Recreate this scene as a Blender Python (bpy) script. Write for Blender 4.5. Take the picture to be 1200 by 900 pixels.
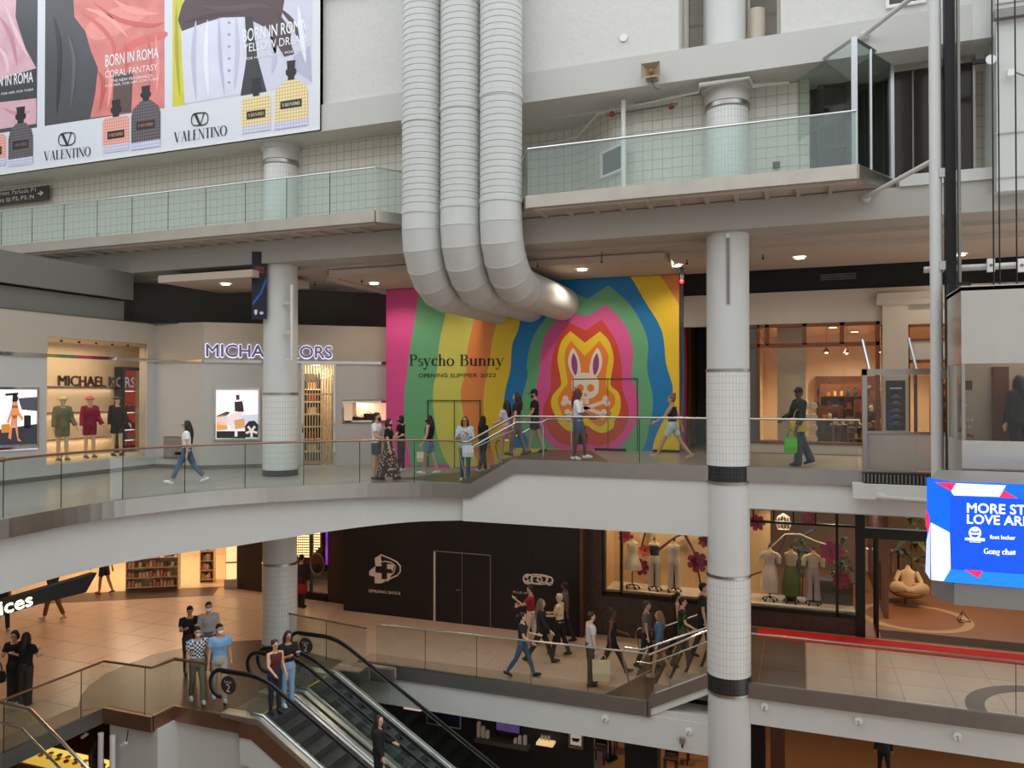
import bpy, bmesh, math, random
from mathutils import Vector, Matrix
random.seed(7)
for _o in list(bpy.data.objects): bpy.data.objects.remove(_o)
SC = bpy.context.scene
COL = SC.collection
# ---------------------------------------------------------------- camera
F = 900.0; CX = 600.0; CY = 450.0; EYE = 1.65
YAW = math.radians(20.56); PIT = math.radians(0.65)
cam_d = bpy.data.cameras.new('camera'); cam = bpy.data.objects.new('camera', cam_d); COL.objects.link(cam)
cam_d.sensor_fit = 'HORIZONTAL'; cam_d.sensor_width = 36.0; cam_d.lens = 36.0 * F / 1200.0
cam_d.clip_start = 0.1; cam_d.clip_end = 300
cam.location = (0, 0, EYE); cam.rotation_euler = (math.pi / 2 + PIT, 0, YAW)
SC.camera = cam
# ---------------------------------------------------------------- light and exposure
wd = bpy.data.worlds.new('world'); SC.world = wd; wd.use_nodes = True
wb = wd.node_tree.nodes['Background']; wb.inputs[0].default_value = (0.92, 0.98, 1.04, 1); wb.inputs[1].default_value = 2.1
vs = SC.view_settings; vs.view_transform = 'Standard'; vs.look = 'None'; vs.gamma = 1.0; vs.use_curve_mapping = False
vs.exposure = 0.0
# ---------------------------------------------------------------- pixel helpers (1200 x 900 photograph)
fw = Vector((-math.sin(YAW) * math.cos(PIT), math.cos(YAW) * math.cos(PIT), math.sin(PIT)))
rt = Vector((math.cos(YAW), math.sin(YAW), 0))
upv = rt.cross(fw)
def ray(x, y): return fw + rt * ((x - CX) / F) + upv * ((CY - y) / F)
def pY(x, y, Y):
    r = ray(x, y); t = Y / r.y; return Vector((r.x * t, Y, EYE + r.z * t))
def pX(x, y, X):
    r = ray(x, y); t = X / r.x; return Vector((X, r.y * t, EYE + r.z * t))
def pZ(x, y, z):
    r = ray(x, y); t = (z - EYE) / r.z; return Vector((r.x * t, r.y * t, z))
class Pl:
    """a vertical plane through two ground points; s runs along it, o is the offset towards the atrium"""
    def __init__(self, A, B, flip=False):
        self.A = Vector((A[0], A[1])); d = Vector((B[0], B[1])) - self.A; self.L = d.length; self.d = d / self.L
        n = Vector((self.d.y, -self.d.x))
        if n.dot(self.A) > 0: n = -n
        if flip: n = -n
        self.n = n
    def at(self, x, y):
        r = ray(x, y); t = self.A.dot(self.n) / (r.x * self.n.x + r.y * self.n.y)
        p = Vector((r.x * t, r.y * t)); return ((p - self.A).dot(self.d), EYE + r.z * t)
    def pt(self, s, z, o=0.0):
        p = self.A + self.d * s + self.n * o; return Vector((p.x, p.y, z))
def lin(c):
    def f(v):
        v = v / 255.0
        return v / 12.92 if v <= 0.04045 else ((v + 0.055) / 1.055) ** 2.4
    return (f(c[0]), f(c[1]), f(c[2]), 1.0)
# ---------------------------------------------------------------- materials
MATS = {}
def M(name, rgb=(200, 200, 200), rough=0.6, metal=0.0, noise=None, bump=0.0, emit=0.0, spec=0.5):
    if name in MATS: return MATS[name]
    m = bpy.data.materials.new(name); m.use_nodes = True; nt = m.node_tree; b = nt.nodes['Principled BSDF']
    c = lin(rgb); b.inputs['Base Color'].default_value = c; b.inputs['Roughness'].default_value = rough
    b.inputs['Metallic'].default_value = metal; b.inputs['Specular IOR Level'].default_value = spec
    if emit:
        b.inputs['Emission Color'].default_value = c; b.inputs['Emission Strength'].default_value = emit
    if noise:
        tc = nt.nodes.new('ShaderNodeTexCoord'); nz = nt.nodes.new('ShaderNodeTexNoise')
        nz.inputs['Scale'].default_value = noise[0]; nz.inputs['Detail'].default_value = 4
        nt.links.new(tc.outputs['Object'], nz.inputs['Vector'])
        mx = nt.nodes.new('ShaderNodeMix'); mx.data_type = 'RGBA'
        k = noise[1]
        mx.inputs[6].default_value = tuple(max(0, v * (1 - k)) for v in c[:3]) + (1,)
        mx.inputs[7].default_value = tuple(min(1, v * (1 + k)) for v in c[:3]) + (1,)
        nt.links.new(nz.outputs['Fac'], mx.inputs[0]); nt.links.new(mx.outputs[2], b.inputs['Base Color'])
        if emit: nt.links.new(mx.outputs[2], b.inputs['Emission Color'])
        if bump:
            bp = nt.nodes.new('ShaderNodeBump'); bp.inputs['Strength'].default_value = bump; bp.inputs['Distance'].default_value = 0.02
            nt.links.new(nz.outputs['Fac'], bp.inputs['Height']); nt.links.new(bp.outputs['Normal'], b.inputs['Normal'])
    MATS[name] = m; return m
def tile_mat(name, tile, grout, w, h, axes='XZ', offset=0.0, rough=0.35, mortar=0.012, use_uv=False, var=0.06):
    m = bpy.data.materials.new(name); m.use_nodes = True; nt = m.node_tree; b = nt.nodes['Principled BSDF']
    tc = nt.nodes.new('ShaderNodeTexCoord'); br = nt.nodes.new('ShaderNodeTexBrick')
    if use_uv: nt.links.new(tc.outputs['UV'], br.inputs['Vector'])
    else:
        sp = nt.nodes.new('ShaderNodeSeparateXYZ'); cb = nt.nodes.new('ShaderNodeCombineXYZ')
        nt.links.new(tc.outputs['Object'], sp.inputs[0])
        nt.links.new(sp.outputs[axes[0]], cb.inputs[0]); nt.links.new(sp.outputs[axes[1]], cb.inputs[1])
        nt.links.new(cb.outputs[0], br.inputs['Vector'])
    c = lin(tile)
    br.inputs['Color1'].default_value = tuple(v * (1 - var) for v in c[:3]) + (1,)
    br.inputs['Color2'].default_value = tuple(min(1, v * (1 + var)) for v in c[:3]) + (1,)
    br.inputs['Mortar'].default_value = lin(grout); br.inputs['Scale'].default_value = 1.0
    br.inputs['Mortar Size'].default_value = mortar; br.inputs['Brick Width'].default_value = w; br.inputs['Row Height'].default_value = h
    br.inputs['Bias'].default_value = 0.0; br.offset = offset
    nt.links.new(br.outputs['Color'], b.inputs['Base Color']); b.inputs['Roughness'].default_value = rough
    MATS[name] = m; return m
def glass_mat(name, tint, ior=1.5, rough=0.0, film=0.0, filmcol=(220, 235, 230)):
    m = bpy.data.materials.new(name); m.use_nodes = True; nt = m.node_tree; nt.nodes.clear()
    out = nt.nodes.new('ShaderNodeOutputMaterial'); tr = nt.nodes.new('ShaderNodeBsdfTransparent'); tr.inputs[0].default_value = lin(tint)
    gl = nt.nodes.new('ShaderNodeBsdfGlossy'); gl.inputs['Roughness'].default_value = rough
    f0 = ((ior - 1) / (ior + 1)) ** 2
    lw = nt.nodes.new('ShaderNodeLayerWeight'); pw = nt.nodes.new('ShaderNodeMath'); pw.operation = 'POWER'; pw.inputs[1].default_value = 5.0
    fr = nt.nodes.new('ShaderNodeMath'); fr.operation = 'MULTIPLY_ADD'; fr.inputs[1].default_value = 1 - f0; fr.inputs[2].default_value = f0
    nt.links.new(lw.outputs['Facing'], pw.inputs[0]); nt.links.new(pw.outputs[0], fr.inputs[0])
    mx = nt.nodes.new('ShaderNodeMixShader'); nt.links.new(fr.outputs[0], mx.inputs[0]); nt.links.new(gl.outputs[0], mx.inputs[2])
    if film:
        df = nt.nodes.new('ShaderNodeBsdfDiffuse'); df.inputs[0].default_value = lin(filmcol); m2 = nt.nodes.new('ShaderNodeMixShader')
        m2.inputs[0].default_value = film; nt.links.new(tr.outputs[0], m2.inputs[1]); nt.links.new(df.outputs[0], m2.inputs[2])
        nt.links.new(m2.outputs[0], mx.inputs[1])
    else: nt.links.new(tr.outputs[0], mx.inputs[1])
    nt.links.new(mx.outputs[0], out.inputs[0]); MATS[name] = m; return m
# ---------------------------------------------------------------- objects
WM = {}
def tag(o, label=None, cat=None, group=None, kind=None):
    if label: o['label'] = label
    if cat: o['category'] = cat
    if group: o['group'] = group
    if kind: o['kind'] = kind
    return o
def thing(name, label, cat, loc=(0, 0, 0), rz=0.0, group=None, parent=None):
    o = bpy.data.objects.new(name, None); COL.objects.link(o); o.empty_display_size = 0.2
    mw = Matrix.Translation(Vector(loc)) @ Matrix.Rotation(rz, 4, 'Z')
    o.location = loc; o.rotation_euler = (0, 0, rz); WM[o.name] = mw
    return tag(o, label, cat, group)
TXT = {}
def text_geo(s, bold=0.0):
    k = s
    if k not in TXT:
        cu = bpy.data.curves.new('t', 'FONT'); cu.body = s; cu.resolution_u = 3
        o = bpy.data.objects.new('t', cu); me = bpy.data.meshes.new_from_object(o)
        vs_ = [(v.co.x, v.co.y) for v in me.vertices]; fs = [tuple(p.vertices) for p in me.polygons]
        x0 = min(v[0] for v in vs_); x1 = max(v[0] for v in vs_); y0 = min(v[1] for v in vs_); y1 = max(v[1] for v in vs_)
        TXT[k] = ([((v[0] - x0) / (x1 - x0), (v[1] - y0) / (y1 - y0)) for v in vs_], fs)
        bpy.data.objects.remove(o); bpy.data.curves.remove(cu); bpy.data.meshes.remove(me)
    return TXT[k]
class MB:
    def __init__(s): s.v = []; s.f = []; s.uv = {}
    def add(s, vs_, fs):
        b = len(s.v); s.v += [Vector(v) for v in vs_]; s.f += [tuple(i + b for i in f) for f in fs]; return s
    def box(s, x0, x1, y0, y1, z0, z1):
        return s.add([(x0, y0, z0), (x1, y0, z0), (x1, y1, z0), (x0, y1, z0), (x0, y0, z1), (x1, y0, z1), (x1, y1, z1), (x0, y1, z1)],
                     [(0, 3, 2, 1), (4, 5, 6, 7), (0, 1, 5, 4), (1, 2, 6, 5), (2, 3, 7, 6), (3, 0, 4, 7)])
    def prism(s, pts, vec):
        n = len(pts); p = [Vector(q) for q in pts]; vec = Vector(vec)
        nn = Vector((0, 0, 0))
        for i in range(n): nn += p[i].cross(p[(i + 1) % n])
        if nn.dot(vec) > 0: p = p[::-1]
        return s.add(p + [q + vec for q in p], [tuple(range(n)), tuple(range(2 * n - 1, n - 1, -1))] +
                     [(i, i + n, (i + 1) % n + n, (i + 1) % n) for i in range(n)])
    def floor(s, pts, z0, z1): return s.prism([(p[0], p[1], z0) for p in pts], (0, 0, z1 - z0))
    def slab(s, pl, pts, o0, o1):
        return s.prism([pl.pt(p[0], p[1], o0) for p in pts], Vector((pl.n.x, pl.n.y, 0)) * (o1 - o0))
    def slabpx(s, pl, pts, o0, o1): return s.slab(pl, [pl.at(*p) for p in pts], o0, o1)
    def rect(s, pl, s0, s1, z0, z1, o0, o1): return s.slab(pl, [(s0, z0), (s1, z0), (s1, z1), (s0, z1)], o0, o1)
    def frame(s, pl, s0, s1, z0, z1, w, o0, o1):
        s.rect(pl, s0, s1, z0, z0 + w, o0, o1); s.rect(pl, s0, s1, z1 - w, z1, o0, o1)
        s.rect(pl, s0, s0 + w, z0 + w, z1 - w, o0, o1); return s.rect(pl, s1 - w, s1, z0 + w, z1 - w, o0, o1)
    def face(s, pl, pts, o): return s.add([pl.pt(p[0], p[1], o) for p in pts], [tuple(range(len(pts)))])
    def facepx(s, pl, pts, o): return s.face(pl, [pl.at(*p) for p in pts], o)
    def text(s, pl, st, q, o, bold=0.0, depth=0.0):
        """q: four (s,z) corners, bottom left, bottom right, top right, top left"""
        vs_, fs = text_geo(st, bold)
        def bl(u, w):
            a = [(q[0][i] * (1 - u) + q[1][i] * u) * (1 - w) + (q[3][i] * (1 - u) + q[2][i] * u) * w for i in (0, 1)]
            return a
        P = [bl(*v) for v in vs_]
        s.add([pl.pt(p[0], p[1], o) for p in P], fs)
        if bold:
            hgt = abs(q[3][1] - q[0][1]) * bold * 0.9
            for (dx, dy, oo) in ((-1, 0, -.0004), (1, 0, -.0008), (0, 1, -.0012), (0, -1, -.0016)):
                s.add([pl.pt(p[0] + dx * hgt, p[1] + dy * hgt, o + oo) for p in P], fs)
        if depth:
            cnt = {}
            for f in fs:
                for i in range(len(f)):
                    a, b_ = f[i], f[(i + 1) % len(f)]; cnt[(a, b_)] = 1
            for (a, b_) in cnt:
                if (b_, a) not in cnt:
                    s.add([pl.pt(*P[a], o), pl.pt(*P[b_], o), pl.pt(*P[b_], o - depth), pl.pt(*P[a], o - depth)], [(0, 3, 2, 1)])
        return s
    def textpx(s, pl, st, pts, o, bold=0.0, depth=0.0): return s.text(pl, st, [pl.at(*p) for p in pts], o, bold, depth)
    def tube(s, path, r, seg=8, closed=False, caps=True, flat=None, miter=True):
        P = [Vector(p) for p in path]; n = len(P); rr = r if isinstance(r, (list, tuple)) else [r] * n
        T = []
        for i in range(n):
            a = P[(i - 1) % n] if (closed or i > 0) else P[i]; b = P[(i + 1) % n] if (closed or i < n - 1) else P[i]
            t = b - a; T.append(t.normalized() if t.length > 1e-9 else Vector((0, 0, 1)))
        u = Vector((0, 0, 1)) if abs(T[0].z) < 0.9 else Vector((1, 0, 0))
        u = (u - T[0] * u.dot(T[0])).normalized(); b0 = len(s.v); vs_ = []
        for i in range(n):
            u = (u - T[i] * u.dot(T[i]))
            u = u.normalized() if u.length > 1e-6 else T[i].orthogonal().normalized()
            w = T[i].cross(u)
            k = 1.0
            if miter and (0 < i < n - 1 or closed):
                a = (P[i] - P[i - 1]); a = a.normalized() if a.length > 1e-9 else T[i]
                k = 1 / max(0.5, a.dot(T[i]))
            fu, fv = flat if flat else (1, 1)
            for j in range(seg):
                an = 2 * math.pi * j / seg
                vs_.append(P[i] + (u * math.cos(an) * fu + w * math.sin(an) * fv) * rr[i] * k)
        fs = []
        m = n if closed else n - 1
        for i in range(m):
            for j in range(seg):
                a = i * seg + j; b = i * seg + (j + 1) % seg; c = ((i + 1) % n) * seg + (j + 1) % seg; d = ((i + 1) % n) * seg + j
                fs.append((a, b, c, d))
        if caps and not closed:
            fs.append(tuple(range(seg - 1, -1, -1))); fs.append(tuple((n - 1) * seg + j for j in range(seg)))
        return s.add(vs_, fs)
    def lathe(s, cx, cy, prof, seg=32, uvr=None, cap=True):
        b = len(s.v); n = len(prof); vs_ = []
        for (r, z) in prof:
            for j in range(seg):
                a = 2 * math.pi * j / seg; vs_.append((cx + r * math.cos(a), cy + r * math.sin(a), z))
        fs = []
        for i in range(n - 1):
            for j in range(seg):
                fs.append((i * seg + j, i * seg + (j + 1) % seg, (i + 1) * seg + (j + 1) % seg, (i + 1) * seg + j))
                if uvr:
                    u0 = uvr * 2 * math.pi * j / seg; u1 = uvr * 2 * math.pi * (j + 1) / seg
                    s.uv[len(s.f) + len(fs) - 1] = [(u0, prof[i][1]), (u1, prof[i][1]), (u1, prof[i + 1][1]), (u0, prof[i + 1][1])]
        if cap: fs.append(tuple(range(seg - 1, -1, -1))); fs.append(tuple((n - 1) * seg + j for j in range(seg)))
        return s.add(vs_, fs)
    def ell(s, c, r, seg=12, rings=8, rot=None):
        vs_ = []; fs = []; c = Vector(c)
        R = rot if rot is not None else Matrix.Identity(3)
        def p(a, t): return c + R @ Vector((r[0] * math.sin(t) * math.cos(a), r[1] * math.sin(t) * math.sin(a), r[2] * math.cos(t)))
        vs_.append(p(0, math.pi))
        for i in range(1, rings):
            for j in range(seg): vs_.append(p(2 * math.pi * j / seg, math.pi - math.pi * i / rings))
        vs_.append(p(0, 0)); k = len(vs_) - 1
        for j in range(seg):
            fs.append((0, 1 + (j + 1) % seg, 1 + j)); fs.append((k, k - seg + j, k - seg + (j + 1) % seg))
        for i in range(rings - 2):
            for j in range(seg):
                a = 1 + i * seg
                fs.append((a + j, a + (j + 1) % seg, a + seg + (j + 1) % seg, a + seg + j))
        return s.add(vs_, fs)
    def disc(s, c, axis, r, t=0.01, seg=20):
        a = Vector(axis).normalized(); return s.tube([Vector(c) - a * t / 2, Vector(c) + a * t / 2], r, seg)
    def build(s, name, mat, parent=None, smooth=False, origin=None):
        if parent is not None: mw = WM[parent.name]
        else:
            if origin is None:
                xs = [v.x for v in s.v]; ys = [v.y for v in s.v]; zs = [v.z for v in s.v]
                origin = ((min(xs) + max(xs)) / 2, (min(ys) + max(ys)) / 2, min(zs))
            mw = Matrix.Translation(Vector(origin))
        iv = mw.inverted()
        me = bpy.data.meshes.new(name); me.from_pydata([iv @ v for v in s.v], [], s.f)
        if s.uv:
            ul = me.uv_layers.new(name='UVMap')
            for fi, uvs in s.uv.items():
                for li, uv in zip(me.polygons[fi].loop_indices, uvs): ul.data[li].uv = uv
        me.validate()
        if smooth:
            me.polygons.foreach_set('use_smooth', [True] * len(me.polygons))
            try: me.set_sharp_from_angle(angle=math.radians(42))
            except Exception: pass
        if mat is not None: me.materials.append(mat if not isinstance(mat, str) else MATS[mat])
        me.update()
        o = bpy.data.objects.new(name, me); COL.objects.link(o)
        if parent is not None: o.parent = parent; WM[o.name] = mw
        else: o.location = mw.translation; WM[o.name] = mw
        return o
def struct(mb, name, mat, label=None, smooth=False, cat=None):
    o = mb.build(name, mat, smooth=smooth, origin=(0, 0, 0)); tag(o, label, cat, kind='structure'); return o
def copy_to(o, loc, parent=None, rz=None):
    c = o.copy(); COL.objects.link(c); c.location = loc
    if rz is not None: c.rotation_euler = (0, 0, rz)
    c.parent = parent
    return c
def lamp(name, kind, loc, energy, col, parent=None, size=0.3, rot=None, spot=None, sy=None):
    d = bpy.data.lights.new(name, kind); d.energy = energy; d.color = col
    if kind == 'AREA':
        d.size = size
        if sy: d.shape = 'RECTANGLE'; d.size_y = sy
    elif kind == 'SPOT': d.spot_size = math.radians(spot or 110); d.spot_blend = 0.6; d.shadow_soft_size = size
    else: d.shadow_soft_size = size
    o = bpy.data.objects.new(name, d); COL.objects.link(o)
    if parent is not None:
        o.parent = parent; o.location = WM[parent.name].inverted() @ Vector(loc)
    else: o.location = loc
    if rot: o.rotation_euler = rot
    return o
WARM = (1.0, 0.76, 0.52); WARM2 = (1.0, 0.70, 0.44); SOFT = (1.0, 0.86, 0.72); NEUT = (1.0, 0.9, 0.78)
Z4 = 6.05; Z3 = 0.0; Z3L = -0.66; Z2R = -4.76; Z2L = -5.48; Z1 = -10.0
# shared materials
M('white_paint', (206, 206, 201), 0.55, noise=(1.2, 0.04))
M('grey_paint', (196, 194, 188), 0.6, noise=(0.8, 0.05))
M('stucco', (212, 210, 204), 0.9, noise=(9.0, 0.07), bump=0.35)
M('ceiling_paint', (188, 176, 164), 0.8)
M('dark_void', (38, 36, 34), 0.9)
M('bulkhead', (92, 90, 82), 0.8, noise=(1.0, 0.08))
M('steel', (176, 172, 166), 0.32, 1.0, noise=(2.5, 0.1))
M('bright_steel', (210, 210, 208), 0.18, 1.0)
M('dark_steel', (132, 128, 123), 0.42, 0.75, noise=(2.0, 0.12))
M('bronze', (146, 112, 92), 0.35, 0.7, noise=(2.0, 0.1))
M('black_rubber', (18, 18, 19), 0.45)
M('black_metal', (22, 21, 21), 0.4, 0.3)
M('white_plastic', (232, 232, 228), 0.4)
M('cream', (226, 214, 196), 0.6, noise=(2, 0.05))
M('mdf', (150, 110, 70), 0.6)
M('wood_dark', (92, 52, 28), 0.45, noise=(3.0, 0.2))
M('wood_floor', (150, 98, 58), 0.4, noise=(1.5, 0.15))
M('black_paint', (26, 20, 20), 0.45, noise=(1.0, 0.15))
glass_mat('rail_glass', (243, 247, 245), 1.5)
glass_mat('green_glass', (240, 247, 245), 1.75, film=0.06, filmcol=(222, 238, 234))
glass_mat('shop_glass', (240, 240, 238), 1.45)
glass_mat('dark_glass', (196, 192, 184), 1.5)
M('lamp_glow', (255, 240, 214), emit=14.0)
M('warm_glow', (255, 214, 150), emit=3.0)
# ================================================================ STRUCTURE
# ---- slab edge of the upper left walkway, from the short stair round to the bridge across the atrium
EDGE = [(-7.92, 17.75), (-9.1, 17.62), (-10.1, 17.15), (-10.9, 16.55), (-11.6, 15.9), (-12.3, 15.2), (-12.95, 14.3), (-13.4, 13.3),
        (-13.68, 12.3), (-13.75, 11.2), (-13.6, 10.0), (-13.55, 8.5), (-13.5, -3.0)]
FAR = 26.0
tile_mat('floor_upper_tile', (150, 146, 138), (112, 108, 102), 0.9, 0.9, 'XY', 0.0, 0.28, 0.008, var=0.03)
tile_mat('floor_raised_tile', (150, 138, 122), (108, 98, 86), 1.2, 0.9, 'XY', 0.0, 0.3, 0.008, var=0.04)
struct(MB().floor(EDGE + [(-30, -3.0), (-30, FAR), (-7.92, FAR)], Z3L - 0.3, Z3L), 'floor_upper_walkway', 'floor_upper_tile')
struct(MB().floor([(-6.6, 17.75), (9, 17.75), (9, FAR), (-6.6, FAR)], -0.3, 0.0), 'floor_raised_walkway', 'floor_raised_tile')
# four shallow steps between them
st = thing('stairs', 'short flight of shallow dark steps beside the striped hoarding', 'stairs', (-7.26, 19.6, Z3L))
M('stair_stone', (96, 80, 68), 0.5, noise=(3, 0.1))
for i in range(4):
    MB().box(-7.92 + 0.33 * i, -6.6, 17.78, 21.35, Z3L + 0.165 * i - (0.2 if i == 0 else 0.0), Z3L + 0.165 * (i + 1) - (0.001 if i == 3 else 0)).build('step', 'stair_stone', st)
M('inlay', (92, 72, 60), 0.35, noise=(2, 0.06))
struct(MB().floor([(-6.6, 17.8), (-4.2, 17.8), (-5.6, 21.3), (-6.6, 21.3)], 0.0, 0.004), 'trim_1', 'inlay')
struct(MB().floor([(-7.95, 18.0), (-10.2, 18.2), (-8.9, 21.3), (-7.95, 21.3)], Z3L, Z3L + 0.004), 'trim_2', 'inlay')
# fascia of brushed steel along the edges
def strip(path, z0, z1, t, name, mat):
    """a band that follows a ground path, thickness t to its left"""
    mb = MB(); n = len(path); P = [Vector((p[0], p[1])) for p in path]
    off = []
    for i in range(n):
        d = (P[min(i + 1, n - 1)] - P[max(i - 1, 0)]).normalized(); off.append(P[i] + Vector((d.y, -d.x)) * t)
    for i in range(n - 1):
        a, b, c, d = P[i], P[i + 1], off[i + 1], off[i]
        za = z0 if not isinstance(z0, list) else z0[i]; zb = z0 if not isinstance(z0, list) else z0[i + 1]
        mb.add([(a.x, a.y, za), (b.x, b.y, zb), (c.x, c.y, zb), (d.x, d.y, za), (a.x, a.y, z1), (b.x, b.y, z1), (c.x, c.y, z1), (d.x, d.y, z1)],
               [(0, 3, 2, 1), (4, 5, 6, 7), (0, 1, 5, 4), (1, 2, 6, 5), (2, 3, 7, 6), (3, 0, 4, 7)])
    return mb
def smooth_path(P, k=3):
    out = []
    n = len(P)
    for i in range(n - 1):
        p0, p1, p2, p3 = [Vector(P[max(0, min(n - 1, j))]) for j in (i - 1, i, i + 1, i + 2)]
        for q in range(k):
            t = q / k
            out.append(0.5 * ((2 * p1) + (-p0 + p2) * t + (2 * p0 - 5 * p1 + 4 * p2 - p3) * t * t + (-p0 + 3 * p1 - 3 * p2 + p3) * t ** 3))
    out.append(Vector(P[-1])); return out
ED = smooth_path(EDGE, 4)
struct(strip(ED, Z3L - 0.34, Z3L + 0.02, -0.08, 'f', None), 'trim_3', 'steel', smooth=True)
def inset(path, t):
    P = [Vector((p[0], p[1])) for p in path]; out = []; n = len(P)
    for i in range(n):
        d = (P[min(i + 1, n - 1)] - P[max(i - 1, 0)]).normalized(); out.append(P[i] + Vector((d.y, -d.x)) * t)
    return out
BI = inset(ED, 0.12)
zb = [(-1.58 - 0.45 * min(1, max(0, (i / (len(BI) - 1)) * 2.2))) for i in range(len(BI))]
struct(strip(BI, zb, Z3L - 0.3, 0.5, 'f', None), 'wall_bridge_beam', 'white_paint', smooth=True)
mb = MB().box(-6.62, -1.9, 17.67, 17.75, -0.32, 0.02); struct(mb, 'trim_4', 'steel')
struct(MB().box(-1.15, 1.35, 17.67, 17.75, -0.3, 0.02), 'trim_5', 'steel')
struct(MB().box(1.35, 9, 17.67, 17.75, -0.3, 0.02), 'trim_6', 'steel')
# stringer of the short stair
struct(MB().prism([(-7.98, 17.66, Z3L + 0.02), (-7.75, 17.66, Z3L + 0.02), (-6.62, 17.66, 0.02), (-6.62, 17.66, -0.34), (-7.75, 17.66, Z3L - 0.34), (-7.98, 17.66, Z3L - 0.34)], (0, 0.1, 0)), 'trim_7', 'steel')
struct(MB().box(-6.6, -1.9, 17.72, 18.3, -1.0, -0.301), 'wall_upper_beam', 'white_paint')
struct(MB().box(-7.97, -1.9, 17.72, 18.3, -1.58, -1.0), 'wall_upper_beam_lower', 'white_paint')
struct(MB().prism([(-7.97, 17.72, -1.0), (-6.6, 17.72, -1.0), (-6.6, 17.72, -0.301), (-7.7, 17.72, Z3L - .3), (-7.97, 17.72, Z3L - .3)], (0, .05, 0)), 'wall_stair_side', 'white_paint')
struct(MB().box(-1.15, 9, 17.74, 18.3, -0.9, -0.3), 'wall_upper_beam_right', 'white_paint')
# soffit over the lower mall
struct(MB().box(-30, 9, 18.3, FAR, -1.0, -0.9), 'ceiling_lower_mall', 'ceiling_paint')
struct(MB().floor([(p.x, p.y) for p in inset(ED, .55) if p.x < -9.6] + [(-30, -3), (-30, 18.3), (-9.4, 18.3)], -1.5, -1.4), 'ceiling_under_bridge', 'ceiling_paint')
# ---- lower mall floors
L2OUT = [(-3.3, 17.8), (-9.8, 17.72), (-10.45, 17.45), (-10.5, 17.0), (-11.2, 17.0), (-11.2, 13.78), (-13.38, 13.78), (-13.38, 13.12), (-14.78, 13.12),
         (-14.78, -3), (-40, -3), (-40, 30), (-3.3, 30)]
M('grout', (172, 144, 124), 0.5)
struct(MB().floor(L2OUT, Z2L - 0.3, Z2L - 0.006), 'floor_lower_walkway', 'grout')
struct(MB().floor([(-1.9, 17.8), (9, 17.8), (9, 30), (-1.9, 30)], Z2R - 0.3, Z2R - 0.006), 'floor_lower_raised', 'grout')
struct(MB().box(-11.0, -3.3, 17.70, 17.78, Z2L - 0.32, Z2L + 0.03), 'trim_8', 'dark_steel')
struct(MB().box(-3.32, -3.24, 17.70, 17.95, Z2L - 0.32, Z2L + 0.03), 'trim_9', 'dark_steel')
struct(MB().box(-1.15, 9, 17.70, 17.78, Z2R - 0.3, Z2R + 0.03), 'trim_10', 'dark_steel')
struct(MB().box(-11.2, -1.5, 17.76, 18.4, -6.5, Z2L - 0.31), 'wall_lower_beam', 'white_paint')
struct(MB().box(-1.6, 9, 17.78, 18.4, -5.65, Z2R - 0.29), 'wall_lower_beam_right', 'white_paint')
struct(MB().box(-3.2, -1.6, 17.77, 18.4, -6.5, -5.62), 'wall_lower_beam_stair', 'white_paint')
st = thing('stairs', 'flight of pale stone steps rising behind the white round column on the lower level', 'stairs', (-2.6, 19.5, Z2L))
M('stair_stone2', (178, 150, 128), 0.4, noise=(3, 0.06))
for i in range(4):
    MB().box(-3.3 + 0.36 * i, -1.9, 18.45, 22.1, Z2L + 0.18 * i - 0.06, Z2L + 0.18 * (i + 1) - (0.001 if i == 3 else 0)).build('step', 'stair_stone2', st)
    MB().box(-3.3 + 0.36 * i - 0.004, -3.3 + 0.36 * i + 0.07, 18.45, 22.1, Z2L + 0.18 * (i + 1) - 0.005, Z2L + 0.18 * (i + 1) + 0.004).build('nosing', 'black_rubber', st)
struct(MB().prism([(-3.25, 17.74, Z2L - 0.02), (-1.85, 17.74, Z2R - 0.02), (-1.85, 17.74, Z2R - 0.3), (-3.25, 17.74, Z2L - 0.3)], (0, 0.7, 0)), 'trim_11', 'white_paint')
struct(MB().prism([(-3.25, 17.70, Z2L + 0.16), (-1.85, 17.70, Z2R + 0.14), (-1.85, 17.70, Z2R - 0.13), (-3.25, 17.70, Z2L - 0.12)], (0, 0.06, 0)), 'trim_12', 'dark_steel')
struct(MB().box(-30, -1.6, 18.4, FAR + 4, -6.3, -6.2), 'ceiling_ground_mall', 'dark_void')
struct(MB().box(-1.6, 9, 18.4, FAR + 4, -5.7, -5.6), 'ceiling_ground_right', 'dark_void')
struct(MB().box(-10.54, -10.46, 16.98, 17.5, Z2L - .32, Z2L + .02).box(-11.2, -10.46, 16.92, 17.0, Z2L - .32, Z2L + .02).box(-10.5, -9.8, 17.4, 17.5, Z2L - .32, Z2L + .02), 'trim_36', 'dark_steel')
# ---- ground level
struct(MB().box(-40, 12, -6, 32, Z1 - 0.2, Z1), 'floor_ground', 'wood_floor')
# ---- escalator landing: bronze fascia and white wall below it
mb = MB().box(-13.38, -11.2, 13.70, 13.79, Z2L - 0.32, Z2L + 0.02); struct(mb, 'trim_13', 'bronze')
struct(MB().box(-13.42, -13.34, 13.1, 13.72, Z2L - 0.32, Z2L + 0.02), 'trim_14', 'bronze')
struct(MB().box(-14.80, -13.34, 13.05, 13.13, Z2L - 0.32, Z2L + 0.02), 'trim_15', 'bronze')
struct(MB().box(-14.82, -14.74, -3, 13.12, Z2L - 0.32, Z2L + 0.02), 'trim_16', 'dark_steel')
struct(MB().floor([(-14.7, 13.2), (-13.3, 13.2), (-13.3, 13.82), (-11.0, 13.82), (-11.0, 14.0), (-13.45, 14.0), (-13.45, 13.35), (-14.7, 13.35)], Z1, Z2L - 0.3), 'wall_landing', 'white_paint')
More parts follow.
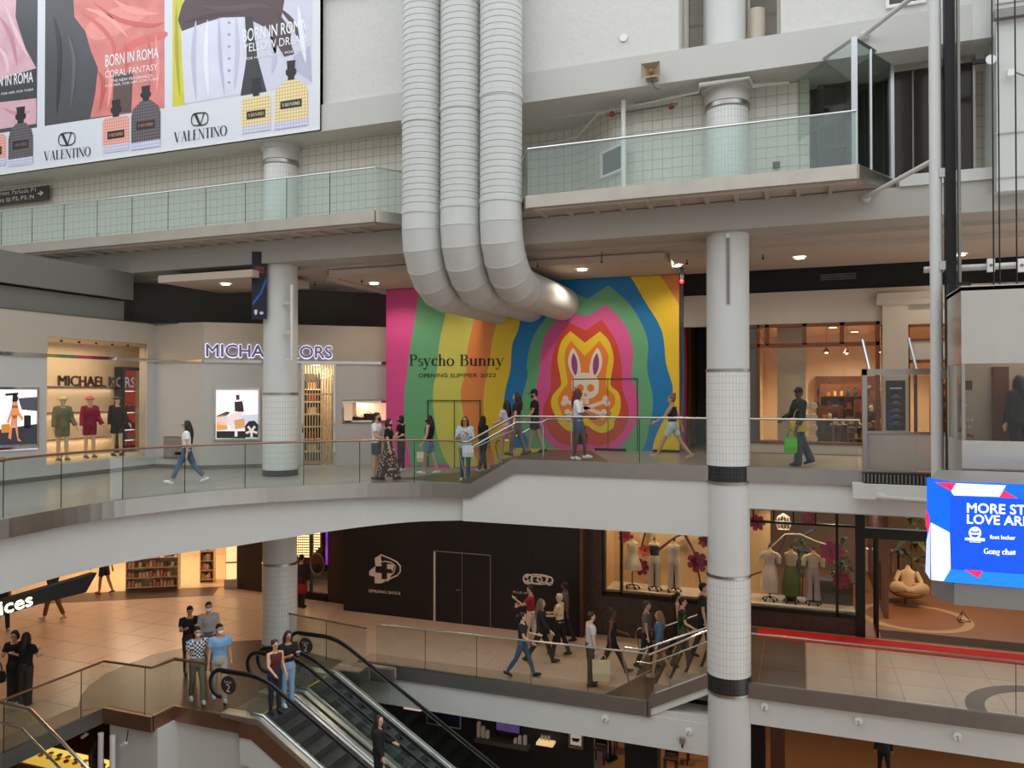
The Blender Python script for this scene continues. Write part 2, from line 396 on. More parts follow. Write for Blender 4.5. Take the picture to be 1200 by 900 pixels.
# ---- upper beam, ceilings and facade above
struct(MB().box(-30, 9, 17.3, 18.3, 5.2, 5.82), 'wall_main_beam', M('beam_shaded_paint', (178, 174, 166), 0.6, noise=(0.8, 0.04)))  # grey paint darkened to carry the shade of the gallery overhang
struct(MB().box(-30, 9, 18.3, FAR, 5.12, 5.25), 'ceiling_walkway', 'ceiling_paint')
struct(MB().box(-30, 3.2, 17.2, 18.3, 8.57, 9.28), 'wall_band', 'grey_paint')
pl17 = Pl((0, 17.3), (1, 17.3))
X0 = pl17.at(795, 30)[0]; X1 = pl17.at(915, 30)[0]
struct(MB().box(-30, X0, 17.3, 18.3, 9.28, 15).box(X1, 2.0, 17.3, 18.3, 9.28, 15), 'wall_stucco', 'stucco')
struct(MB().box(X0 - 0.2, X1 + 0.2, 18.6, 18.7, 9.28, 15), 'wall_recess', 'cream')
struct(MB().box(-12.28, -9.0, 17.12, 17.3, 12.2, 12.6), 'trim_17', 'grey_paint')
# upper gallery: floor, soffit
def gallery(path, name1, name2, n3):
    back = [(path[-1][0], 18.6), (path[0][0], 18.6)]
    struct(MB().floor(path + back, 5.84, Z4), name1, 'ceiling_paint')
    P = [Vector((p[0], p[1])) for p in path]
    mb = MB()
    for i in range(len(P) - 1):
        d = (P[i + 1] - P[i]).normalized(); n = Vector((d.y, -d.x)); a = P[i] + n * 0.05; b = P[i + 1] + n * 0.05
        mb.add([(a.x, a.y, 5.82), (b.x, b.y, 5.82), (P[i + 1].x, P[i + 1].y, 5.82), (P[i].x, P[i].y, 5.82), (a.x, a.y, 6.1), (b.x, b.y, 6.1), (P[i + 1].x, P[i + 1].y, 6.1), (P[i].x, P[i].y, 6.1)],
               [(0, 3, 2, 1), (4, 5, 6, 7), (0, 1, 5, 4), (1, 2, 6, 5), (2, 3, 7, 6), (3, 0, 4, 7)])
    fo = struct(mb, name2, 'gallery_steel')
    return fo
M('gallery_steel', (206, 198, 188), 0.3, 1.0, noise=(1.6, 0.16))
GR = [(-6.35, 17.4), (-5.75, 16.35), (1.05, 16.35), (1.85, 17.9)]
GL = [(-30, 16.35), (-9.7, 16.35), (-9.25, 16.95)]
gallery(GR, 'floor_gallery', 'trim_18', 0)
gallery(GL, 'floor_gallery_left', 'trim_19', 0)
# coffer ribs under the galleries
rb = None
for (x0, x1, nm) in ((-5.6, 1.0, 'ceiling_gallery_ribs'), (-24.0, -9.8, 'ceiling_gallery_ribs_left')):
    par = thing(nm, None, None, ((x0 + x1) / 2, 16.9, 5.75)); tag(par, kind='structure')
    x = x0
    while x <= x1:
        o = MB().box(x - 0.04, x + 0.04, 16.5, 17.29, 5.77, 5.838).build('rib', 'ceiling_paint', par); x += 0.62
    MB().box(x0 - 0.05, x1 + 0.05, 16.41, 16.5, 5.765, 5.838).build('rib', 'ceiling_paint', par)
# dropped ceiling panels with dark shadow gap
M('panel_paint', (196, 180, 164), 0.75)
def cpanel(x0, x1, y0, y1, z0=4.97, z1=5.14, i=[0]):
    i[0] += 1
    struct(MB().box(x0, x1, y0, y1, z0, z1), 'ceiling_panel_%d' % i[0], 'panel_paint')
cpanel(-9.0, -3.1, 18.9, 21.42, 4.93, 5.10)
cpanel(-3.0, 9.0, 19.2, 21.9, 4.98, 5.14)
cpanel(-12.4, -9.1, 18.4, 21.42, 4.93, 5.10)
cpanel(-12.9, -12.5, 19.0, 23.0, 4.9, 5.05)
cpanel(-17.2, -13.9, 17.0, 19.6, 4.80, 5.0)
# opposite side, behind the camera, raised and far end added to block low skylight
struct(MB().box(-40, 30, -6.3, -6.0, Z1, 19), 'wall_opposite', 'grey_paint')
tag(struct(MB().box(-30, -29.7, -6, FAR, Z1, 17), 'wall_end', 'grey_paint'))
struct(MB().box(26, 26.3, -6, FAR, Z1, 17), 'wall_far_light_block', 'grey_paint')  # unseen end wall, added to keep out low-angle sky light
# ================================================================ RAILINGS, COLUMNS, DUCTS, GALLERY
def resample(path, z, step):
    P = [Vector(p[:2]) for p in path]; out = [P[0]]; 
    cum = [0]
    for i in range(1, len(P)): cum.append(cum[-1] + (P[i] - P[i - 1]).length)
    L = cum[-1]; n = max(1, round(L / step))
    def at(s):
        for i in range(1, len(P)):
            if s <= cum[i] + 1e-9:
                t = (s - cum[i - 1]) / max(1e-9, cum[i] - cum[i - 1]); return P[i - 1].lerp(P[i], t)
        return P[-1]
    return [at(L * i / n) for i in range(n + 1)], at, L, n
def pane(mb, pts, z0, z1, t=0.006):
    """a pane of glass along ground points; z0, z1 may be lists"""
    n = len(pts); P = [Vector(p[:2]) for p in pts]; vs_ = []; fs = []
    for i in range(n):
        d = (P[min(i + 1, n - 1)] - P[max(i - 1, 0)]).normalized(); q = Vector((d.y, -d.x)) * t
        a = z0[i] if isinstance(z0, (list, tuple)) else z0; b = z1[i] if isinstance(z1, (list, tuple)) else z1
        vs_ += [(P[i].x + q.x, P[i].y + q.y, a), (P[i].x - q.x, P[i].y - q.y, a), (P[i].x - q.x, P[i].y - q.y, b), (P[i].x + q.x, P[i].y + q.y, b)]
    for i in range(n - 1):
        for j in range(4): fs.append((4 * i + j, 4 * i + (j + 1) % 4, 4 * i + 4 + (j + 1) % 4, 4 * i + 4 + j))
    fs.append((0, 1, 2, 3)); fs.append(tuple(4 * (n - 1) + j for j in (3, 2, 1, 0)))
    return mb.add(vs_, fs)
def railing(name, label, path, z, h=1.07, step=1.25, glass='rail_glass', rail='steel', r=0.025, gap=0.012, shoe=True, group=None, zb=0.0, joint=True):
    c = path[len(path) // 2]
    t = thing(name, label, 'railing', (c[0], c[1], z), group=group)
    MB().tube([(p[0], p[1], z + h) for p in path], r, 8).build('handrail', rail, t, smooth=True)
    segs = [path] if len(path) > 4 else [[path[i], path[i + 1]] for i in range(len(path) - 1)]
    for sg in segs:
        pts, at, L, n = resample(sg, z, step)
        for i in range(n):
            s0 = L * i / n + gap; s1 = L * (i + 1) / n - gap; k = 5 if len(sg) > 2 else 1
            pane(MB(), [at(s0 + (s1 - s0) * q / k) for q in range(k + 1)], z + zb, z + h - r * 0.6).build('glass_pane', glass, t)
            if joint and i:
                p = at(L * i / n); MB().box(p.x - 0.006, p.x + 0.006, p.y - 0.006, p.y + 0.006, z + zb, z + h - r).build('joint', 'black_metal', t)
    return t
railing('glass_railing', 'curved glass railing with bronze handrail along the upper left walkway and bridge',
        [(p.x, p.y) for p in inset(ED, 0.05)][0:45], Z3L + 0.02, 1.07, 1.45, rail='bronze')
railing('glass_railing', 'straight glass railing with steel handrail in front of the rabbit mural', [(-6.6, 17.78), (-1.95, 17.78)], 0.02, 1.05, 1.55)
railing('glass_railing', 'glass railing between white column and elevator portal on the upper level', [(-1.05, 17.78), (1.15, 17.78)], 0.02, 1.05, 2.2)
def hoop(name, label, pts, r=0.02, mat='bright_steel', cat='handrail', group=None):
    o = MB().tube(pts, r, 8).build(name, mat, smooth=True); return tag(o, label, cat, group)
# stair handrails beside the hoarding
t = thing('stair_handrail', 'sloping steel handrail with glass on the short upper stair', 'handrail', (-7.3, 17.78, Z3L))
MB().tube([(-8.0, 17.78, Z3L + 1.07), (-7.85, 17.78, Z3L + 1.07), (-6.6, 17.78, 1.07)], 0.026, 8).build('handrail', 'steel', t, smooth=True)
MB().tube([(-7.75, 17.86, Z3L + 0.9), (-6.65, 17.86, 0.72)], 0.018, 8).build('lower_rail', 'steel', t, smooth=True)
pane(MB(), [(-7.9, 17.78), (-6.65, 17.78)], [Z3L + 0.03, 0.0], [Z3L + 1.04, 1.04]).build('glass_pane', 'rail_glass', t)
for (yy, lab) in ((18.35, 'near bent steel stair hoop rail standing on the short upper stair'), (20.9, 'far bent steel stair hoop rail standing by the striped hoarding')):
    a = Z3L + 0.92
    hoop('stair_rail', lab, [(-8.15, yy, Z3L + 0.01), (-8.35, yy, a - 0.2), (-8.3, yy, a), (-7.95, yy, a), (-6.75, yy, 0.9), (-6.1, yy, 0.9), (-6.05, yy, 0.8), (-6.05, yy, 0.01)], 0.02)
# gallery railings
railing('glass_railing', 'right upper gallery glass railing with greenish panes and steel cap', GR[:3], 6.1, 1.06, 6.8, glass='green_glass', rail='bright_steel', r=0.02)
GLr = [(-24.0, 16.35), (-9.7, 16.35), (-9.27, 16.95)]
railing('glass_railing', 'long left upper gallery glass railing under the perfume billboard', GLr, 6.1, 1.06, 1.3, glass='green_glass', rail='bright_steel', r=0.018)
# ---------------------------------------------------------------- columns
tile_mat('column_tile', (224, 224, 219), (190, 188, 183), 0.075, 0.155, use_uv=True, rough=0.3, mortar=0.005, var=0.02)
tile_mat('column_black', (34, 34, 35), (60, 60, 60), 0.075, 0.1, use_uv=True, rough=0.3, mortar=0.006, var=0.02)
M('column_paint', (208, 208, 204), 0.5, noise=(0.9, 0.03))
CXY = {'L': (-13.67, 17.92), 'R': (-1.52, 17.92)}
def column(key, label, levels, z0, z1):
    x, y = CXY[key]
    t = thing('column', label, 'column', (x, y, z0))
    MB().lathe(x, y, [(0.465, z0), (0.465, z1)], 40).build('shaft', 'column_paint', t, smooth=True)
    for (zt, zk, zend) in levels:
        MB().lathe(x, y, [(0.465, zk), (0.478, zk), (0.478, zt), (0.465, zt)], 40, uvr=0.478, cap=False).build('tile_sleeve', 'column_tile', t, smooth=True)
        MB().lathe(x, y, [(0.465, zend), (0.486, zend), (0.486, zk), (0.465, zk)], 40, uvr=0.486, cap=False).build('base_band', 'column_black', t, smooth=True)
        MB().lathe(x, y, [(0.465, zt - 0.035), (0.492, zt - 0.03), (0.492, zt + 0.03), (0.465, zt + 0.035)], 40, cap=False).build('ring', 'steel', t, smooth=True)
        MB().lathe(x, y, [(0.465, zend - 0.06), (0.49, zend - 0.055), (0.49, zend), (0.465, zend)], 40, cap=False).build('ring', 'steel', t, smooth=True)
    return t
cR = column('R', 'white round column with tiled sleeves in the middle right of the atrium', [(2.15, 0.03, -0.32), (-2.42, -4.62, -4.98)], Z1, 5.2)
cL = column('L', 'white round column with tiled sleeves standing on the curved left walkway', [(1.62, Z3L + 0.17, Z3L), (-3.1, -5.3, Z2L)], Z1, 5.2)
# pipe fixed to the left column, slotted channel on the right one
MB().tube([(-13.05, 17.6, 4.6), (-13.0, 17.52, 4.6), (-13.0, 17.52, 2.55), (-13.2, 17.55, 2.55)], 0.025, 6).build('conduit', 'white_plastic', cL)
for z in (4.1, 3.3): MB().box(-13.3, -12.98, 17.5, 17.54, z - 0.03, z + 0.03).build('bracket', 'grey_paint', cL)
MB().box(-1.50, -1.44, 17.42, 17.47, 3.6, 5.05).build('channel', 'dark_steel', cR)
MB().box(-1.51, -1.43, 17.40, 17.47, 5.05, 5.15).build('junction_box', 'white_plastic', cR)
for key, lab in (('R', 'upper tiled round column behind the right gallery railing'), ('L', 'upper tiled round column below the perfume billboard')):
    x, y = CXY[key]
    t = thing('column', lab, 'column', (x, y, Z4))
    MB().lathe(x, y, [(0.465, Z4), (0.465, 8.57)], 40, uvr=0.465).build('tiled_shaft', 'column_tile', t, smooth=True)
    MB().lathe(x, y, [(0.465, 8.0), (0.5, 8.03), (0.5, 8.12), (0.465, 8.14)], 40, cap=False).build('ring', 'steel', t, smooth=True)
    MB().lathe(x, y, [(0.49, 8.14), (0.49, 8.42), (0.56, 8.46), (0.56, 8.57)], 40).build('capital', 'grey_paint', t, smooth=True)
xm = (X0 + X1) / 2 - 0.12
t = thing('column', 'plain white column between the two high windows', 'column', (xm, 17.9, 9.28))
MB().lathe(xm, 17.9, [(0.44, 9.28), (0.44, 15)], 40).build('shaft', 'column_paint', t, smooth=True)
for k, (a, b) in enumerate(((X0 + 0.05, xm - 0.47), (xm + 0.47, X1 - 0.05))):
    w = thing('window_%d' % (k + 1), None, None, ((a + b) / 2, 18.3, 9.3)); tag(w, kind='structure')
    pw = Pl((0, 18.3), (1, 18.3))
    MB().frame(pw, a, b, 9.3, 12.6, 0.05, -0.05, 0.05).build('window_frame', 'grey_paint', w)
    MB().rect(pw, a + 0.04, b - 0.04, 9.32, 12.5, -0.01, 0.01).build('pane', 'dark_glass', w)
    MB().rect(pw, a, b, 10.25, 10.32, -0.12, -0.08).build('blind_rail', 'cream', w)
tag(MB().lathe(X1 - 0.55, 18.36, [(0.2, 9.3), (0.2, 10.4)], 20).build('inner_post', 'cream', smooth=True), 'pale cream post standing behind the right high window', 'post')
# ---------------------------------------------------------------- three big ribbed air ducts
M('duct_paint', (202, 203, 199), 0.5, noise=(1.0, 0.025))
def duct(x, label, dz):
    yv = 16.5; r = 0.49; R = 1.35; zc = 4.22 + dz
    t = thing('air_duct', label, 'duct', (x, yv, zc), group='three ribbed air ducts')
    # vertical ribbed run
    prof = []; z = zc + R + 0.29; top = 14.0; k = 0
    while z < top:
        prof += [(r, z), (r, z + 0.118), (r - 0.014, z + 0.128), (r - 0.014, z + 0.138)]; z += 0.148
    MB().lathe(x, yv, prof, 40).build('ribbed_pipe', 'duct_paint', t, smooth=True)
    for zz in (8.25 + 0.18 * (x + 7.47), 5.95 + 0.05 * (x + 7.47)):
        MB().lathe(x, yv, [(r - 0.01, zz), (r + 0.015, zz), (r + 0.015, zz + 0.1), (r - 0.01, zz + 0.1)], 40, cap=False).build('collar', 'duct_paint', t, smooth=True)
    # segmented elbow
    n = 5; path = []
    for i in range(n + 1):
        a = math.pi / 2 * i / n; path.append((x, yv + R - R * math.cos(a), zc + R - R * math.sin(a)))
    path = [(x, yv, zc + R + 0.3)] + path + [(x, yv + R + 0.5, zc)]
    full = MB().tube(path, r, 40, caps=False).v
    for i in range(len(path) - 1):
        vs_ = full[i * 40:(i + 2) * 40]
        MB().add(vs_, [(j, (j + 1) % 40, 40 + (j + 1) % 40, 40 + j) for j in range(40)]).build('elbow_segment', 'duct_paint', t, smooth=True)
    for i in range(1, len(path) - 1):
        c_ = sum(full[i * 40:(i + 1) * 40], Vector()) / 40
        MB().tube([c_ + (v - c_) * 1.004 for v in full[i * 40:(i + 1) * 40]], .007, 5, closed=True).build('seam', 'duct_paint', t)
    MB().tube([(x, yv + R + 0.48, zc), (x, 21.40, zc)], r, 40).build('horizontal_run', 'duct_paint', t, smooth=True)
    return t
duct(-8.49, 'left of the three big grey ribbed air ducts', -0.02)
duct(-7.47, 'middle of the three big grey ribbed air ducts', 0.0)
duct(-6.46, 'right of the three big grey ribbed air ducts', 0.02)
for (x, y) in ((-6.2, 20.2), (-6.55, 19.2)):
    tag(MB().tube([(x, y, 4.6), (x, y, 4.95)], 0.006, 5).build('hanger_rod', 'dark_steel'), 'thin hanger rod between right air duct and ceiling', 'rod', 'duct hanger rods')
# ---------------------------------------------------------------- tiled back wall of the upper gallery
tile_mat('gallery_tile', (214, 208, 196), (160, 154, 144), 0.23, 0.23, 'XZ', 0.0, 0.35, 0.008, var=0.02)
tile_mat('gallery_tile_y', (214, 208, 196), (160, 154, 144), 0.23, 0.23, 'YZ', 0.0, 0.35, 0.008, var=0.02)
struct(MB().box(-30, -10.2, 18.1, 18.3, Z4, 8.57), 'wall_gallery_left', 'gallery_tile')
CW = smooth_path([(-10.2, 18.1), (-9.6, 18.15), (-9.0, 18.7), (-8.4, 19.1), (-5.9, 19.2), (-5.2, 19.0), (-4.6, 18.5), (-4.2, 18.18), (-3.7, 18.1)], 4)
struct(strip([(p.x, p.y) for p in CW], Z4, 8.57, -0.2, '', None), 'wall_gallery_curved', 'gallery_tile', smooth=True)
struct(MB().box(-10.3, -3.6, 18.3, 19.6, 8.5, 8.57), 'ceiling_gallery_recess', 'grey_paint')
M('tile_glaze', (218, 213, 202), 0.25, noise=(1.5, 0.03))
M('tile_grout', (156, 150, 140), 0.8)
wt = struct(MB().box(-3.72, 0.02, 18.115, 18.35, Z4, 8.57), 'wall_gallery', 'tile_grout')
tp = None; nt_ = 0
for i in range(16):
    for j in range(11):
        x = -3.70 + 0.232 * i; z = 8.545 - 0.232 * (j + 1)
        if x + 0.226 > 0.02 or z < Z4: continue
        if tp is None:
            tp = MB().box(0, 0.224, -0.014, 0.006, 0, 0.224).build('tile', 'tile_glaze', origin=(0, 0, 0)); tp.parent = wt; tp.location = (x, 18.11, z)
        else: copy_to(tp, (x, 18.11, z), wt)
struct(MB().box(0.02, 0.22, 18.1, 18.9, Z4, 8.57), 'wall_gallery_return', 'gallery_tile_y')
struct(MB().box(0.0, 6, 18.9, 19.0, Z4, 8.7), 'wall_gallery_back', 'gallery_tile')
struct(MB().box(0.0, 6, 18.3, 19.0, 8.57, 8.65), 'ceiling_gallery_right', 'grey_paint')
# small white framed window in the curved wall, pipes, sprinkler
pcw = Pl((-5.25, 19.0), (-4.3, 18.22))
t = thing('notice_frame', 'small white framed panel on the curved tiled wall of the upper gallery', 'frame', pcw.pt(0.4, 6.9))
a = pcw.at(707, 210); b = pcw.at(733, 168)
MB().frame(pcw, a[0], b[0], a[1], b[1], 0.05, -0.02, 0.1).build('frame', 'white_plastic', t)
MB().rect(pcw, a[0] + 0.05, b[0] - 0.05, a[1] + 0.05, b[1] - 0.05, 0.0, 0.05).build('panel', M('panel_grey', (70, 72, 70), 0.2), t)
hoop('white_pipe', 'white vertical pipe in front of the curved tiled gallery wall', [(-3.85, 17.7, Z4), (-3.85, 17.7, 8.5)], 0.055, 'white_plastic', 'pipe')
hoop('sprinkler_pipe', 'thin white sprinkler pipe running under the band above the right gallery', [(-6.2, 18.6, 8.0), (-5.2, 18.5, 8.05), (-4.5, 17.9, 8.35), (-2.1, 17.55, 8.4), (-2.05, 17.3, 8.45), (-1.0, 17.3, 8.47), (-0.95, 17.6, 8.4), (-0.2, 17.7, 8.4)], 0.03, 'grey_paint', 'pipe')
hoop('sprinkler_pipe', 'dark sprinkler line beside the white vertical pipe', [(-4.3, 17.85, 8.25), (-2.6, 17.75, 8.27)], 0.03, 'dark_steel', 'pipe')
for x in (-4.15, -2.75): tag(MB().ell((x, 17.8, 8.25), (0.07, 0.07, 0.07)).build('valve', M('valve_red', (150, 40, 30), 0.5), smooth=True), 'small red valve on the dark sprinkler line, ' + ('left one' if x < -3 else 'right one'), 'valve')
tag(MB().box(-0.55, -0.4, 18.03, 18.1, 6.66, 6.8).build('wall_socket', 'black_metal'), 'small black box on the tiled wall behind the gallery glass', 'box')
# horn loudspeaker on the band
t = thing('loudspeaker', 'beige horn loudspeaker fixed to the concrete band above the right gallery', 'speaker', (-2.98, 17.1, 8.75))
sp_ = Pl((0, 17.2), (1, 17.2)); a = sp_.at(754, 97)[0]; b = sp_.at(776, 97)[0]; z0 = sp_.at(765, 96)[1]; z1 = sp_.at(765, 79)[1]
MB().prism([(a + 0.08, 17.19, z0), (b - 0.08, 17.19, z0), (b - 0.08, 17.19, z1), (a + 0.08, 17.19, z1)], (0, -0.14, 0)).build('housing', M('horn_beige', (160, 148, 122), 0.6), t)
hb = MB(); c = Vector(((a + b) / 2, 17.04, (z0 + z1) / 2))
n = 4; w = (b - a) / 2; h = (z1 - z0) / 2
q0 = [(-w, -h), (w, -h), (w, h), (-w, h)]; q1 = [(-w * 0.35, -h * 0.35), (w * 0.35, -h * 0.35), (w * 0.35, h * 0.35), (-w * 0.35, h * 0.35)]
hb.add([(c.x + p[0], 16.92, c.z + p[1]) for p in q0] + [(c.x + p[0], 17.06, c.z + p[1]) for p in q1], [(0, 1, 5, 4), (1, 2, 6, 5), (2, 3, 7, 6), (3, 0, 4, 7), (4, 5, 6, 7)])
hb.build('horn', 'horn_beige', t); MB().ell((c.x, 17.0, c.z), (0.06, 0.06, 0.06)).build('driver', 'mdf', t, smooth=True)
MB().tube([(c.x, 17.1, z0), (c.x + 0.05, 17.16, z0 - 0.15), (c.x + 0.15, 17.18, z0 - 0.2)], 0.008, 5).build('cable', 'black_rubber', t)
tag(MB().tube([(-3.75, 17.29, 9.78), (-3.75, 17.26, 9.78)], 0.09, 16).build('vent_cap', 'white_plastic'), 'small round white cap on the stucco wall', 'cap')
# ================================================================ HOARDING, BILLBOARD, FASHION SHOP
def zc(pts, ox, oy, k): return [(ox + x / k, oy + y / k) for (x, y) in pts]
def PM(rgb, emit=0.0, rough=0.5, noise=None):
    n = 'print_%d_%d_%d_%d' % (*rgb, int(emit * 100)) + ('n' if noise else '')
    return M(n, rgb, rough, emit=emit, noise=noise)
def cat_rom(P, k=4, closed=True):
    n = len(P); out = []
    for i in range(n if closed else n - 1):
        g = (lambda j: Vector(P[j % n])) if closed else (lambda j: Vector(P[max(0, min(n - 1, j))]))
        p0, p1, p2, p3 = g(i - 1), g(i), g(i + 1), g(i + 2)
        for q in range(k):
            t = q / k
            v = 0.5 * ((2 * p1) + (-p0 + p2) * t + (2 * p0 - 5 * p1 + 4 * p2 - p3) * t * t + (-p0 + 3 * p1 - 3 * p2 + p3) * t ** 3); out.append((v.x, v.y))
    if not closed: out.append(tuple(P[-1]))
    return out
# ---- a small serif alphabet made of strokes: unit height = cap height
def arc(cx, cy, rx, ry, a0, a1, wt, wn, n=14):
    """stroke modulated from thick (sides) to thin (top, bottom)"""
    o = []; i_ = []
    for k in range(n + 1):
        a = math.radians(a0 + (a1 - a0) * k / n); c, s_ = math.cos(a), math.sin(a); w = (wn + (wt - wn) * abs(c)) / 2
        o.append((cx + (rx + w) * c, cy + (ry + w) * s_)); i_.append((cx + (rx - w) * c, cy + (ry - w) * s_))
    return [(o[k], o[k + 1], i_[k + 1], i_[k]) for k in range(n)]
def stroke(x0, y0, x1, y1, w): return [((x0 - w / 2, y0), (x0 + w / 2, y0), (x1 + w / 2, y1), (x1 - w / 2, y1))]
def serif(x, y, w, h=0.045): return [((x - w / 2, y), (x + w / 2, y), (x + w / 2, y + h), (x - w / 2, y + h))]
def glyph(ch, T, t, S):
    """T thick, t thin, S serif width"""
    X = 0.66; g = []
    if ch == 'P': g = stroke(.15, 0, .15, 1, T) + serif(.15, 0, S) + serif(.12, .955, S * .8) + arc(.34, .76, .2, .22, -90, 90, T, t) + [((.15, .96), (.36, .96), (.36, 1), (.15, 1)), ((.15, .52), (.36, .52), (.36, .56), (.15, .56))]; w = .64
    elif ch == 'B': g = stroke(.15, 0, .15, 1, T) + serif(.12, 0, S * .8) + serif(.12, .955, S * .8) + arc(.34, .77, .17, .21, -90, 90, T, t) + arc(.36, .28, .2, .26, -90, 90, T, t) + [((.15, .96), (.36, .96), (.36, 1), (.15, 1)), ((.15, .52), (.38, .52), (.38, .56), (.15, .56)), ((.15, 0), (.38, 0), (.38, .04), (.15, .04))]; w = .68
    elif ch == 's': g = arc(.23, .49, .13, .15, 30, 265, T * .8, t) + arc(.23, .17, .15, .16, -150, 95, T * .8, t); w = .45
    elif ch == 'y': g = stroke(.3, .02, .1, X, T) + stroke(.16, -.3, .5, X, t) + serif(.1, X - .04, S * .7) + serif(.5, X - .04, S * .6) + arc(.12, -.22, .08, .08, 150, 330, T * .7, t); w = .6
    elif ch == 'c': g = arc(.28, .33, .2, .31, 40, 320, T, t) + [((.38, .5), (.5, .5), (.47, .6), (.38, .6))]; w = .52
    elif ch == 'h': g = stroke(.14, 0, .14, 1.03, T) + serif(.14, 0, S * .8) + serif(.1, .99, S * .5) + stroke(.46, 0, .46, .45, T) + serif(.46, 0, S * .8) + arc(.3, .43, .16, .2, 0, 180, T, t); w = .62
    elif ch == 'o': g = arc(.3, .33, .22, .31, 0, 360, T, t, 24); w = .6
    elif ch == 'u': g = stroke(.14, .2, .14, X, T) + serif(.1, X - .04, S * .5) + stroke(.46, 0, .46, X, T) + serif(.43, X - .04, S * .5) + serif(.5, 0, S * .5) + arc(.3, .22, .16, .2, 180, 360, T, t); w = .62
    elif ch == 'n': g = stroke(.14, 0, .14, X, T) + serif(.14, 0, S * .8) + serif(.1, X - .04, S * .5) + stroke(.46, 0, .46, .43, T) + serif(.46, 0, S * .8) + arc(.3, .43, .16, .2, 0, 180, T, t); w = .62
    elif ch == 'V': g = stroke(.38, 0, .12, 1, T) + stroke(.4, 0, .64, 1, t) + serif(.12, .97, S * .8, .03) + serif(.64, .97, S * .7, .03); w = .74
    elif ch == 'A': g = stroke(.14, 0, .38, 1, t) + stroke(.62, 0, .38, 1, T) + serif(.13, 0, S * .7, .03) + serif(.62, 0, S * .8, .03) + [((.22, .33), (.55, .33), (.55, .36), (.22, .36))]; w = .76
    elif ch == 'L': g = stroke(.15, 0, .15, 1, T) + serif(.15, .97, S * .8, .03) + [((.05, 0), (.52, 0), (.52, .03), (.05, .03)), ((.49, 0), (.52, 0), (.52, .22), (.5, .22))]; w = .58
    elif ch == 'E': g = stroke(.15, 0, .15, 1, T) + [((.05, 0), (.52, 0), (.52, .03), (.05, .03)), ((.05, .97), (.5, .97), (.5, 1), (.05, 1)), ((.15, .5), (.38, .5), (.38, .53), (.15, .53)), ((.5, 0), (.52, 0), (.52, .2), (.5, .2)), ((.48, .8), (.5, .8), (.5, 1), (.48, 1)), ((.36, .42), (.38, .42), (.38, .6), (.36, .6))]; w = .6
    elif ch == 'N': g = stroke(.12, 0, .12, 1, t) + stroke(.6, 0, .12, 1, T) + stroke(.6, 0, .6, 1, t) + serif(.12, 0, S * .6, .03) + serif(.08, .97, S * .4, .03) + serif(.6, .97, S * .6, .03); w = .72
    elif ch == 'T': g = stroke(.3, 0, .3, 1, T) + serif(.3, 0, S * .8, .03) + [((.04, .97), (.56, .97), (.56, 1), (.04, 1)), ((.04, .78), (.06, .78), (.06, 1), (.04, 1)), ((.54, .78), (.56, .78), (.56, 1), (.54, 1))]; w = .6
    elif ch == 'I': g = stroke(.14, 0, .14, 1, T) + serif(.14, 0, S * .8, .03) + serif(.14, .97, S * .8, .03); w = .28
    elif ch == 'O': g = arc(.38, .5, .3, .49, 0, 360, T, t, 26); w = .76
    elif ch == 'G': g = arc(.38, .5, .3, .49, 40, 330, T, t, 22) + stroke(.62, .05, .62, .42, T) + serif(.6, .4, S * .7); w = .78
    elif ch == 'g': g = arc(.26, .42, .17, .22, 0, 360, T * .8, t, 18) + arc(.26, -.12, .2, .14, 0, 360, T * .6, t, 18) + [((.4, .58), (.54, .6), (.54, .66), (.4, .63))]; w = .56
    elif ch == 'a': g = arc(.22, .2, .13, .18, 0, 360, T * .8, t, 16) + stroke(.4, 0, .4, .5, T) + arc(.26, .47, .14, .17, 0, 150, T * .8, t); w = .54
    else: w = .32
    return g, w
def serif_text(mb, pl, st, q, o, T=0.13, t=0.04, S=0.34):
    x = 0; quads = []
    for ch in st:
        g, w = glyph(ch, T, t, S); quads += [[(p[0] + x, p[1]) for p in qd] for qd in g]; x += w
    for qd in quads:
        P = []
        for (u, v) in qd:
            u = u / x
            P.append([(q[0][i] * (1 - u) + q[1][i] * u) * (1 - v) + (q[3][i] * (1 - u) + q[2][i] * u) * v for i in (0, 1)])
        ar = sum(P[i][0] * P[(i + 1) % 4][1] - P[(i + 1) % 4][0] * P[i][1] for i in range(4))
        mb.face(pl, P, o)
    return mb
# ---------------------------------------------------------------- striped hoarding with the rabbit emblem
YH = 21.45; XH0 = -12.32; XH1 = -3.12; ZH = 4.92
ph = Pl((0, YH), (1, YH))
ho = thing('shop_hoarding', 'tall hoarding printed with rainbow bands around a white skull rabbit emblem', 'hoarding', (-7.7, YH, Z3L))
MB().box(XH0, -7.95, YH, YH + 0.2, Z3L + 0.01, ZH).box(-7.95, -6.58, YH, YH + 0.2, 0.01, ZH).box(-6.58, XH1, YH, YH + 0.2, 0.01, ZH).build('panel', PM((222, 78, 148)), ho); hpn = ho.children[0]
MB().box(XH1 - 0.2, XH1, YH + 0.2, 25.5, 0.01, ZH).build('panel', PM((0, 108, 170)), ho)
MB().box(XH0, XH0 + 0.2, YH + 0.2, 24.0, Z3L + 0.01, ZH).build('panel', PM((222, 78, 148)), ho)
MB().box(XH0 - 0.02, XH1 + 0.02, YH - 0.03, YH + 0.22, ZH, ZH + 0.04).build('top_trim', 'black_metal', ho)
K5 = (400, 300, 3.0)
zt, zbot = 48, 760
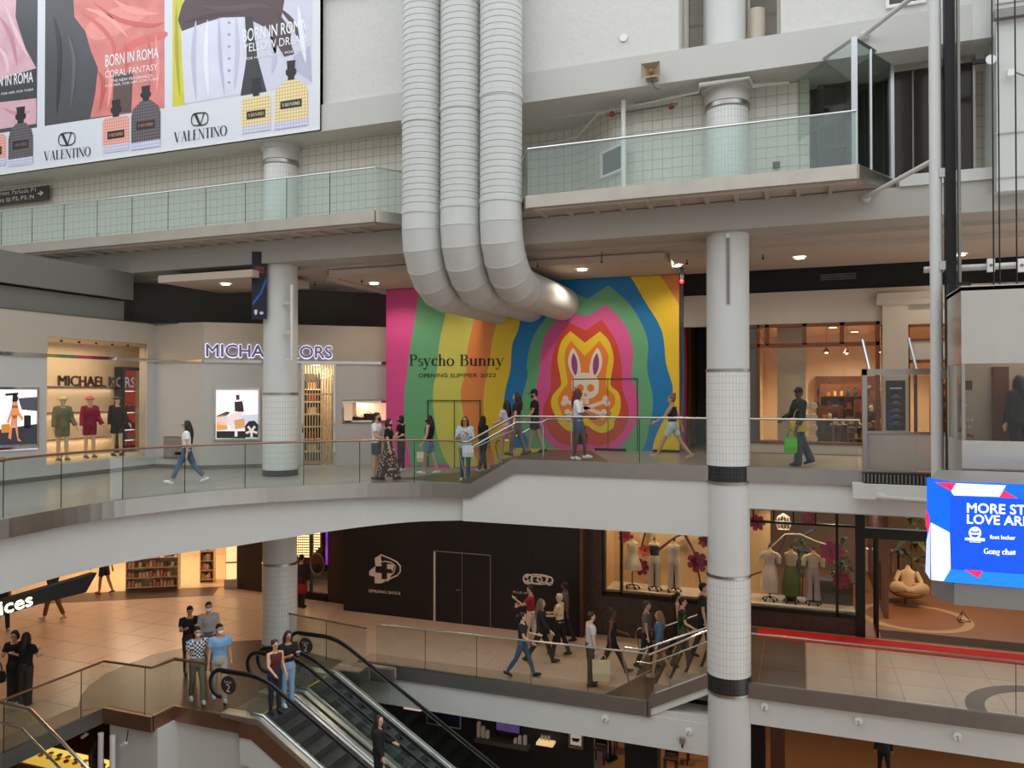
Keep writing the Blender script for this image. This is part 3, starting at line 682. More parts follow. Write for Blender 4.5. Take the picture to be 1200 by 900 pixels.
# left boundary curves, from the outside inwards (zoomed pixel coordinates of the mural)
bands = [
 ((104, 172, 124), [(272, zt), (268, 160), (250, 270), (235, 380), (222, 480), (222, 600), (238, 690), (250, zbot)], None),
 ((206, 202, 92), [(368, zt), (365, 200), (346, 300), (336, 400), (323, 470), (326, 560), (350, 680), (392, zbot)], None),
 ((230, 136, 66), [(480, zt), (465, 225), (445, 320), (440, 400), (421, 470), (426, 540), (450, 640), (492, zbot)], None),
 ((238, 200, 44), [(560, zt), (545, 235), (530, 300), (520, 380), (505, 450), (500, 540), (515, 620), (548, zbot)], [(1210, zbot), (1230, 400), (1195, 200), (1165, 135), (1108, zt)]),
 ((22, 124, 186), [(640, zt), (628, 235), (602, 310), (595, 400), (580, 460), (571, 530), (580, 600), (612, zbot)], [(1085, zbot), (1100, 650), (1140, 560), (1166, 470), (1142, 380), (1126, 260), (1062, 150), (1005, zt)]),
]
for i, (c, L, R) in enumerate(bands):
    R = R or [(1210, zbot), (1210, zt)]
    pts = cat_rom(L, 4, False) + (cat_rom(R, 4, False) if len(R) > 2 else R)
    q = [ph.at(*p) for p in zc(pts, *K5)]
    q = [(min(max(s_, XH0), XH1), min(z, ZH)) for (s_, z) in q]
    lo = []
    for (s_, z) in q:
        zb_ = Z3L + 0.012 if s_ < -7.95 else 0.012
        lo.append((s_, max(z, zb_)))
    MB().face(ph, lo, 0.003 + 0.0025 * i).build('printed_band', PM(c), hpn)
rings = [
 ((104, 172, 124), [(865, 152), (800, 118), (722, 215), (672, 290), (652, 380), (655, 420), (636, 500), (631, 570), (652, 640), (700, 705), (860, 740), (1040, 700), (1085, 590), (1096, 500), (1076, 400), (1076, 290), (1022, 180), (940, 103)]),
 ((222, 88, 152), [(862, 213), (808, 198), (742, 240), (706, 310), (698, 400), (680, 500), (690, 580), (724, 650), (790, 700), (865, 712), (950, 690), (1000, 650), (1040, 580), (1046, 500), (1021, 420), (1026, 340), (1002, 250), (931, 170)]),
 ((208, 70, 52), [(858, 262), (800, 232), (757, 300), (738, 390), (736, 470), (710, 535), (720, 595), (760, 650), (815, 670), (862, 660), (910, 668), (962, 645), (1000, 600), (1011, 540), (990, 470), (986, 390), (966, 300), (916, 224)]),
 ((240, 204, 40), [(857, 305), (806, 264), (775, 300), (761, 360), (770, 420), (772, 455), (745, 488), (738, 522), (752, 560), (768, 590), (800, 615), (838, 612), (862, 595), (888, 612), (920, 622), (955, 605), (962, 578), (978, 552), (983, 515), (975, 480), (948, 455), (950, 420), (958, 360), (942, 300), (910, 265)]),
 ((238, 134, 50), [(857, 352), (808, 298), (787, 340), (790, 400), (796, 445), (774, 478), (762, 508), (770, 540), (782, 568), (808, 588), (838, 588), (862, 570), (890, 590), (918, 598), (938, 572), (945, 545), (962, 520), (960, 490), (938, 468), (930, 445), (934, 400), (938, 345), (908, 298)]),
]
sharp = {0, 1}
for i, (c, P) in enumerate(rings):
    # keep the notch and ear tips sharp: split the curve there
    n = len(P); tips = [0, 1, n - 1]; pts = []
    seqs = [P[0:2], P[1:n], [P[n - 1], P[0]]]
    for sq in seqs: pts += cat_rom(sq, 5, False)[:-1]
    q = []
    for p in zc(pts, *K5):
        s_, z = ph.at(*p); q.append((s_, max(z, 0.012)))
    MB().face(ph, q, 0.016 + 0.0025 * i).build('printed_ring', PM(c), hpn)
K8 = (640, 370, 6.0)
bone = PM((238, 222, 204)); o = 0.03
em = MB()
def ring8(pts, o_, mb, k=4): mb.facepx(ph, zc(cat_rom(pts, k), *K8), o_)
ear = [(190, 228), (168, 262), (156, 320), (168, 380), (200, 430), (240, 430), (246, 370), (232, 300), (212, 255)]
ring8(ear, o, em); ring8([(553 - x, y) for (x, y) in ear][::-1], o, em)
ring8([(225, 410), (275, 400), (330, 410), (368, 450), (372, 500), (362, 550), (320, 580), (270, 586), (215, 570), (186, 530), (182, 480), (190, 440)], o + 0.001, em)
for (x0, x1) in ((246, 268), (272, 302)): em.facepx(ph, zc([(x0, 588), (x1, 588), (x1, 622), (x0, 622)], *K8), o)
def bone8(a, b, w=13):
    a = Vector(a); b = Vector(b); d = (b - a).normalized(); n = Vector((-d.y, d.x))
    em.facepx(ph, zc([tuple(a + n * w), tuple(b + n * w), tuple(b - n * w), tuple(a - n * w)], *K8), o)
    for e, sg in ((a, -1), (b, 1)):
        for k in (-1, 1):
            c = e + n * 17 * k + d * 8 * sg
            em.facepx(ph, zc([(c.x + 21 * math.cos(t_ * math.pi / 7), c.y + 21 * math.sin(t_ * math.pi / 7)) for t_ in range(14)], *K8), o + 0.0006)
bone8((140, 600), (395, 690)); bone8((165, 690), (418, 602))
em.build('emblem', bone, hpn)
ed = MB()
ring8([(194, 265), (180, 310), (184, 370), (208, 418), (222, 380), (220, 320), (208, 285)], o + 0.003, ed); ring8([(553 - x, y) for (x, y) in [(194, 265), (180, 310), (184, 370), (208, 418), (222, 380), (220, 320), (208, 285)]][::-1], o + 0.003, ed)
ed.build('emblem_ear', PM((150, 62, 132)), hpn)
ee = MB()
for (x, y, r) in ((242, 508, 25), (315, 508, 25), (208, 508, 8)): ring8([(x + r * math.cos(a * math.pi / 6), y + r * 1.05 * math.sin(a * math.pi / 6)) for a in range(12)], o + 0.003, ee)
ee.facepx(ph, zc([(278, 540), (262, 568), (278, 562), (294, 568)], *K8), o + 0.003)
ee.build('emblem_eyes', PM((232, 128, 52)), hpn)
ink = PM((30, 24, 30))
for (st_, a_, b_) in (('Psycho', 240, 398), ('Bunny', 417, 574)):
    tx = MB(); serif_text(tx, ph, st_, [ph.at(*p) for p in zc([(a_, 386), (b_, 386), (b_, 346), (a_, 347)], *K5)], 0.02); tx.build('lettering', ink, hpn)
for (st_, a_, b_) in (('OPENING', 273, 374), ('SUMMER', 384, 479), ('2022', 489, 545)): MB().textpx(ph, st_, zc([(a_, 427), (b_, 426), (b_, 412), (a_, 413)], *K5), 0.02).build('lettering', ink, hpn)
# two flush double doors in the hoarding
for (pts, f) in (([(304, 506), (490, 506), (490, zbot), (304, zbot)], 398), ([(815, 431), (1043, 431), (1043, 690), (815, 690)], 938)):
    dr = MB(); q = [ph.at(*p) for p in zc(pts, *K5)]; mid = ph.at(*zc([(f, 600)], *K5)[0])[0]
    s0, s1 = q[0][0], q[1][0]; z1 = q[0][1]; zb_ = (Z3L if s0 < -8 else 0) + 0.02
    for (a, b, c, d) in ((s0, s0 + 0.025, zb_, z1), (s1 - 0.025, s1, zb_, z1), (s0, s1, z1 - 0.025, z1), (mid - 0.006, mid + 0.006, zb_, z1)): dr.rect(ph, a, b, c, d, 0.0, 0.04)
    dpt = dr.build('door', M('door_outline', (70, 84, 60), 0.6), ho)  # thin dark green edges outline the door leaves
    MB().rect(ph, mid + 0.05, mid + 0.09, zb_ + 0.95, zb_ + 1.1, 0.03, 0.07).build('door_handle', 'steel', dpt)
for x in (-4.9, -3.4): MB().box(x - 0.6 if x < -4 else x - 0.45, x + 0.3, YH - 0.05, YH, 0.0, 0.07).build('kick_plate', 'black_metal', ho)
# stripes on the return of the hoarding
pr = Pl((XH1, YH), (XH1, 25), False)
for i, (a, b, c) in enumerate(((0.25, 0.6, (104, 172, 124)), (0.6, 1.3, (222, 88, 152)), (1.3, 1.7, (208, 70, 52)), (1.7, 2.2, (240, 204, 40)), (2.2, 3.1, (238, 134, 50)), (3.1, 3.6, (104, 172, 124)))):
    MB().add([(XH1 + 0.003, YH + a, 0.03), (XH1 + 0.003, YH + b, 0.03), (XH1 + 0.003, YH + b + 0.3, 2.2), (XH1 + 0.003, YH + b, ZH - 0.1), (XH1 + 0.003, YH + a, ZH - 0.1), (XH1 + 0.003, YH + a + 0.3, 2.2)], [(0, 1, 2, 3, 4, 5)]).build('printed_band', PM(c), hpn)
# ---------------------------------------------------------------- perfume billboard
pb = Pl((0, 17.14), (1, 17.14))
bb = thing('billboard', 'huge white perfume billboard on the wall above the left gallery', 'billboard', (-19, 17.14, 8.55))
q = [pb.at(-45, 212), pb.at(375, 151.5)]
bz = (q[0][1] + q[1][1]) / 2
MB().rect(pb, q[0][0], q[1][0], bz, 15.6, -0.12, 0).build('panel', PM((226, 228, 234), rough=0.35), bb); bpn = bb.children[0]
MB().frame(pb, q[0][0], q[1][0], bz, 15.6, 0.04, -0.12, 0.012).build('edge_frame', 'white_plastic', bb)
K1 = (0, 0, 3.0)
def pr_(c, pts, o, nm='print', smooth_=0, par=bpn, pl=pb, K=K1, emit=0.0, noise=None):
    if smooth_: pts = cat_rom(pts, smooth_)
    return MB().facepx(pl, zc(pts, *K), o).build(nm, PM(c, emit, 0.35, noise), par)
T_ = -60
pr_((70, 70, 74), [(-40, 474), (130, 448), (133, T_), (-40, T_)], 0.002)
pr_((234, 178, 190), [(-40, 460), (128, 435), (128, 240), (90, 170), (70, 110), (55, 60), (60, T_), (-40, T_)], 0.004, noise=(1.4, 0.4))
pr_((60, 60, 64), [(-20, 300), (30, 270), (128, 240), (129, 345), (-20, 362)], 0.006)
pr_((74, 75, 79), [(157, 443), (578, 380), (578, T_), (160, T_)], 0.002, noise=(0.6, 0.2))
pr_((238, 130, 122), [(318, 415), (335, 330), (345, 240), (320, 180), (300, 110), (262, 60), (255, T_), (578, T_), (578, 380)], 0.004, noise=(1.6, 0.42))
pr_((248, 150, 142), [(300, 100), (345, 60), (430, 20), (520, 40), (470, 90), (390, 130), (330, 140)], 0.005, smooth_=3, noise=(2.5, 0.2))
pr_((226, 110, 104), [(400, 200), (470, 140), (578, 110), (578, 135), (480, 165), (420, 215)], 0.006, smooth_=3)
pr_((96, 74, 70), [(400, 260), (468, 255), (462, 395), (395, 400)], 0.006)
pr_((212, 212, 228), [(606, 375), (1096, 296), (1100, T_), (607, T_)], 0.002, noise=(0.8, 0.08))
pr_((214, 208, 60), [(607, 375), (660, 366), (640, 170), (635, 90), (650, T_), (607, T_)], 0.004, noise=(1.5, 0.15))
pr_((222, 222, 238), [(650, 365), (640, 200), (636, 100), (700, 60), (860, 50), (870, 200), (845, 330)], 0.005, noise=(1.6, 0.12))
pr_((78, 58, 60), [(626, 70), (640, 20), (680, T_), (1010, T_), (990, 60), (1035, 190), (1000, 200), (940, 100), (860, 60), (780, 62), (720, 80), (640, 110)], 0.006, noise=(2, 0.2))
pr_((44, 44, 48), [(862, 60), (888, 60), (905, 200), (938, 322), (846, 337), (868, 200)], 0.007)
pr_((186, 184, 206), [(1030, 200), (1090, 160), (1098, 290), (1040, 250)], 0.0045)
def fold(c, pts, w, o=0.0085):
    P = [Vector(p) for p in cat_rom(pts, 4, False)]; n = len(P); L_ = []; R2 = []
    for i in range(n):
        d = (P[min(i + 1, n - 1)] - P[max(i - 1, 0)]).normalized(); k = w * math.sin(math.pi * (i + .3) / (n - .4)); q = Vector((-d.y, d.x)) * k; L_.append(tuple(P[i] + q)); R2.append(tuple(P[i] - q))
    MB().facepx(pb, zc(L_ + R2[::-1], *K1), o).build('print', PM(c, 0, .35), bpn)
for c, pts, w in (((222, 106, 100), [(275, 40), (350, 90), (400, 160), (390, 230)], 8), ((250, 168, 158), [(300, 30), (380, 60), (450, 130)], 9), ((214, 98, 94), [(330, 10), (420, 70), (520, 90), (576, 80)], 9), ((250, 160, 150), [(400, 0), (470, 40), (560, 50)], 10), ((206, 92, 90), [(345, 250), (365, 300), (350, 390)], 9), ((250, 164, 154), [(375, 230), (390, 290), (380, 380)], 7), ((216, 100, 96), [(520, 120), (530, 220), (525, 300)], 6), ((246, 158, 150), [(548, 120), (556, 230), (552, 330)], 6), ((214, 100, 96), [(440, 150), (450, 200), (440, 250)], 7),
    ((206, 140, 158), [(0, 60), (40, 130), (60, 230)], 8), ((246, 204, 212), [(20, 20), (60, 120), (100, 200)], 7), ((212, 148, 164), [(10, 380), (60, 400), (110, 390)], 7), ((248, 206, 214), [(-20, 150), (20, 200), (30, 260)], 7),
    ((194, 194, 216), [(690, 70), (680, 200), (690, 350)], 8), ((240, 240, 250), [(730, 70), (725, 210), (735, 340)], 9), ((190, 190, 214), [(770, 60), (775, 200), (790, 335)], 6), ((200, 200, 222), [(830, 60), (835, 180), (825, 320)], 8), ((196, 194, 216), [(950, 110), (965, 200), (955, 260)], 8), ((238, 238, 250), [(1050, 20), (1060, 120), (1075, 220)], 10), ((176, 172, 40), [(620, 20), (622, 180), (632, 340)], 6),
    ((92, 70, 70), [(700, 20), (800, 30), (900, 20), (960, 30)], 10), ((58, 42, 46), [(650, 80), (740, 55), (850, 45)], 7),
    ((74, 54, 56), [(930, 60), (960, 120), (968, 190)], 11), ((82, 60, 60), [(950, 50), (985, 110), (996, 190)], 10), ((70, 50, 52), [(970, 40), (1010, 110), (1022, 185)], 10), ((80, 58, 58), [(985, 30), (1030, 80), (1052, 140)], 9), ((46, 46, 50), [(190, 60), (210, 180), (200, 400)], 8), ((96, 97, 102), [(240, 120), (262, 220), (250, 380)], 7)): fold(c, pts, w)
for k in range(6): MB().facepx(pb, zc([(806 + 5 * math.cos(a * 1.047), 80 + 42 * k + 5 * math.sin(a * 1.047)) for a in range(6)], *K1), .0088).build('print', PM((160, 160, 184)), bpn)
def txt_(st, pts, c, o=0.012, bold=0.0, K=K1, par=bpn, pl=pb, emit=0): return MB().textpx(pl, st, zc(pts, *K), o, bold).build('lettering', PM(c, emit), par)
WH = (248, 248, 250)
txt_('BORN IN ROMA', [(372, 236), (558, 203), (558, 167), (372, 194)], WH, bold=0.01)
txt_('CORAL FANTASY', [(371, 275), (556, 246), (556, 224), (371, 250)], WH)
txt_('THE NEW FRAGRANCES', [(392, 291), (537, 271), (537, 261), (392, 281)], WH, bold=0.004)
txt_('FOR HER, FOR HIM, FOR THEM', [(371, 309), (558, 283), (558, 273), (371, 299)], WH, bold=0.004)
txt_('BORN IN ROMA', [(855, 150), (1078, 106), (1078, 66), (855, 104)], WH, bold=0.01)
txt_('YELLOW DREAM', [(857, 186), (1078, 148), (1078, 120), (857, 156)], WH)
txt_('FOR HER, FOR HIM, FOR THEM', [(862, 214), (1078, 180), (1078, 170), (862, 204)], WH, bold=0.004)
txt_('N IN ROMA', [(-4, 306), (117, 289), (117, 251), (-4, 268)], WH, bold=0.01)
txt_('FOR HIM, FOR THEM', [(6, 336), (117, 320), (117, 311), (6, 327)], WH, bold=0.004)
for (x0, x1, ya, yb, h) in ((155, 320, 566, 548, 33), (612, 799, 502, 476, 36)):
    m_ = MB(); serif_text(m_, pb, 'VALENTINO', [pb.at(*p) for p in zc([(x0, ya), (x1, yb), (x1, yb - h), (x0, ya - h)], *K1)], 0.012, 0.15, 0.03, 0.3); m_.build('lettering', PM((40, 40, 46)), bpn)
for (cx, cy) in ((236, 489), (703, 419)):
    m_ = MB(); pts = []
    for k in range(24):
        a = 2 * math.pi * k / 24; pts.append((cx + (math.copysign(abs(math.cos(a)) ** 0.6, math.cos(a))) * 29, cy + math.copysign(abs(math.sin(a)) ** 0.7, math.sin(a)) * 22 - (cx * 0 + (math.cos(a)) * 4)))
    m_.tube([pb.pt(*pb.at(*p), 0.012) for p in zc(pts, *K1)], 0.016, 4, closed=True)
    m_.facepx(pb, zc([(cx - 22, cy - 20), (cx - 12, cy - 21), (cx + 3, cy + 14), (cx + 14, cy - 25), (cx + 18, cy - 25), (cx + 4, cy + 20), (cx - 3, cy + 21)], *K1), 0.014); m_.build('emblem', PM((40, 40, 46)), bpn)
def stud_mat(name, c1, c2):
    m = M(name, c1, 0.3); nt = m.node_tree; b = nt.nodes['Principled BSDF']
    tc = nt.nodes.new('ShaderNodeTexCoord'); v = nt.nodes.new('ShaderNodeTexVoronoi'); v.inputs['Scale'].default_value = 11; v.inputs['Randomness'].default_value = 0.0
    r = nt.nodes.new('ShaderNodeValToRGB'); r.color_ramp.elements[0].color = lin(c1); r.color_ramp.elements[1].color = lin(c2); r.color_ramp.elements[0].position = 0.2; r.color_ramp.elements[1].position = 0.75
    nt.links.new(tc.outputs['Object'], v.inputs['Vector']); nt.links.new(v.outputs['Distance'], r.inputs[0]); nt.links.new(r.outputs[0], b.inputs['Base Color']); return m
stud_mat('stud_coral', (250, 190, 176), (214, 120, 108)); stud_mat('stud_black', (120, 110, 116), (30, 28, 34)); stud_mat('stud_yellow', (250, 232, 176), (196, 160, 90)); stud_mat('stud_clear', (226, 226, 244), (168, 168, 200))
def bottle_print(x0, x1, y0, y1, capt, mat, shape, lc):
    sl = -0.148; w = x1 - x0; cx = (x0 + x1) / 2
    def S(pts): return [(x, y + sl * (x - x0)) for (x, y) in pts]
    body = [(x0, y1), (x1, y1), (x1, y0 + 10), (x1 - 8, y0), (x0 + 8, y0), (x0, y0 + 10)] if shape == 'sq' else [(x0, y1), (x1, y1), (x1, y0 + 50), (x1 - 6, y0 + 25), (cx + 18, y0), (cx - 18, y0), (x0 + 6, y0 + 25), (x0, y0 + 50)]
    MB().facepx(pb, zc(S(body), *K1), 0.010).build('bottle_print', mat, bpn)
    MB().facepx(pb, zc(S([(x0, y1), (x1, y1), (x1, y1 - 26), (x0, y1 - 26)]), *K1), 0.012).build('bottle_print', 'stud_clear', bpn)
    ch = y0 - capt
    cap = [(cx - 11, y0), (cx + 11, y0), (cx + 11, y0 - ch * .2), (cx + 18, y0 - ch * .3), (cx + 19, y0 - ch * .5), (cx + 13, y0 - ch * .6), (cx + 15, capt), (cx - 15, capt), (cx - 13, y0 - ch * .6), (cx - 19, y0 - ch * .5), (cx - 18, y0 - ch * .3), (cx - 11, y0 - ch * .2)]
    MB().facepx(pb, zc(S(cap), *K1), 0.012).build('bottle_print', PM((28, 27, 30)), bpn)
    my = (y0 + y1) / 2 + 2
    MB().facepx(pb, zc(S([(x0 + w * .18, my + 13), (x1 - w * .18, my + 13), (x1 - w * .18, my - 15), (x0 + w * .18, my - 15)]), *K1), 0.0125).build('bottle_print', PM((38, 32, 34)), bpn)
    m_ = MB(); serif_text(m_, pb, 'VALENTINO', [pb.at(*p) for p in zc(S([(x0 + w * .24, my + 5), (x1 - w * .24, my + 5), (x1 - w * .24, my - 7), (x0 + w * .24, my - 7)]), *K1)], 0.015, 0.2, 0.06, 0.3); m_.build('lettering', PM(lc), bpn)
bottle_print(362, 455, 418, 540, 358, MATS['stud_coral'], 'sq', (236, 150, 140))
bottle_print(462, 565, 362, 530, 310, MATS['stud_black'], 'round', (190, 120, 110))
bottle_print(850, 952, 346, 472, 282, MATS['stud_yellow'], 'sq', (220, 190, 130))
bottle_print(965, 1083, 290, 458, 222, MATS['stud_yellow'], 'round', (236, 220, 180))
bottle_print(30, 117, 440, 588, 382, MATS['stud_black'], 'round', (150, 110, 120))
bottle_print(-60, 22, 482, 592, 420, MATS['stud_coral'], 'sq', (236, 150, 140))
# directional sign under it
ps = Pl((0, 17.95), (1, 17.95))
sg = thing('direction_sign', 'dark directional sign with white arrow hanging on the left gallery wall', 'sign', ps.pt(*ps.at(20, 236)))
a = ps.at(-40, 245); b = ps.at(57, 217)
MB().rect(ps, a[0], b[0], ps.at(57, 234)[1], b[1], -0.03, 0.0).build('panel', PM((58, 54, 48)), sg)
def words(pl, st, q, o, mat, par):
    n = len(st); i = 0
    for w_ in st.split(' '):
        u0 = i / n; u1 = (i + len(w_)) / n; i += len(w_) + 1
        f2 = lambda a_, b_, u: (a_[0] + (b_[0] - a_[0]) * u, a_[1] + (b_[1] - a_[1]) * u)
        MB().textpx(pl, w_, [f2(q[0], q[1], u0), f2(q[0], q[1], u1), f2(q[3], q[2], u1), f2(q[3], q[2], u0)], o).build('lettering', mat, par)
sgp = sg.children[0]
words(ps, 'Yonge Street Parkade P1', [(-22, 232), (42, 224.5), (42, 219.5), (-22, 226.5)], .004, PM((226, 222, 214)), sgp)
words(ps, 'Elevators to P2, P3, P4', [(-18, 239.5), (40, 233), (40, 228), (-18, 234)], .004, PM((226, 222, 214)), sgp)
m_ = MB().facepx(ps, [(44, 226.3), (48.5, 225.7), (48.5, 227), (44, 227.6)], 0.004); m_.facepx(ps, [(47.5, 223.6), (51, 226), (47.5, 229.4), (46.5, 228.4), (49, 226.2), (46.6, 224.4)], 0.004); m_.build('arrow', PM((226, 222, 214)), sgp)
# ---------------------------------------------------------------- fashion shop around the bridge end
AX = -18.62; P_A = (AX, 6.0); P_B = (AX, 18.3); P_C = (-16.85, 18.42); P_D = (-12.34, 22.1)
pl1 = Pl(P_A, P_B); pl2 = Pl(P_B, P_C); pl3 = Pl(P_C, P_D)
ZT = 3.78
tile_mat('stone_y', (206, 196, 182), (178, 168, 156), 2.2, 1.5, 'YZ', 0.0, 0.35, 0.006, var=0.03)
M('stone_panel', (180, 168, 152), 0.4, noise=(0.7, 0.06))
M('stone_low', (192, 189, 184), 0.3, noise=(0.8, 0.04))
Wa = pl1.at(55, 470)[0]; Wb = pl1.at(172, 470)[0]; Wz0 = (pl1.at(55, 546)[1] + pl1.at(172, 533)[1]) / 2; Wz1 = pl1.at(172, 403)[1]; Ztrim = pl1.at(0, 414)[1]
mbw = MB().rect(pl1, -8, Wa, Z3L, Ztrim, -0.3, 0).rect(pl1, Wb, pl1.L, Z3L, Ztrim, -0.3, 0).rect(pl1, Wa, Wb, Z3L, Wz0, -0.3, 0)
struct(mbw, 'wall_shop_left', 'stone_low')
mbw = MB().rect(pl1, -8, Wa, Ztrim, ZT, -0.3, 0.01).rect(pl1, Wb, pl1.L, Ztrim, ZT, -0.3, 0.01).rect(pl1, Wa, Wb, Wz1, ZT, -0.3, 0.01)
struct(mbw, 'wall_shop_left_upper', 'stone_panel')
Zt2 = pl3.at(300, 424)[1]
struct(MB().rect(pl2, 0, pl2.L, Z3L, Zt2, -0.3, 0), 'wall_shop_corner', 'stone_low')
struct(MB().rect(pl2, 0, pl2.L, Zt2, ZT, -0.3, 0.01), 'wall_shop_corner_upper', 'stone_panel')
Da = pl3.at(353, 480)[0]; Db = pl3.at(393, 480)[0]; Dz = pl3.at(372, 428)[1]
Na = pl3.at(401, 480)[0]; Nb = pl3.at(460, 480)[0]; Nz0 = pl3.at(401, 495)[1]; Nz1 = pl3.at(401, 470)[1]
mbw = MB().rect(pl3, 0, Da, Z3L, Zt2, -0.3, 0).rect(pl3, Db, Na, Z3L, Zt2, -0.3, 0).rect(pl3, Na, Nb, Z3L, Nz0, -0.3, 0).rect(pl3, Na, Nb, Nz1, Zt2, -0.3, 0)
struct(mbw, 'wall_shop_front', 'stone_low')
struct(MB().rect(pl3, 0, pl3.L, Zt2, ZT, -0.3, 0.01), 'wall_shop_front_upper', 'stone_panel')
M('mirror_trim', (206, 200, 190), 0.08, 1.0)
struct(MB().rect(pl1, -6, Wa, Ztrim - 0.04, Ztrim + 0.05, 0, 0.04).rect(pl1, Wa, Wb, Ztrim - 0.04, Ztrim + 0.05, 0.0, 0.04).rect(pl1, Wb, pl1.L, Ztrim - 0.04, Ztrim + 0.05, 0, 0.04), 'trim_20', 'mirror_trim')
struct(MB().rect(pl2, 0, pl2.L, Zt2 - 0.04, Zt2 + 0.05, 0, 0.04).rect(pl3, 0, pl3.L, Zt2 - 0.04, Zt2 + 0.05, 0, 0.04), 'trim_21', 'mirror_trim')
struct(MB().rect(pl1, -6, pl1.L, Z3L, Z3L + 0.12, 0, 0.03).rect(pl2, 0, pl2.L, Z3L, Z3L + 0.12, 0, 0.03).rect(pl3, 0, Da - 0.1, Z3L, Z3L + 0.12, 0, 0.03), 'baseboard_shop', 'dark_steel')
# recess and bulkhead over the shop
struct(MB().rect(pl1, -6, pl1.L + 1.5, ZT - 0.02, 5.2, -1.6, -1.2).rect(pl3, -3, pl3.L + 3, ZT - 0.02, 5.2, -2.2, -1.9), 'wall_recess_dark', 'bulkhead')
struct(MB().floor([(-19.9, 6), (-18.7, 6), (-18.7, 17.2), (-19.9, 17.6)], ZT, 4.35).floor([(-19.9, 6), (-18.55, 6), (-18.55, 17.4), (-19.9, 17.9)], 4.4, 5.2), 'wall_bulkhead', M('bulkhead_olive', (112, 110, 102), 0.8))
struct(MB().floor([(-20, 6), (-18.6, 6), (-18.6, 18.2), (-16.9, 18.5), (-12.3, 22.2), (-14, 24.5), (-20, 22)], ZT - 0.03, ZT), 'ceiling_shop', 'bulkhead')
# shop window: display box with glass
M('display_cream', (232, 214, 186), 0.5, noise=(1.2, 0.04))
struct(MB().rect(pl1, Wa - 0.3, Wb + 2.2, Wz0 - 0.02, Wz1, -2.0, -1.9).rect(pl1, Wa - 0.1, Wa, Wz0, Wz1, -1.9, -0.3).rect(pl1, Wb + 2.1, Wb + 2.2, Wz0, Wz1, -1.9, -0.35).rect(pl1, Wa, Wb + 2.1, Wz0 - 0.1, Wz0, -1.9, -0.31).rect(pl1, Wa, Wb + 2.1, Wz1, Wz1 + 0.1, -1.9, -0.31), 'wall_display_box', 'display_cream')
w = thing('window_3', None, None, pl1.pt((Wa + Wb) / 2, Wz0)); tag(w, kind='structure')
Wm = pl1.at(118, 470)[0]
for (a, b) in ((Wa, Wm - 0.006), (Wm + 0.006, Wb)): MB().rect(pl1, a, b, Wz0, Wz1, -0.06, -0.04).build('pane', 'shop_glass', w)
pl1b_ = Pl((AX - 1.85, 6), (AX - 1.85, 18.3))
for k, (y_) in enumerate((454, 483, 513)):
    z = pl1b_.at(110, y_)[1]
    sh = MB().rect(pl1, Wa + 0.02, Wb + 0.85, z, z + 0.03, -1.9, -1.75).build('shelf_ledge', 'mirror_trim'); tag(sh, ('top', 'middle', 'lowest')[k] + ' glowing ledge across the back of the jacket window', 'ledge', 'ledges in the jacket window')
    lamp('ledge_light', 'AREA', pl1.pt((Wa + Wb) / 2 + 0.4, z - 0.03, -1.78), 7, WARM, size=Wb - Wa, sy=0.08, rot=(0, 0, math.pi / 2))
# shift into the display: text laid on a plane 1.6 m behind the glass
pl1b = Pl((AX - 1.55, 6), (AX - 1.55, 18.3))
o_ = MB().text(pl1b, 'MICHAEL KORS', [pl1b.at(69, 452), pl1b.at(158, 454), pl1b.at(158, 442.5), pl1b.at(69, 440)], 0.0, 0.035, 0.06).build('sign_lettering', M('sign_chrome', (120, 110, 108), 0.12, 1.0)); tag(o_, 'dark chrome shop name inside the jacket window above the mannequins', 'sign')
# red shelf niche at the right of the window
t = thing('display_shelf', 'tall red lit shelf with shoes and bags at the right end of the jacket window', 'shelf', pl1b.pt(pl1b.at(155, 540)[0], Wz0))
a = pl1b.at(145, 500)[0]; b = pl1b.at(167, 500)[0]; z1 = pl1b.at(155, 434)[1]
MB().rect(pl1b, a, b, Wz0, z1, -0.35, -0.3).build('back', M('coral_red', (206, 70, 48), 0.5, emit=0.25), t)
MB().rect(pl1b, a - 0.1, a, Wz0, z1 + 0.1, -0.3, 0.05).rect(pl1b, a, b, z1, z1 + 0.1, -0.3, 0.05).build('frame', 'black_metal', t)
for k, y_ in enumerate((459, 484, 504, 516, 530)):
    z = pl1b.at(156, y_)[1]; MB().rect(pl1b, a, b, z, z + 0.03, -0.3, 0.0).build('shelf_board', 'mirror_trim', t)
    if k:
        c = pl1b.pt((a + b) / 2, z + 0.03, -0.15)
        hb_ = thing('handbag', ('brown', 'black', 'tan', 'dark')[k - 1] + ' handbag on shelf %s of the red niche' % ('two', 'three', 'four', 'five')[k - 1], 'handbag', c)
        MB().box(c.x - 0.06, c.x + 0.06, c.y - 0.16, c.y + 0.16, c.z, c.z + 0.2).build('body', M(('bag_brown', 'bag_black', 'bag_tan', 'bag_dark')[k - 1], ((110, 60, 40), (28, 24, 24), (180, 130, 90), (70, 44, 40))[k - 1], 0.5), hb_)
        MB().tube([(c.x, c.y + 0.1 * math.cos(i * math.pi / 6), c.z + 0.2 + 0.1 * math.sin(i * math.pi / 6)) for i in range(7)], 0.012, 6).build('handle', 'black_metal', hb_)
lamp('window_light', 'AREA', pl1.pt((Wa + Wb) / 2, Wz1 - 0.1, -0.9), 55, WARM, size=Wb - Wa - 0.4, sy=1.0, rot=(0, 0, math.pi / 2))
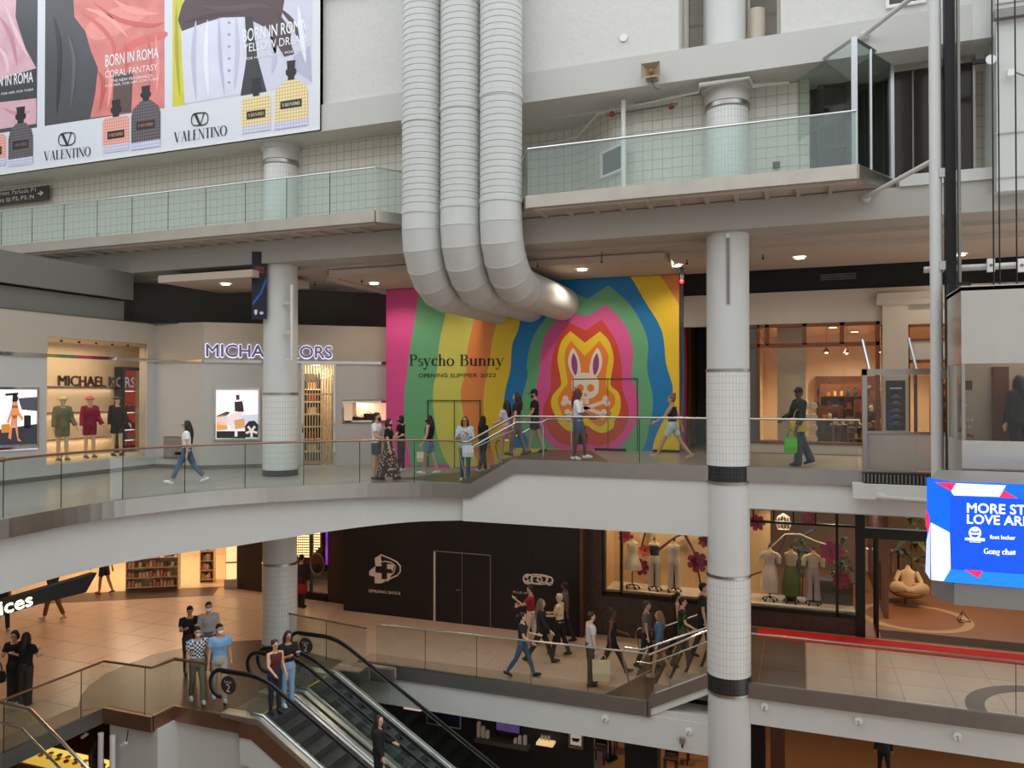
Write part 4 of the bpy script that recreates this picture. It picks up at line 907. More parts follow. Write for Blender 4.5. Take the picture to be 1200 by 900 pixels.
for k in range(6):
    c = pl1.pt(Wa + 0.25 + (Wb - Wa - 0.5) * k / 5, Wz1 - 0.03, -0.5)
    tag(MB().lathe(c.x, c.y, [(0.03, c.z - 0.05), (0.045, c.z)], 10).build('spotlight', 'black_metal', smooth=True), 'small ceiling spotlight inside the jacket window, %s from the left' % ('first', 'second', 'third', 'fourth', 'fifth', 'sixth')[k], 'spotlight', 'window spotlights')
# lightbox posters
def lightbox(pl, p0, p1, label, w=0.06):
    s0, z0 = pl.at(p0[0], p1[1]); s1, z1 = pl.at(*p1[:1], p0[1]) if False else pl.at(p1[0], p0[1])
    z0 = pl.at((p0[0] + p1[0]) / 2, p1[1])[1]; z1 = pl.at((p0[0] + p1[0]) / 2, p0[1])[1]
    t = thing('lightbox_poster', label, 'poster', pl.pt((s0 + s1) / 2, z0))
    MB().frame(pl, s0, s1, z0, z1, w, 0.0, 0.07).build('frame', 'mirror_trim', t)
    MB().rect(pl, s0 + w, s1 - w, z0 + w, z1 - w, 0.0, 0.04).build('lit_panel', PM((236, 234, 236), 0.75), t)
    return t.children[1]
K4 = (0, 300, 3.0)
t = lightbox(pl1, (-30, 453.5), (44, 527), 'backlit poster of a walking bikini figure beside a dark car, left of the jacket window')
E_ = 0.7
for c, pts in (((52, 50, 58), [(-80, 680), (128, 668), (128, 590), (60, 600), (-80, 620)]), ((200, 196, 204), [(-80, 690), (128, 680), (128, 660), (-80, 668)]), ((70, 72, 80), [(60, 500), (128, 495), (128, 545), (72, 540)]), ((30, 30, 34), [(80, 560), (104, 560), (104, 606), (80, 606)])): pr_(c, pts, 0.045, par=t, pl=pl1, K=K4, emit=E_)
sk = (206, 132, 92)
for c, pts in ((sk, [(40, 512), (56, 512), (62, 545), (78, 570), (72, 580), (58, 560), (56, 590), (60, 640), (72, 652), (58, 650), (48, 600), (38, 600), (34, 645), (24, 640), (32, 590), (36, 560), (26, 590), (18, 584), (34, 540)]), ((40, 28, 26), [(40, 486), (54, 484), (60, 500), (56, 512), (38, 514)]), ((36, 26, 24), [(38, 526), (58, 526), (58, 534), (38, 534)]), ((36, 26, 24), [(36, 560), (58, 560), (50, 572), (42, 572)]), ((196, 120, 50), [(0, 592), (30, 590), (30, 620), (0, 622)]), ((30, 26, 26), [(14, 484), (60, 480), (60, 487), (14, 492)])): pr_(c, pts, 0.048, par=t, pl=pl1, K=K4, emit=E_)
t = lightbox(pl3, (250.5, 454.5), (305, 516), 'backlit poster of a seated figure with handbag on a car, left of the tiled column')
KP = (220, 370, 1137 / 240.0)
for c, pts in (((196, 204, 222), [(160, 560), (392, 545), (392, 600), (160, 610)]), ((214, 150, 84), [(160, 560), (215, 540), (222, 632), (160, 636)]), ((38, 34, 36), [(160, 640), (320, 640), (320, 680), (160, 680)]), ((52, 46, 50), [(160, 556), (215, 532), (236, 536), (222, 550), (165, 568)])): pr_(c, pts, 0.045, par=t, pl=pl3, K=KP, emit=E_)
for c, pts in (((40, 36, 40), [(318, 610), (340, 585), (370, 582), (392, 605), (392, 676), (318, 676)]), ((226, 206, 204), [(240, 545), (300, 530), (310, 560), (290, 575), (262, 575), (250, 590), (262, 630), (244, 638), (220, 590), (222, 560)]), ((52, 36, 32), [(260, 478), (304, 474), (312, 530), (300, 536), (262, 530)]), ((70, 46, 38), [(268, 440), (286, 438), (288, 466), (270, 468)]), ((206, 150, 106), [(258, 580), (314, 570), (318, 622), (262, 630)]), ((230, 214, 214), [(262, 630), (276, 628), (276, 670), (260, 670)])): pr_(c, pts, 0.048, par=t, pl=pl3, K=KP, emit=E_)
m_ = MB()
for k in range(5):
    a = k * 2 * math.pi / 5 + 0.3; m_.facepx(pl3, zc([(354 + 6 * math.cos(a + 1.5), 640 + 6 * math.sin(a + 1.5)), (354 + 34 * math.cos(a + 0.2), 640 + 34 * math.sin(a + 0.2)), (354 + 34 * math.cos(a - 0.2), 640 + 34 * math.sin(a - 0.2)), (354 + 6 * math.cos(a - 1.5), 640 + 6 * math.sin(a - 1.5))], *KP), 0.05)
m_.build('print', PM((206, 200, 196), E_), t)
# shop sign
sgn = thing('shop_sign', 'white edge-lit shop name letters above the lightbox poster and grille door', 'sign', pl3.pt(pl3.at(310, 420)[0], Zt2 + 0.1))
zs0 = pl3.at(242, 418)[1]; zs1 = pl3.at(242, 403.5)[1]; ss0 = pl3.at(242, 410)[0]; ss1 = pl3.at(388.5, 410)[0]
MB().text(pl3, 'MICHAEL KORS', [(ss0, zs0), (ss1, zs0), (ss1, zs1), (ss0, zs1)], 0.13, 0.035, 0.09).build('letters', M('sign_purple', (128, 120, 150), 0.25, 0.8), sgn)
MB().text(pl3, 'MICHAEL KORS', [(ss0 - 0.01, zs0 - 0.01), (ss1 + 0.01, zs0 - 0.01), (ss1 + 0.01, zs1 + 0.01), (ss0 - 0.01, zs1 + 0.01)], 0.035, 0.06, 0.01).build('glowing_backs', M('halo_white', (226, 226, 255), emit=1.6), sgn)
# grille door with warm shop behind
t = thing('door_1', None, None, pl3.pt((Da + Db) / 2, Z3L)); tag(t, kind='structure')
MB().rect(pl3, Da, Da + 0.07, Z3L, Dz, -0.3, 0.02).rect(pl3, Db - 0.07, Db, Z3L, Dz, -0.3, 0.02).rect(pl3, Da, Db, Dz, Dz + 0.07, -0.3, 0.06).rect(pl3, Da, Db, Z3L, Z3L + 0.04, -0.3, 0.06).build('door_frame', 'mirror_trim', t)
n = 11
for k in range(n):
    s_ = Da + 0.1 + (Db - Da - 0.2) * k / (n - 1)
    MB().rect(pl3, s_ - 0.016, s_ + 0.016, Z3L + 0.04, Dz, -0.16, -0.13).build('grille_bar', M('gold_metal', (206, 176, 128), 0.25, 1.0), t)
for y_ in (463, 501): z = pl3.at(372, y_)[1]; MB().rect(pl3, Da + 0.06, Db - 0.06, z, z + 0.05, -0.15, -0.12).build('grille_rail', 'gold_metal', t)
MB().rect(pl3, Da + 0.03, Da + 0.06, 0.4, 0.55, 0.02, 0.05).build('lock', 'black_metal', t)
struct(MB().rect(pl3, Da - 0.8, Db + 0.6, Z3L, Dz + 0.3, -2.3, -2.2).rect(pl3, Da - 0.9, Da - 0.8, Z3L, Dz + 0.2, -2.2, -0.3).rect(pl3, Db + 0.6, Db + 0.7, Z3L, Dz + 0.2, -2.2, -0.3), 'wall_shop_inner', 'display_cream')
lamp('shop_light', 'POINT', pl3.pt((Da + Db) / 2, 2.3, -1.2), 60, WARM, size=0.2)
sh = thing('shop_shelf', 'narrow shelf of bags seen through the grille door', 'shelf', pl3.pt(Da + 0.55, Z3L, -1.9))
MB().rect(pl3, Da + 0.2, Da + 0.75, Z3L, 2.3, -2.18, -2.1).build('back', 'black_metal', sh)
for k in range(6): MB().rect(pl3, Da + 0.2, Da + 0.75, Z3L + 0.3 + 0.42 * k, Z3L + 0.34 + 0.42 * k, -2.1, -1.75).build('shelf_board', 'cream', sh)
for k in range(6):
    c = pl3.pt(Da + 0.47, Z3L + 0.34 + 0.42 * k, -1.92)
    hb_ = thing('handbag', '%s bag on the %s shelf behind the grille door' % (('white', 'brown', 'black', 'cream', 'red', 'tan')[k], ('lowest', 'second', 'third', 'fourth', 'fifth', 'top')[k]), 'handbag', c)
    MB().box(c.x - 0.13, c.x + 0.13, c.y - 0.06, c.y + 0.06, c.z, c.z + 0.22).build('body', M('bagm_%d' % k, ((230, 220, 210), (110, 66, 44), (26, 24, 24), (220, 200, 170), (150, 40, 40), (186, 140, 96))[k], 0.5), hb_)
    MB().tube([(c.x + 0.08 * math.cos(i * math.pi / 6), c.y, c.z + 0.22 + 0.07 * math.sin(i * math.pi / 6)) for i in range(7)], 0.01, 6).build('handle', 'black_metal', hb_)
# lit niche with small bags
t = thing('display_niche', 'lit wall niche with mirror frame right of the grille door', 'niche', pl3.pt((Na + Nb) / 2, Nz0))
MB().rect(pl3, Na, Nb, Nz0, Nz1, -0.5, -0.45).build('back', PM((240, 214, 186), 0.35), t)
MB().frame(pl3, Na, Nb, Nz0, Nz1, 0.06, -0.02, 0.05).build('frame', 'mirror_trim', t)
MB().rect(pl3, Na, Nb, Nz0 - 0.05, Nz0 + 0.01, -0.45, 0).rect(pl3, Na, Nb, Nz1 - 0.01, Nz1 + 0.05, -0.45, 0).build('ledge', 'display_cream', t)
lamp('niche_light', 'AREA', pl3.pt((Na + Nb) / 2, Nz1 - 0.03, -0.25), 8, WARM, size=0.8, sy=0.2)
for k, (x_, dz, c) in enumerate(((418, 0, (34, 26, 24)), (424.5, 0, (48, 34, 30)), (433, 0, (24, 22, 22)), (443, 0.0, (36, 30, 30)))):
    p = pl3.pt(pl3.at(x_, 490)[0], Nz0 + 0.01, -0.22); w = 0.09 if k != 2 else 0.15
    hb_ = thing('handbag', ('small black clutch at the left end', 'low brown box bag second from left', 'larger black handbag', 'small dark bag at the right end')[k] + ' of the lit wall niche', 'handbag', p)
    MB().box(p.x - w, p.x + w, p.y - 0.06, p.y + 0.06, p.z, p.z + (0.16, 0.14, 0.26, 0.2)[k]).build('body', PM(c), hb_)
    MB().tube([(p.x + w * 0.6 * math.cos(i * math.pi / 6), p.y, p.z + (0.16, 0.14, 0.26, 0.2)[k] + 0.05 * math.sin(i * math.pi / 6)) for i in range(7)], 0.008, 5).build('handle', 'black_metal', hb_)
# service hatch in the corner wall
a = pl2.at(193, 536); b = pl2.at(212, 512)
t = thing('service_hatch', 'grey service hatch low in the shop corner wall', 'hatch', pl2.pt((a[0] + b[0]) / 2, a[1]))
MB().rect(pl2, a[0], b[0], a[1], b[1], 0.0, 0.02).build('plate', M('hatch_grey', (140, 136, 128), 0.4), t)
MB().frame(pl2, a[0] - 0.02, b[0] + 0.02, a[1] - 0.02, b[1] + 0.02, 0.03, 0.0, 0.03).build('frame', 'steel', t)
MB().rect(pl2, a[0] + 0.06, a[0] + 0.1, a[1] + 0.25, a[1] + 0.32, 0.02, 0.035).build('latch', 'dark_steel', t)
# banner on the left column
pn = Pl((-14.55, 17.05), (-14.12, 17.2))
t = thing('hanging_banner', 'narrow dark blue banner hanging beside the left tiled column', 'banner', pn.pt(0.2, 3.9))
s0 = pn.at(295, 330)[0]; s1 = pn.at(312.5, 330)[0]; z0 = pn.at(304, 374)[1]; z1 = pn.at(304, 295)[1]
MB().rect(pn, s0, s1, z0, z1, -0.02, 0).build('cloth', PM((18, 20, 40)), t)
KB = (200, 270, 4.0)
pr_((46, 84, 180), [(382, 340), (420, 290), (448, 215), (450, 240), (425, 300), (386, 352)], 0.003, par=t, pl=pn, K=KB)
for (x0_, x1_, y0_, y1_) in ((397, 404, 170, 184), (408, 416, 170, 184), (420, 426, 170, 184), (430, 437, 171, 184), (393, 440, 190, 193), (393, 440, 196, 200)): pr_((160, 30, 40), [(x0_, y1_), (x1_, y1_), (x1_, y0_), (x0_, y0_)], .003, par=t, pl=pn, K=KB)
pr_((214, 214, 220), [(392, 372), (406, 372), (406, 388), (399, 398), (392, 388)], 0.003, par=t, pl=pn, K=KB); pr_((200, 204, 220), [(416, 387), (421, 380), (431, 380), (436, 387), (431, 394), (421, 394)], 0.003, par=t, pl=pn, K=KB)
MB().tube([pn.pt(s1, z1 - 0.02, -0.02), (-13.9, 17.5, z1 + 0.02)], 0.015, 6).build('bracket', 'steel', t); MB().tube([pn.pt(s1, z0 + 0.05, -0.02), (-13.9, 17.5, z0 + 0.05)], 0.015, 6).build('bracket', 'steel', t)

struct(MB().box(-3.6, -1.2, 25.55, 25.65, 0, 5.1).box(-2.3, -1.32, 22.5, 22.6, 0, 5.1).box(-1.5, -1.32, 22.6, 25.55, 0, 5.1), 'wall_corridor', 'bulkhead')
# ================================================================ SHOPS ON THE RIGHT, LOWER MALL, GROUND LEVEL
def loft(mb, rings, seg=14, caps=True):
    vs_ = []; fs = []; n = len(rings)
    for (cx, cy, z, rx, ry) in rings:
        for j in range(seg):
            a = 2 * math.pi * j / seg; vs_.append((cx + rx * math.cos(a), cy + ry * math.sin(a), z))
    for i in range(n - 1):
        for j in range(seg): fs.append((i * seg + j, i * seg + (j + 1) % seg, (i + 1) * seg + (j + 1) % seg, (i + 1) * seg + j))
    if caps: fs.append(tuple(range(seg - 1, -1, -1))); fs.append(tuple((n - 1) * seg + j for j in range(seg)))
    return mb.add(vs_, fs)
# ---------------------------------------------------------------- gift shop on the upper level, right
g = Pl((0, 22.2), (1, 22.2))
def gx(x): return g.at(x, 450)[0]
M('shop_plaster', (204, 190, 174), 0.6, noise=(0.8, 0.04))
M('amber_wood', (118, 66, 34), 0.4, noise=(4, 0.2))
M('shop_cream', (236, 214, 178), 0.6)
zf1 = 3.52; zf0 = 0.26
xl, xr = gx(880) - 0.6, gx(1031); xp0, xp1 = gx(1034), gx(1064)
struct(MB().rect(g, XH1 + 0.02, xr, zf1, 4.4, -0.3, 0).rect(g, xr, 9, zf1 - 0.1, 4.4, -0.3, 0).rect(g, xl, xr, 0, zf0, -0.3, 0.05).rect(g, -2.3, xl, 0, zf1, -0.3, 0), 'wall_gift_shop', 'shop_plaster')
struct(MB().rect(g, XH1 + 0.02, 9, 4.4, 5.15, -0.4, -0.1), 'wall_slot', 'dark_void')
t = thing('air_grille', 'black air grille in the dark slot above the gift shop', 'grille', g.pt(gx(985), 4.6))
MB().rect(g, gx(962), gx(1004), g.at(980, 324)[1], g.at(980, 316)[1], -0.1, -0.06).build('plate', 'black_metal', t)
for k in range(4): MB().rect(g, gx(962), gx(1004), 4.68 + 0.045 * k, 4.695 + 0.045 * k, -0.06, -0.045).build('slat', 'dark_steel', t)
struct(MB().rect(g, xp0, xp1, 0, 4.1, -0.3, 0.12), 'wall_pilaster', 'shop_plaster')
struct(MB().prism([g.pt(gx(1027), 4.30, 0), g.pt(gx(1027), 4.22, 0.32), g.pt(gx(1027), 4.05, 0.2), g.pt(gx(1027), 3.92, 0.14), g.pt(gx(1027), 3.92, 0)], (4, 0, 0)), 'trim_22', 'shop_plaster')
w = thing('window_4', None, None, g.pt((xl + xr) / 2, zf0)); tag(w, kind='structure')
ztr = g.at(950, 404)[1]
MB().rect(g, xl, xr, zf1 - 0.08, zf1, -0.2, 0.06).rect(g, xl, xr, ztr - 0.05, ztr + 0.05, -0.2, 0.06).rect(g, xl, xr, zf0, zf0 + 0.07, -0.2, 0.08).rect(g, xr - 0.09, xr, zf0, zf1, -0.2, 0.06).rect(g, gx(889) - 0.03, gx(889) + 0.03, zf0, zf1, -0.2, 0.06).build('frame', 'amber_wood', w)
for x_ in (899, 943, 987): MB().rect(g, gx(x_) - 0.05, gx(x_) + 0.05, ztr, zf1, -0.2, 0.06).build('transom_bar', 'amber_wood', w)
for (a, b) in ((889, 899), (899, 943), (943, 987), (987, 1030)): MB().rect(g, gx(a) + 0.05, gx(b) - 0.05, ztr + 0.05, zf1 - 0.08, -0.09, -0.07).build('pane', 'shop_glass', w)
MB().rect(g, gx(889) + 0.03, xr - 0.09, zf0 + 0.07, ztr - 0.05, -0.09, -0.07).build('pane', 'shop_glass', w)
MB().rect(g, xl, gx(889), zf0, zf1, -0.1, 0.02).build('blank_panel', M('grey_panel', (96, 92, 86), 0.5), w)
# interior
struct(MB().box(-1.2, 9, 28.4, 28.5, 0, 3.7).box(-1.3, -1.2, 22.5, 28.5, 0, 3.7).box(9, 9.1, 22.5, 28.5, 0, 3.7), 'wall_gift_interior', 'shop_cream')
struct(MB().box(-1.3, 9, 22.5, 28.5, 3.6, 3.7), 'ceiling_gift', 'shop_cream')
struct(MB().box(-1.3, 9, 22.0, 28.5, 0.001, 0.012), 'floor_gift', 'wood_floor')
struct(MB().box(-0.6, 0.15, 22.9, 23.5, 0.012, 3.6), 'wall_gift_pier', 'shop_cream')
for (x, y) in ((0.9, 24.2), (2.6, 24.8), (1.6, 26.2), (4.0, 23.6)):
    d = thing('ceiling_downlight', 'warm round downlight in the gift shop ceiling, ' + {0.9: 'nearest the pier', 2.6: 'behind the wide pane', 1.6: 'over the back tables', 4.0: 'inside the doorway'}[x], 'ceiling light', (x, y, 3.55))
    MB().lathe(x, y, [(0.11, 3.55), (0.11, 3.6)], 16).build('lens', 'lamp_glow', d); MB().lathe(x, y, [(0.11, 3.54), (0.14, 3.55), (0.14, 3.6)], 16, cap=False).build('rim', 'white_plastic', d)
    lamp('downlight_lamp', 'SPOT', (x, y, 3.5), 330, WARM, d, size=0.1, spot=150)
M('shelf_wood', (128, 80, 48), 0.5, noise=(3, .15))
GOODS = [('jar', (214, 206, 190)), ('box', (160, 60, 44)), ('bowl', (228, 226, 220)), ('vase', (70, 84, 76)), ('canister', (96, 70, 52)), ('bottle', (40, 44, 48)), ('tin', (196, 150, 84)), ('candle', (232, 214, 170))]
proto = {}
for nm, c in GOODS:
    b = MB()
    if nm == 'box': b.box(-.07, .07, -.05, .05, 0, .16).box(-.072, .072, -.052, .052, .12, .165)
    else:
        pf = {'jar': [(.05, 0), (.06, .02), (.06, .12), (.04, .14), (.045, .15), (.045, .18)], 'bowl': [(.03, 0), (.05, .01), (.09, .06), (.1, .09), (.09, .09), (.03, .03)], 'vase': [(.04, 0), (.07, .08), (.05, .17), (.03, .21), (.05, .24)], 'canister': [(.06, 0), (.06, .17), (.063, .17), (.063, .2), (.02, .21)], 'bottle': [(.035, 0), (.038, .14), (.015, .19), (.015, .25)], 'tin': [(.055, 0), (.055, .1), (.058, .1), (.058, .12)], 'candle': [(.04, 0), (.04, .13), (.005, .135), (.005, .16)]}[nm]
        b.lathe(0, 0, pf, 10)
    o_ = b.build(nm, M('goods_' + nm, c, 0.4), origin=(0, 0, 0), smooth=True); COL.objects.unlink(o_); proto[nm] = o_
def place_goods(n, pos, where, group):
    o_ = proto[n].copy(); COL.objects.link(o_); o_.location = pos; o_.rotation_euler = (0, 0, random.random() * 6); tag(o_, n + ' standing on ' + where, n, group); return o_
def shelf_unit(x0, x1, y0, y1, z0, h, n, label, where, group, per=4, mat='shelf_wood', names=None, back=True):
    t = thing('shelf_unit', label, 'shelf', ((x0 + x1) / 2, (y0 + y1) / 2, z0))
    for x in (x0, x1 - 0.03): MB().box(x, x + 0.03, y0, y1, z0, z0 + h).build('side', mat, t)
    if back: MB().box(x0, x1, y1 - 0.02, y1, z0, z0 + h).build('back', mat, t)
    ords = ['lowest shelf', 'second shelf', 'third shelf', 'fourth shelf', 'fifth shelf', 'sixth shelf']
    for k in range(n):
        z = z0 + 0.08 + (h - 0.1) * k / n
        MB().box(x0 + 0.03, x1 - 0.03, y0, y1 - 0.02, z, z + 0.025).build('shelf_board', mat, t)
        for j in range(per):
            nm = random.choice(names or [g_[0] for g_ in GOODS])
            place_goods(nm, (x0 + 0.14 + (x1 - x0 - 0.28) * (j + 0.5) / per, y0 + 0.15, z + 0.026), 'the %s of %s' % (ords[k], where), group)
    return t
shelf_unit(0.55, 1.75, 24.6, 25.0, 0.012, 1.9, 5, 'dark wooden shelf unit full of goods in the middle of the gift shop', 'the dark shelf unit in the gift shop', 'goods on the middle gift shop shelves', 5)
shelf_unit(1.95, 2.9, 24.9, 25.3, 0.012, 1.7, 4, 'shorter wooden shelf unit right of the middle one in the gift shop', 'the shorter gift shop shelf unit', 'goods on the shorter gift shop shelves', 3)
shelf_unit(3.6, 5.2, 25.4, 25.8, 0.012, 2.3, 6, 'tall wooden shelf unit seen through the gift shop doorway', 'the doorway shelf unit', 'goods on the doorway shelves', 7)
shelf_unit(0.5, 2.4, 28.0, 28.38, 0.012, 2.2, 5, 'wall shelf unit at the back of the gift shop', 'the back wall shelf unit', 'goods on the back gift shop shelves', 7)
tb = thing('display_table', 'round-legged display table behind the wide gift shop window', 'table', (1.55, 23.4, 0.012))
MB().box(0.8, 2.3, 23.05, 23.75, 0.72, 0.77).build('tabletop', 'shelf_wood', tb)
for x in (0.88, 2.22):
    for y in (23.13, 23.67): MB().lathe(x, y, [(0.03, 0.012), (0.035, 0.72)], 8).build('leg', 'shelf_wood', tb)
for k in range(7): place_goods(random.choice(GOODS)[0], (0.92 + 0.205 * k, 23.25 + 0.3 * (k % 2), 0.772), 'the display table behind the gift shop window', 'goods on the window table')
shelf_unit(0.45, 1.15, 23.9, 24.2, 0.012, 1.25, 3, 'low wooden shelf unit behind the plate rack in the gift shop', 'the low gift shop shelf unit', 'goods on the low gift shop shelves', 3)
shelf_unit(1.45, 2.35, 24.0, 24.3, 0.012, 1.45, 4, 'waist-high wooden shelf unit behind the window table', 'the waist-high gift shop shelf unit', 'goods on the waist-high gift shop shelves', 3)
shelf_unit(1.2, 2.1, 22.6, 22.92, 0.012, 1.0, 3, 'low open shelf unit right behind the wide gift shop pane', 'the low open shelf behind the pane', 'goods on the low open gift shop shelves', 4, back=False)
for k, (x, y) in enumerate(((0.7, 23.3), (1.25, 23.9), (2.05, 23.5))):
    t = thing('pendant_lamp', ('left', 'middle', 'right')[k] + ' small glowing pendant lamp in the gift shop', 'lamp', (x, y, 2.75)); MB().tube([(x, y, 2.9), (x, y, 3.6)], .006, 5).build('cord', 'black_metal', t); MB().lathe(x, y, [(.03, 2.92), (.1, 2.78), (.09, 2.78), (.02, 2.9)], 14).build('shade', 'mdf', t, smooth=True); MB().ell((x, y, 2.8), (.045, .045, .05), 10, 6).build('bulb', 'lamp_glow', t, smooth=True)
# plate rack by the window
t = thing('plate_rack', 'black wire rack holding round white plates in the gift shop window', 'rack', (0.15, 22.75, 0.012))
rk = MB()
for x in (-0.15, 0.45): rk.tube([(x, 22.75, 0.012), (x, 22.75, 1.35)], 0.012, 6)
for z in (0.3, 0.65, 1.0, 1.33): rk.tube([(-0.15, 22.75, z), (0.45, 22.75, z)], 0.01, 6)
rk.box(-0.2, 0.5, 22.6, 22.85, 0.012, 0.03); rk.build('wire_frame', 'black_metal', t)
for j in range(4):
    for k in range(3):
        d = MB().tube([(-0.05 + 0.2 * k, 22.70, 0.38 + 0.3 * j), (-0.05 + 0.2 * k, 22.685, 0.38 + 0.3 * j)], [0.1, 0.085], 16).build('plate', PM((232, 224, 206))); tag(d, 'round pale plate on the wire rack, row %s, %s' % (('one', 'two', 'three', 'four')[j], ('left', 'middle', 'right')[k]), 'plate', 'plates on the wire rack')
# door side of the gift shop
dw = thing('door_2', None, None, g.pt(gx(1080), 0)); tag(dw, kind='structure')
MB().rect(g, xp1, xp1 + 0.05, 0, 3.4, -0.2, 0.02).rect(g, xp1, 6, 3.35, 3.42, -0.2, 0.02).rect(g, xp1, 6, 2.98, 3.04, -0.2, 0.02).rect(g, xp1, 6, 2.42, 2.5, -0.2, 0.02).build('door_frame', 'amber_wood', dw)
MB().rect(g, xp1, 6, 2.5, 2.98, -0.15, -0.02).build('sign_board', 'shop_plaster', dw)
sb = thing('menu_board', 'tall black notice board on the gift shop pilaster', 'notice board', g.pt(gx(1049), 0.7, 0.12))
MB().rect(g, gx(1037.5), gx(1060), g.at(1049, 504)[1], g.at(1049, 446)[1], 0.125, 0.15).build('panel', PM((34, 36, 40)), sb)
MB().rect(g, gx(1042), gx(1056), g.at(1049, 456)[1], g.at(1049, 454)[1], .15, .153).build('print', PM((190, 184, 176)), sb)
for y_ in (463, 470.5, 479, 486, 494): MB().rect(g, gx(1046), gx(1052), g.at(1049, y_ + 1)[1], g.at(1049, y_)[1], 0.15, 0.153).build('print', PM((150, 150, 150)), sb); MB().rect(g, gx(1042), gx(1056), g.at(1049, y_ + 3)[1], g.at(1049, y_ + 2.3)[1], 0.15, 0.153).build('print', PM((130, 130, 130)), sb)
MB().rect(g, gx(1038.5), gx(1046), g.at(1049, 502)[1], g.at(1049, 480)[1], 0.15, 0.152).build('print', PM((34, 52, 104)), sb)
# ---------------------------------------------------------------- dress shop on the lower level
d2 = Pl((0, 22.2), (1, 22.2))
def dx(x, y=680): return d2.at(x, y)[0]
tile_mat('mosaic', (78, 58, 50), (44, 34, 30), 0.05, 0.05, 'XZ', 0.5, 0.45, 0.008, var=0.45)
ZS = -4.22
x0 = dx(680); x1 = dx(706); x2 = dx(728); xk = dx(1003, 690); 
struct(MB().rect(d2, x0, x1, Z2L, -1.0, -0.5, 0).rect(d2, x1, -2.2, Z2L, ZS, -0.4, 0).rect(d2, -2.2, xk, Z2R, ZS - 0.08, -0.4, 0), 'wall_dress_shop', 'mosaic')
w = thing('window_5', None, None, d2.pt((x1 + xk) / 2, ZS)); tag(w, kind='structure')
mb = MB()
for x in (x1 + 0.02, x2, dx(981)): mb.rect(d2, x - 0.035, x + 0.035, ZS - 0.08, -1.0, -0.12, 0.02)
zt_ = (d2.at(880, 610)[1] + d2.at(1000, 618)[1]) / 2
mb.rect(d2, -1.6, xk, zt_ - 0.03, zt_ + 0.03, -0.12, 0.02).rect(d2, x1, xk, ZS - 0.1, ZS, -0.12, 0.02); mb.build('frame', 'black_metal', w)
for x_ in (883, 907, 930, 956): MB().rect(d2, dx(x_) - 0.02, dx(x_) + 0.02, zt_, -1.0, -0.12, 0.02).build('transom_bar', 'black_metal', w)
for (a, b) in ((x1 + .05, x2 - .04), (x2 + .04, -1.5), (-1.5, dx(981) - .04), (dx(981) + .04, xk)): MB().rect(d2, a, b, ZS, -1.05, -0.06, -0.045).build('pane', 'shop_glass', w)
M('display_tan', (222, 190, 140), 0.6, noise=(0.9, 0.08))
struct(MB().box(x1, dx(905) - 0.1, 23.7, 23.8, Z2L, -1.0).box(x1 - 0.1, x1, 22.6, 23.8, Z2L, -1.0), 'wall_display_back', 'display_tan')
struct(MB().box(x1, xk, 22.6, 23.75, ZS - 0.15, ZS - 0.02), 'floor_display', 'cream')
# entrance
pe = thing('door_3', None, None, d2.pt(dx(1017, 700), Z2R)); tag(pe, kind='structure')
xe0 = xk; xe1 = dx(1030, 700)
MB().rect(d2, xe0, xe0 + 0.22, Z2R, -1.0, -0.25, 0.06).build('post', 'black_metal', pe)
MB().rect(d2, xe0, 6, d2.at(1040, 632)[1], d2.at(1040, 620)[1], -0.2, 0.04).build('header', 'black_metal', pe)
for y_ in (22.25, 22.75, 23.25): MB().box(xe0 + 0.5, xe0 + 0.55, y_, y_ + 0.06, Z2R, -2.0).build('folding_leaf', 'black_metal', pe)
MB().box(xe0 + 0.51, xe0 + 0.54, 22.25, 23.3, Z2R, Z2R + 0.1).box(xe0 + 0.51, xe0 + 0.54, 22.25, 23.3, -2.1, -2.0).build('folding_leaf', 'black_metal', pe)
MB().box(xe0 + 0.52, xe0 + 0.53, 22.3, 23.25, Z2R + 0.1, -2.1).build('pane', 'shop_glass', pe)
MB().tube([(xe0 + 0.64, 22.9, -3.9), (xe0 + 0.64, 22.9, -2.9)], 0.015, 6).build('door_handle', 'black_metal', pe)
struct(MB().box(-1.5, 9, 22.2, 30, Z2R, Z2R + 0.01), 'floor_dress_shop', 'wood_floor')
struct(MB().box(xe0 + 0.6, 9, 22.25, 23.0, Z2R + 0.01, Z2R + 0.014), 'floor_mat', M('mat_dark', (66, 46, 34), 0.9))
struct(MB().box(-2, 9, 29.9, 30.0, Z2R, -1.0).box(8.9, 9, 22.3, 30, Z2R, -1.0).box(-2.0, -1.9, 23.8, 30, Z2R, -1), 'wall_dress_interior', M('dress_wall', (164, 132, 100), 0.7, noise=(1, .1)))
struct(MB().box(dx(1045, 700), dx(1045, 700) + 0.12, 24.2, 29.9, Z2R, -1.6), 'wall_dress_partition', M('partition_brown', (120, 84, 64), 0.6))
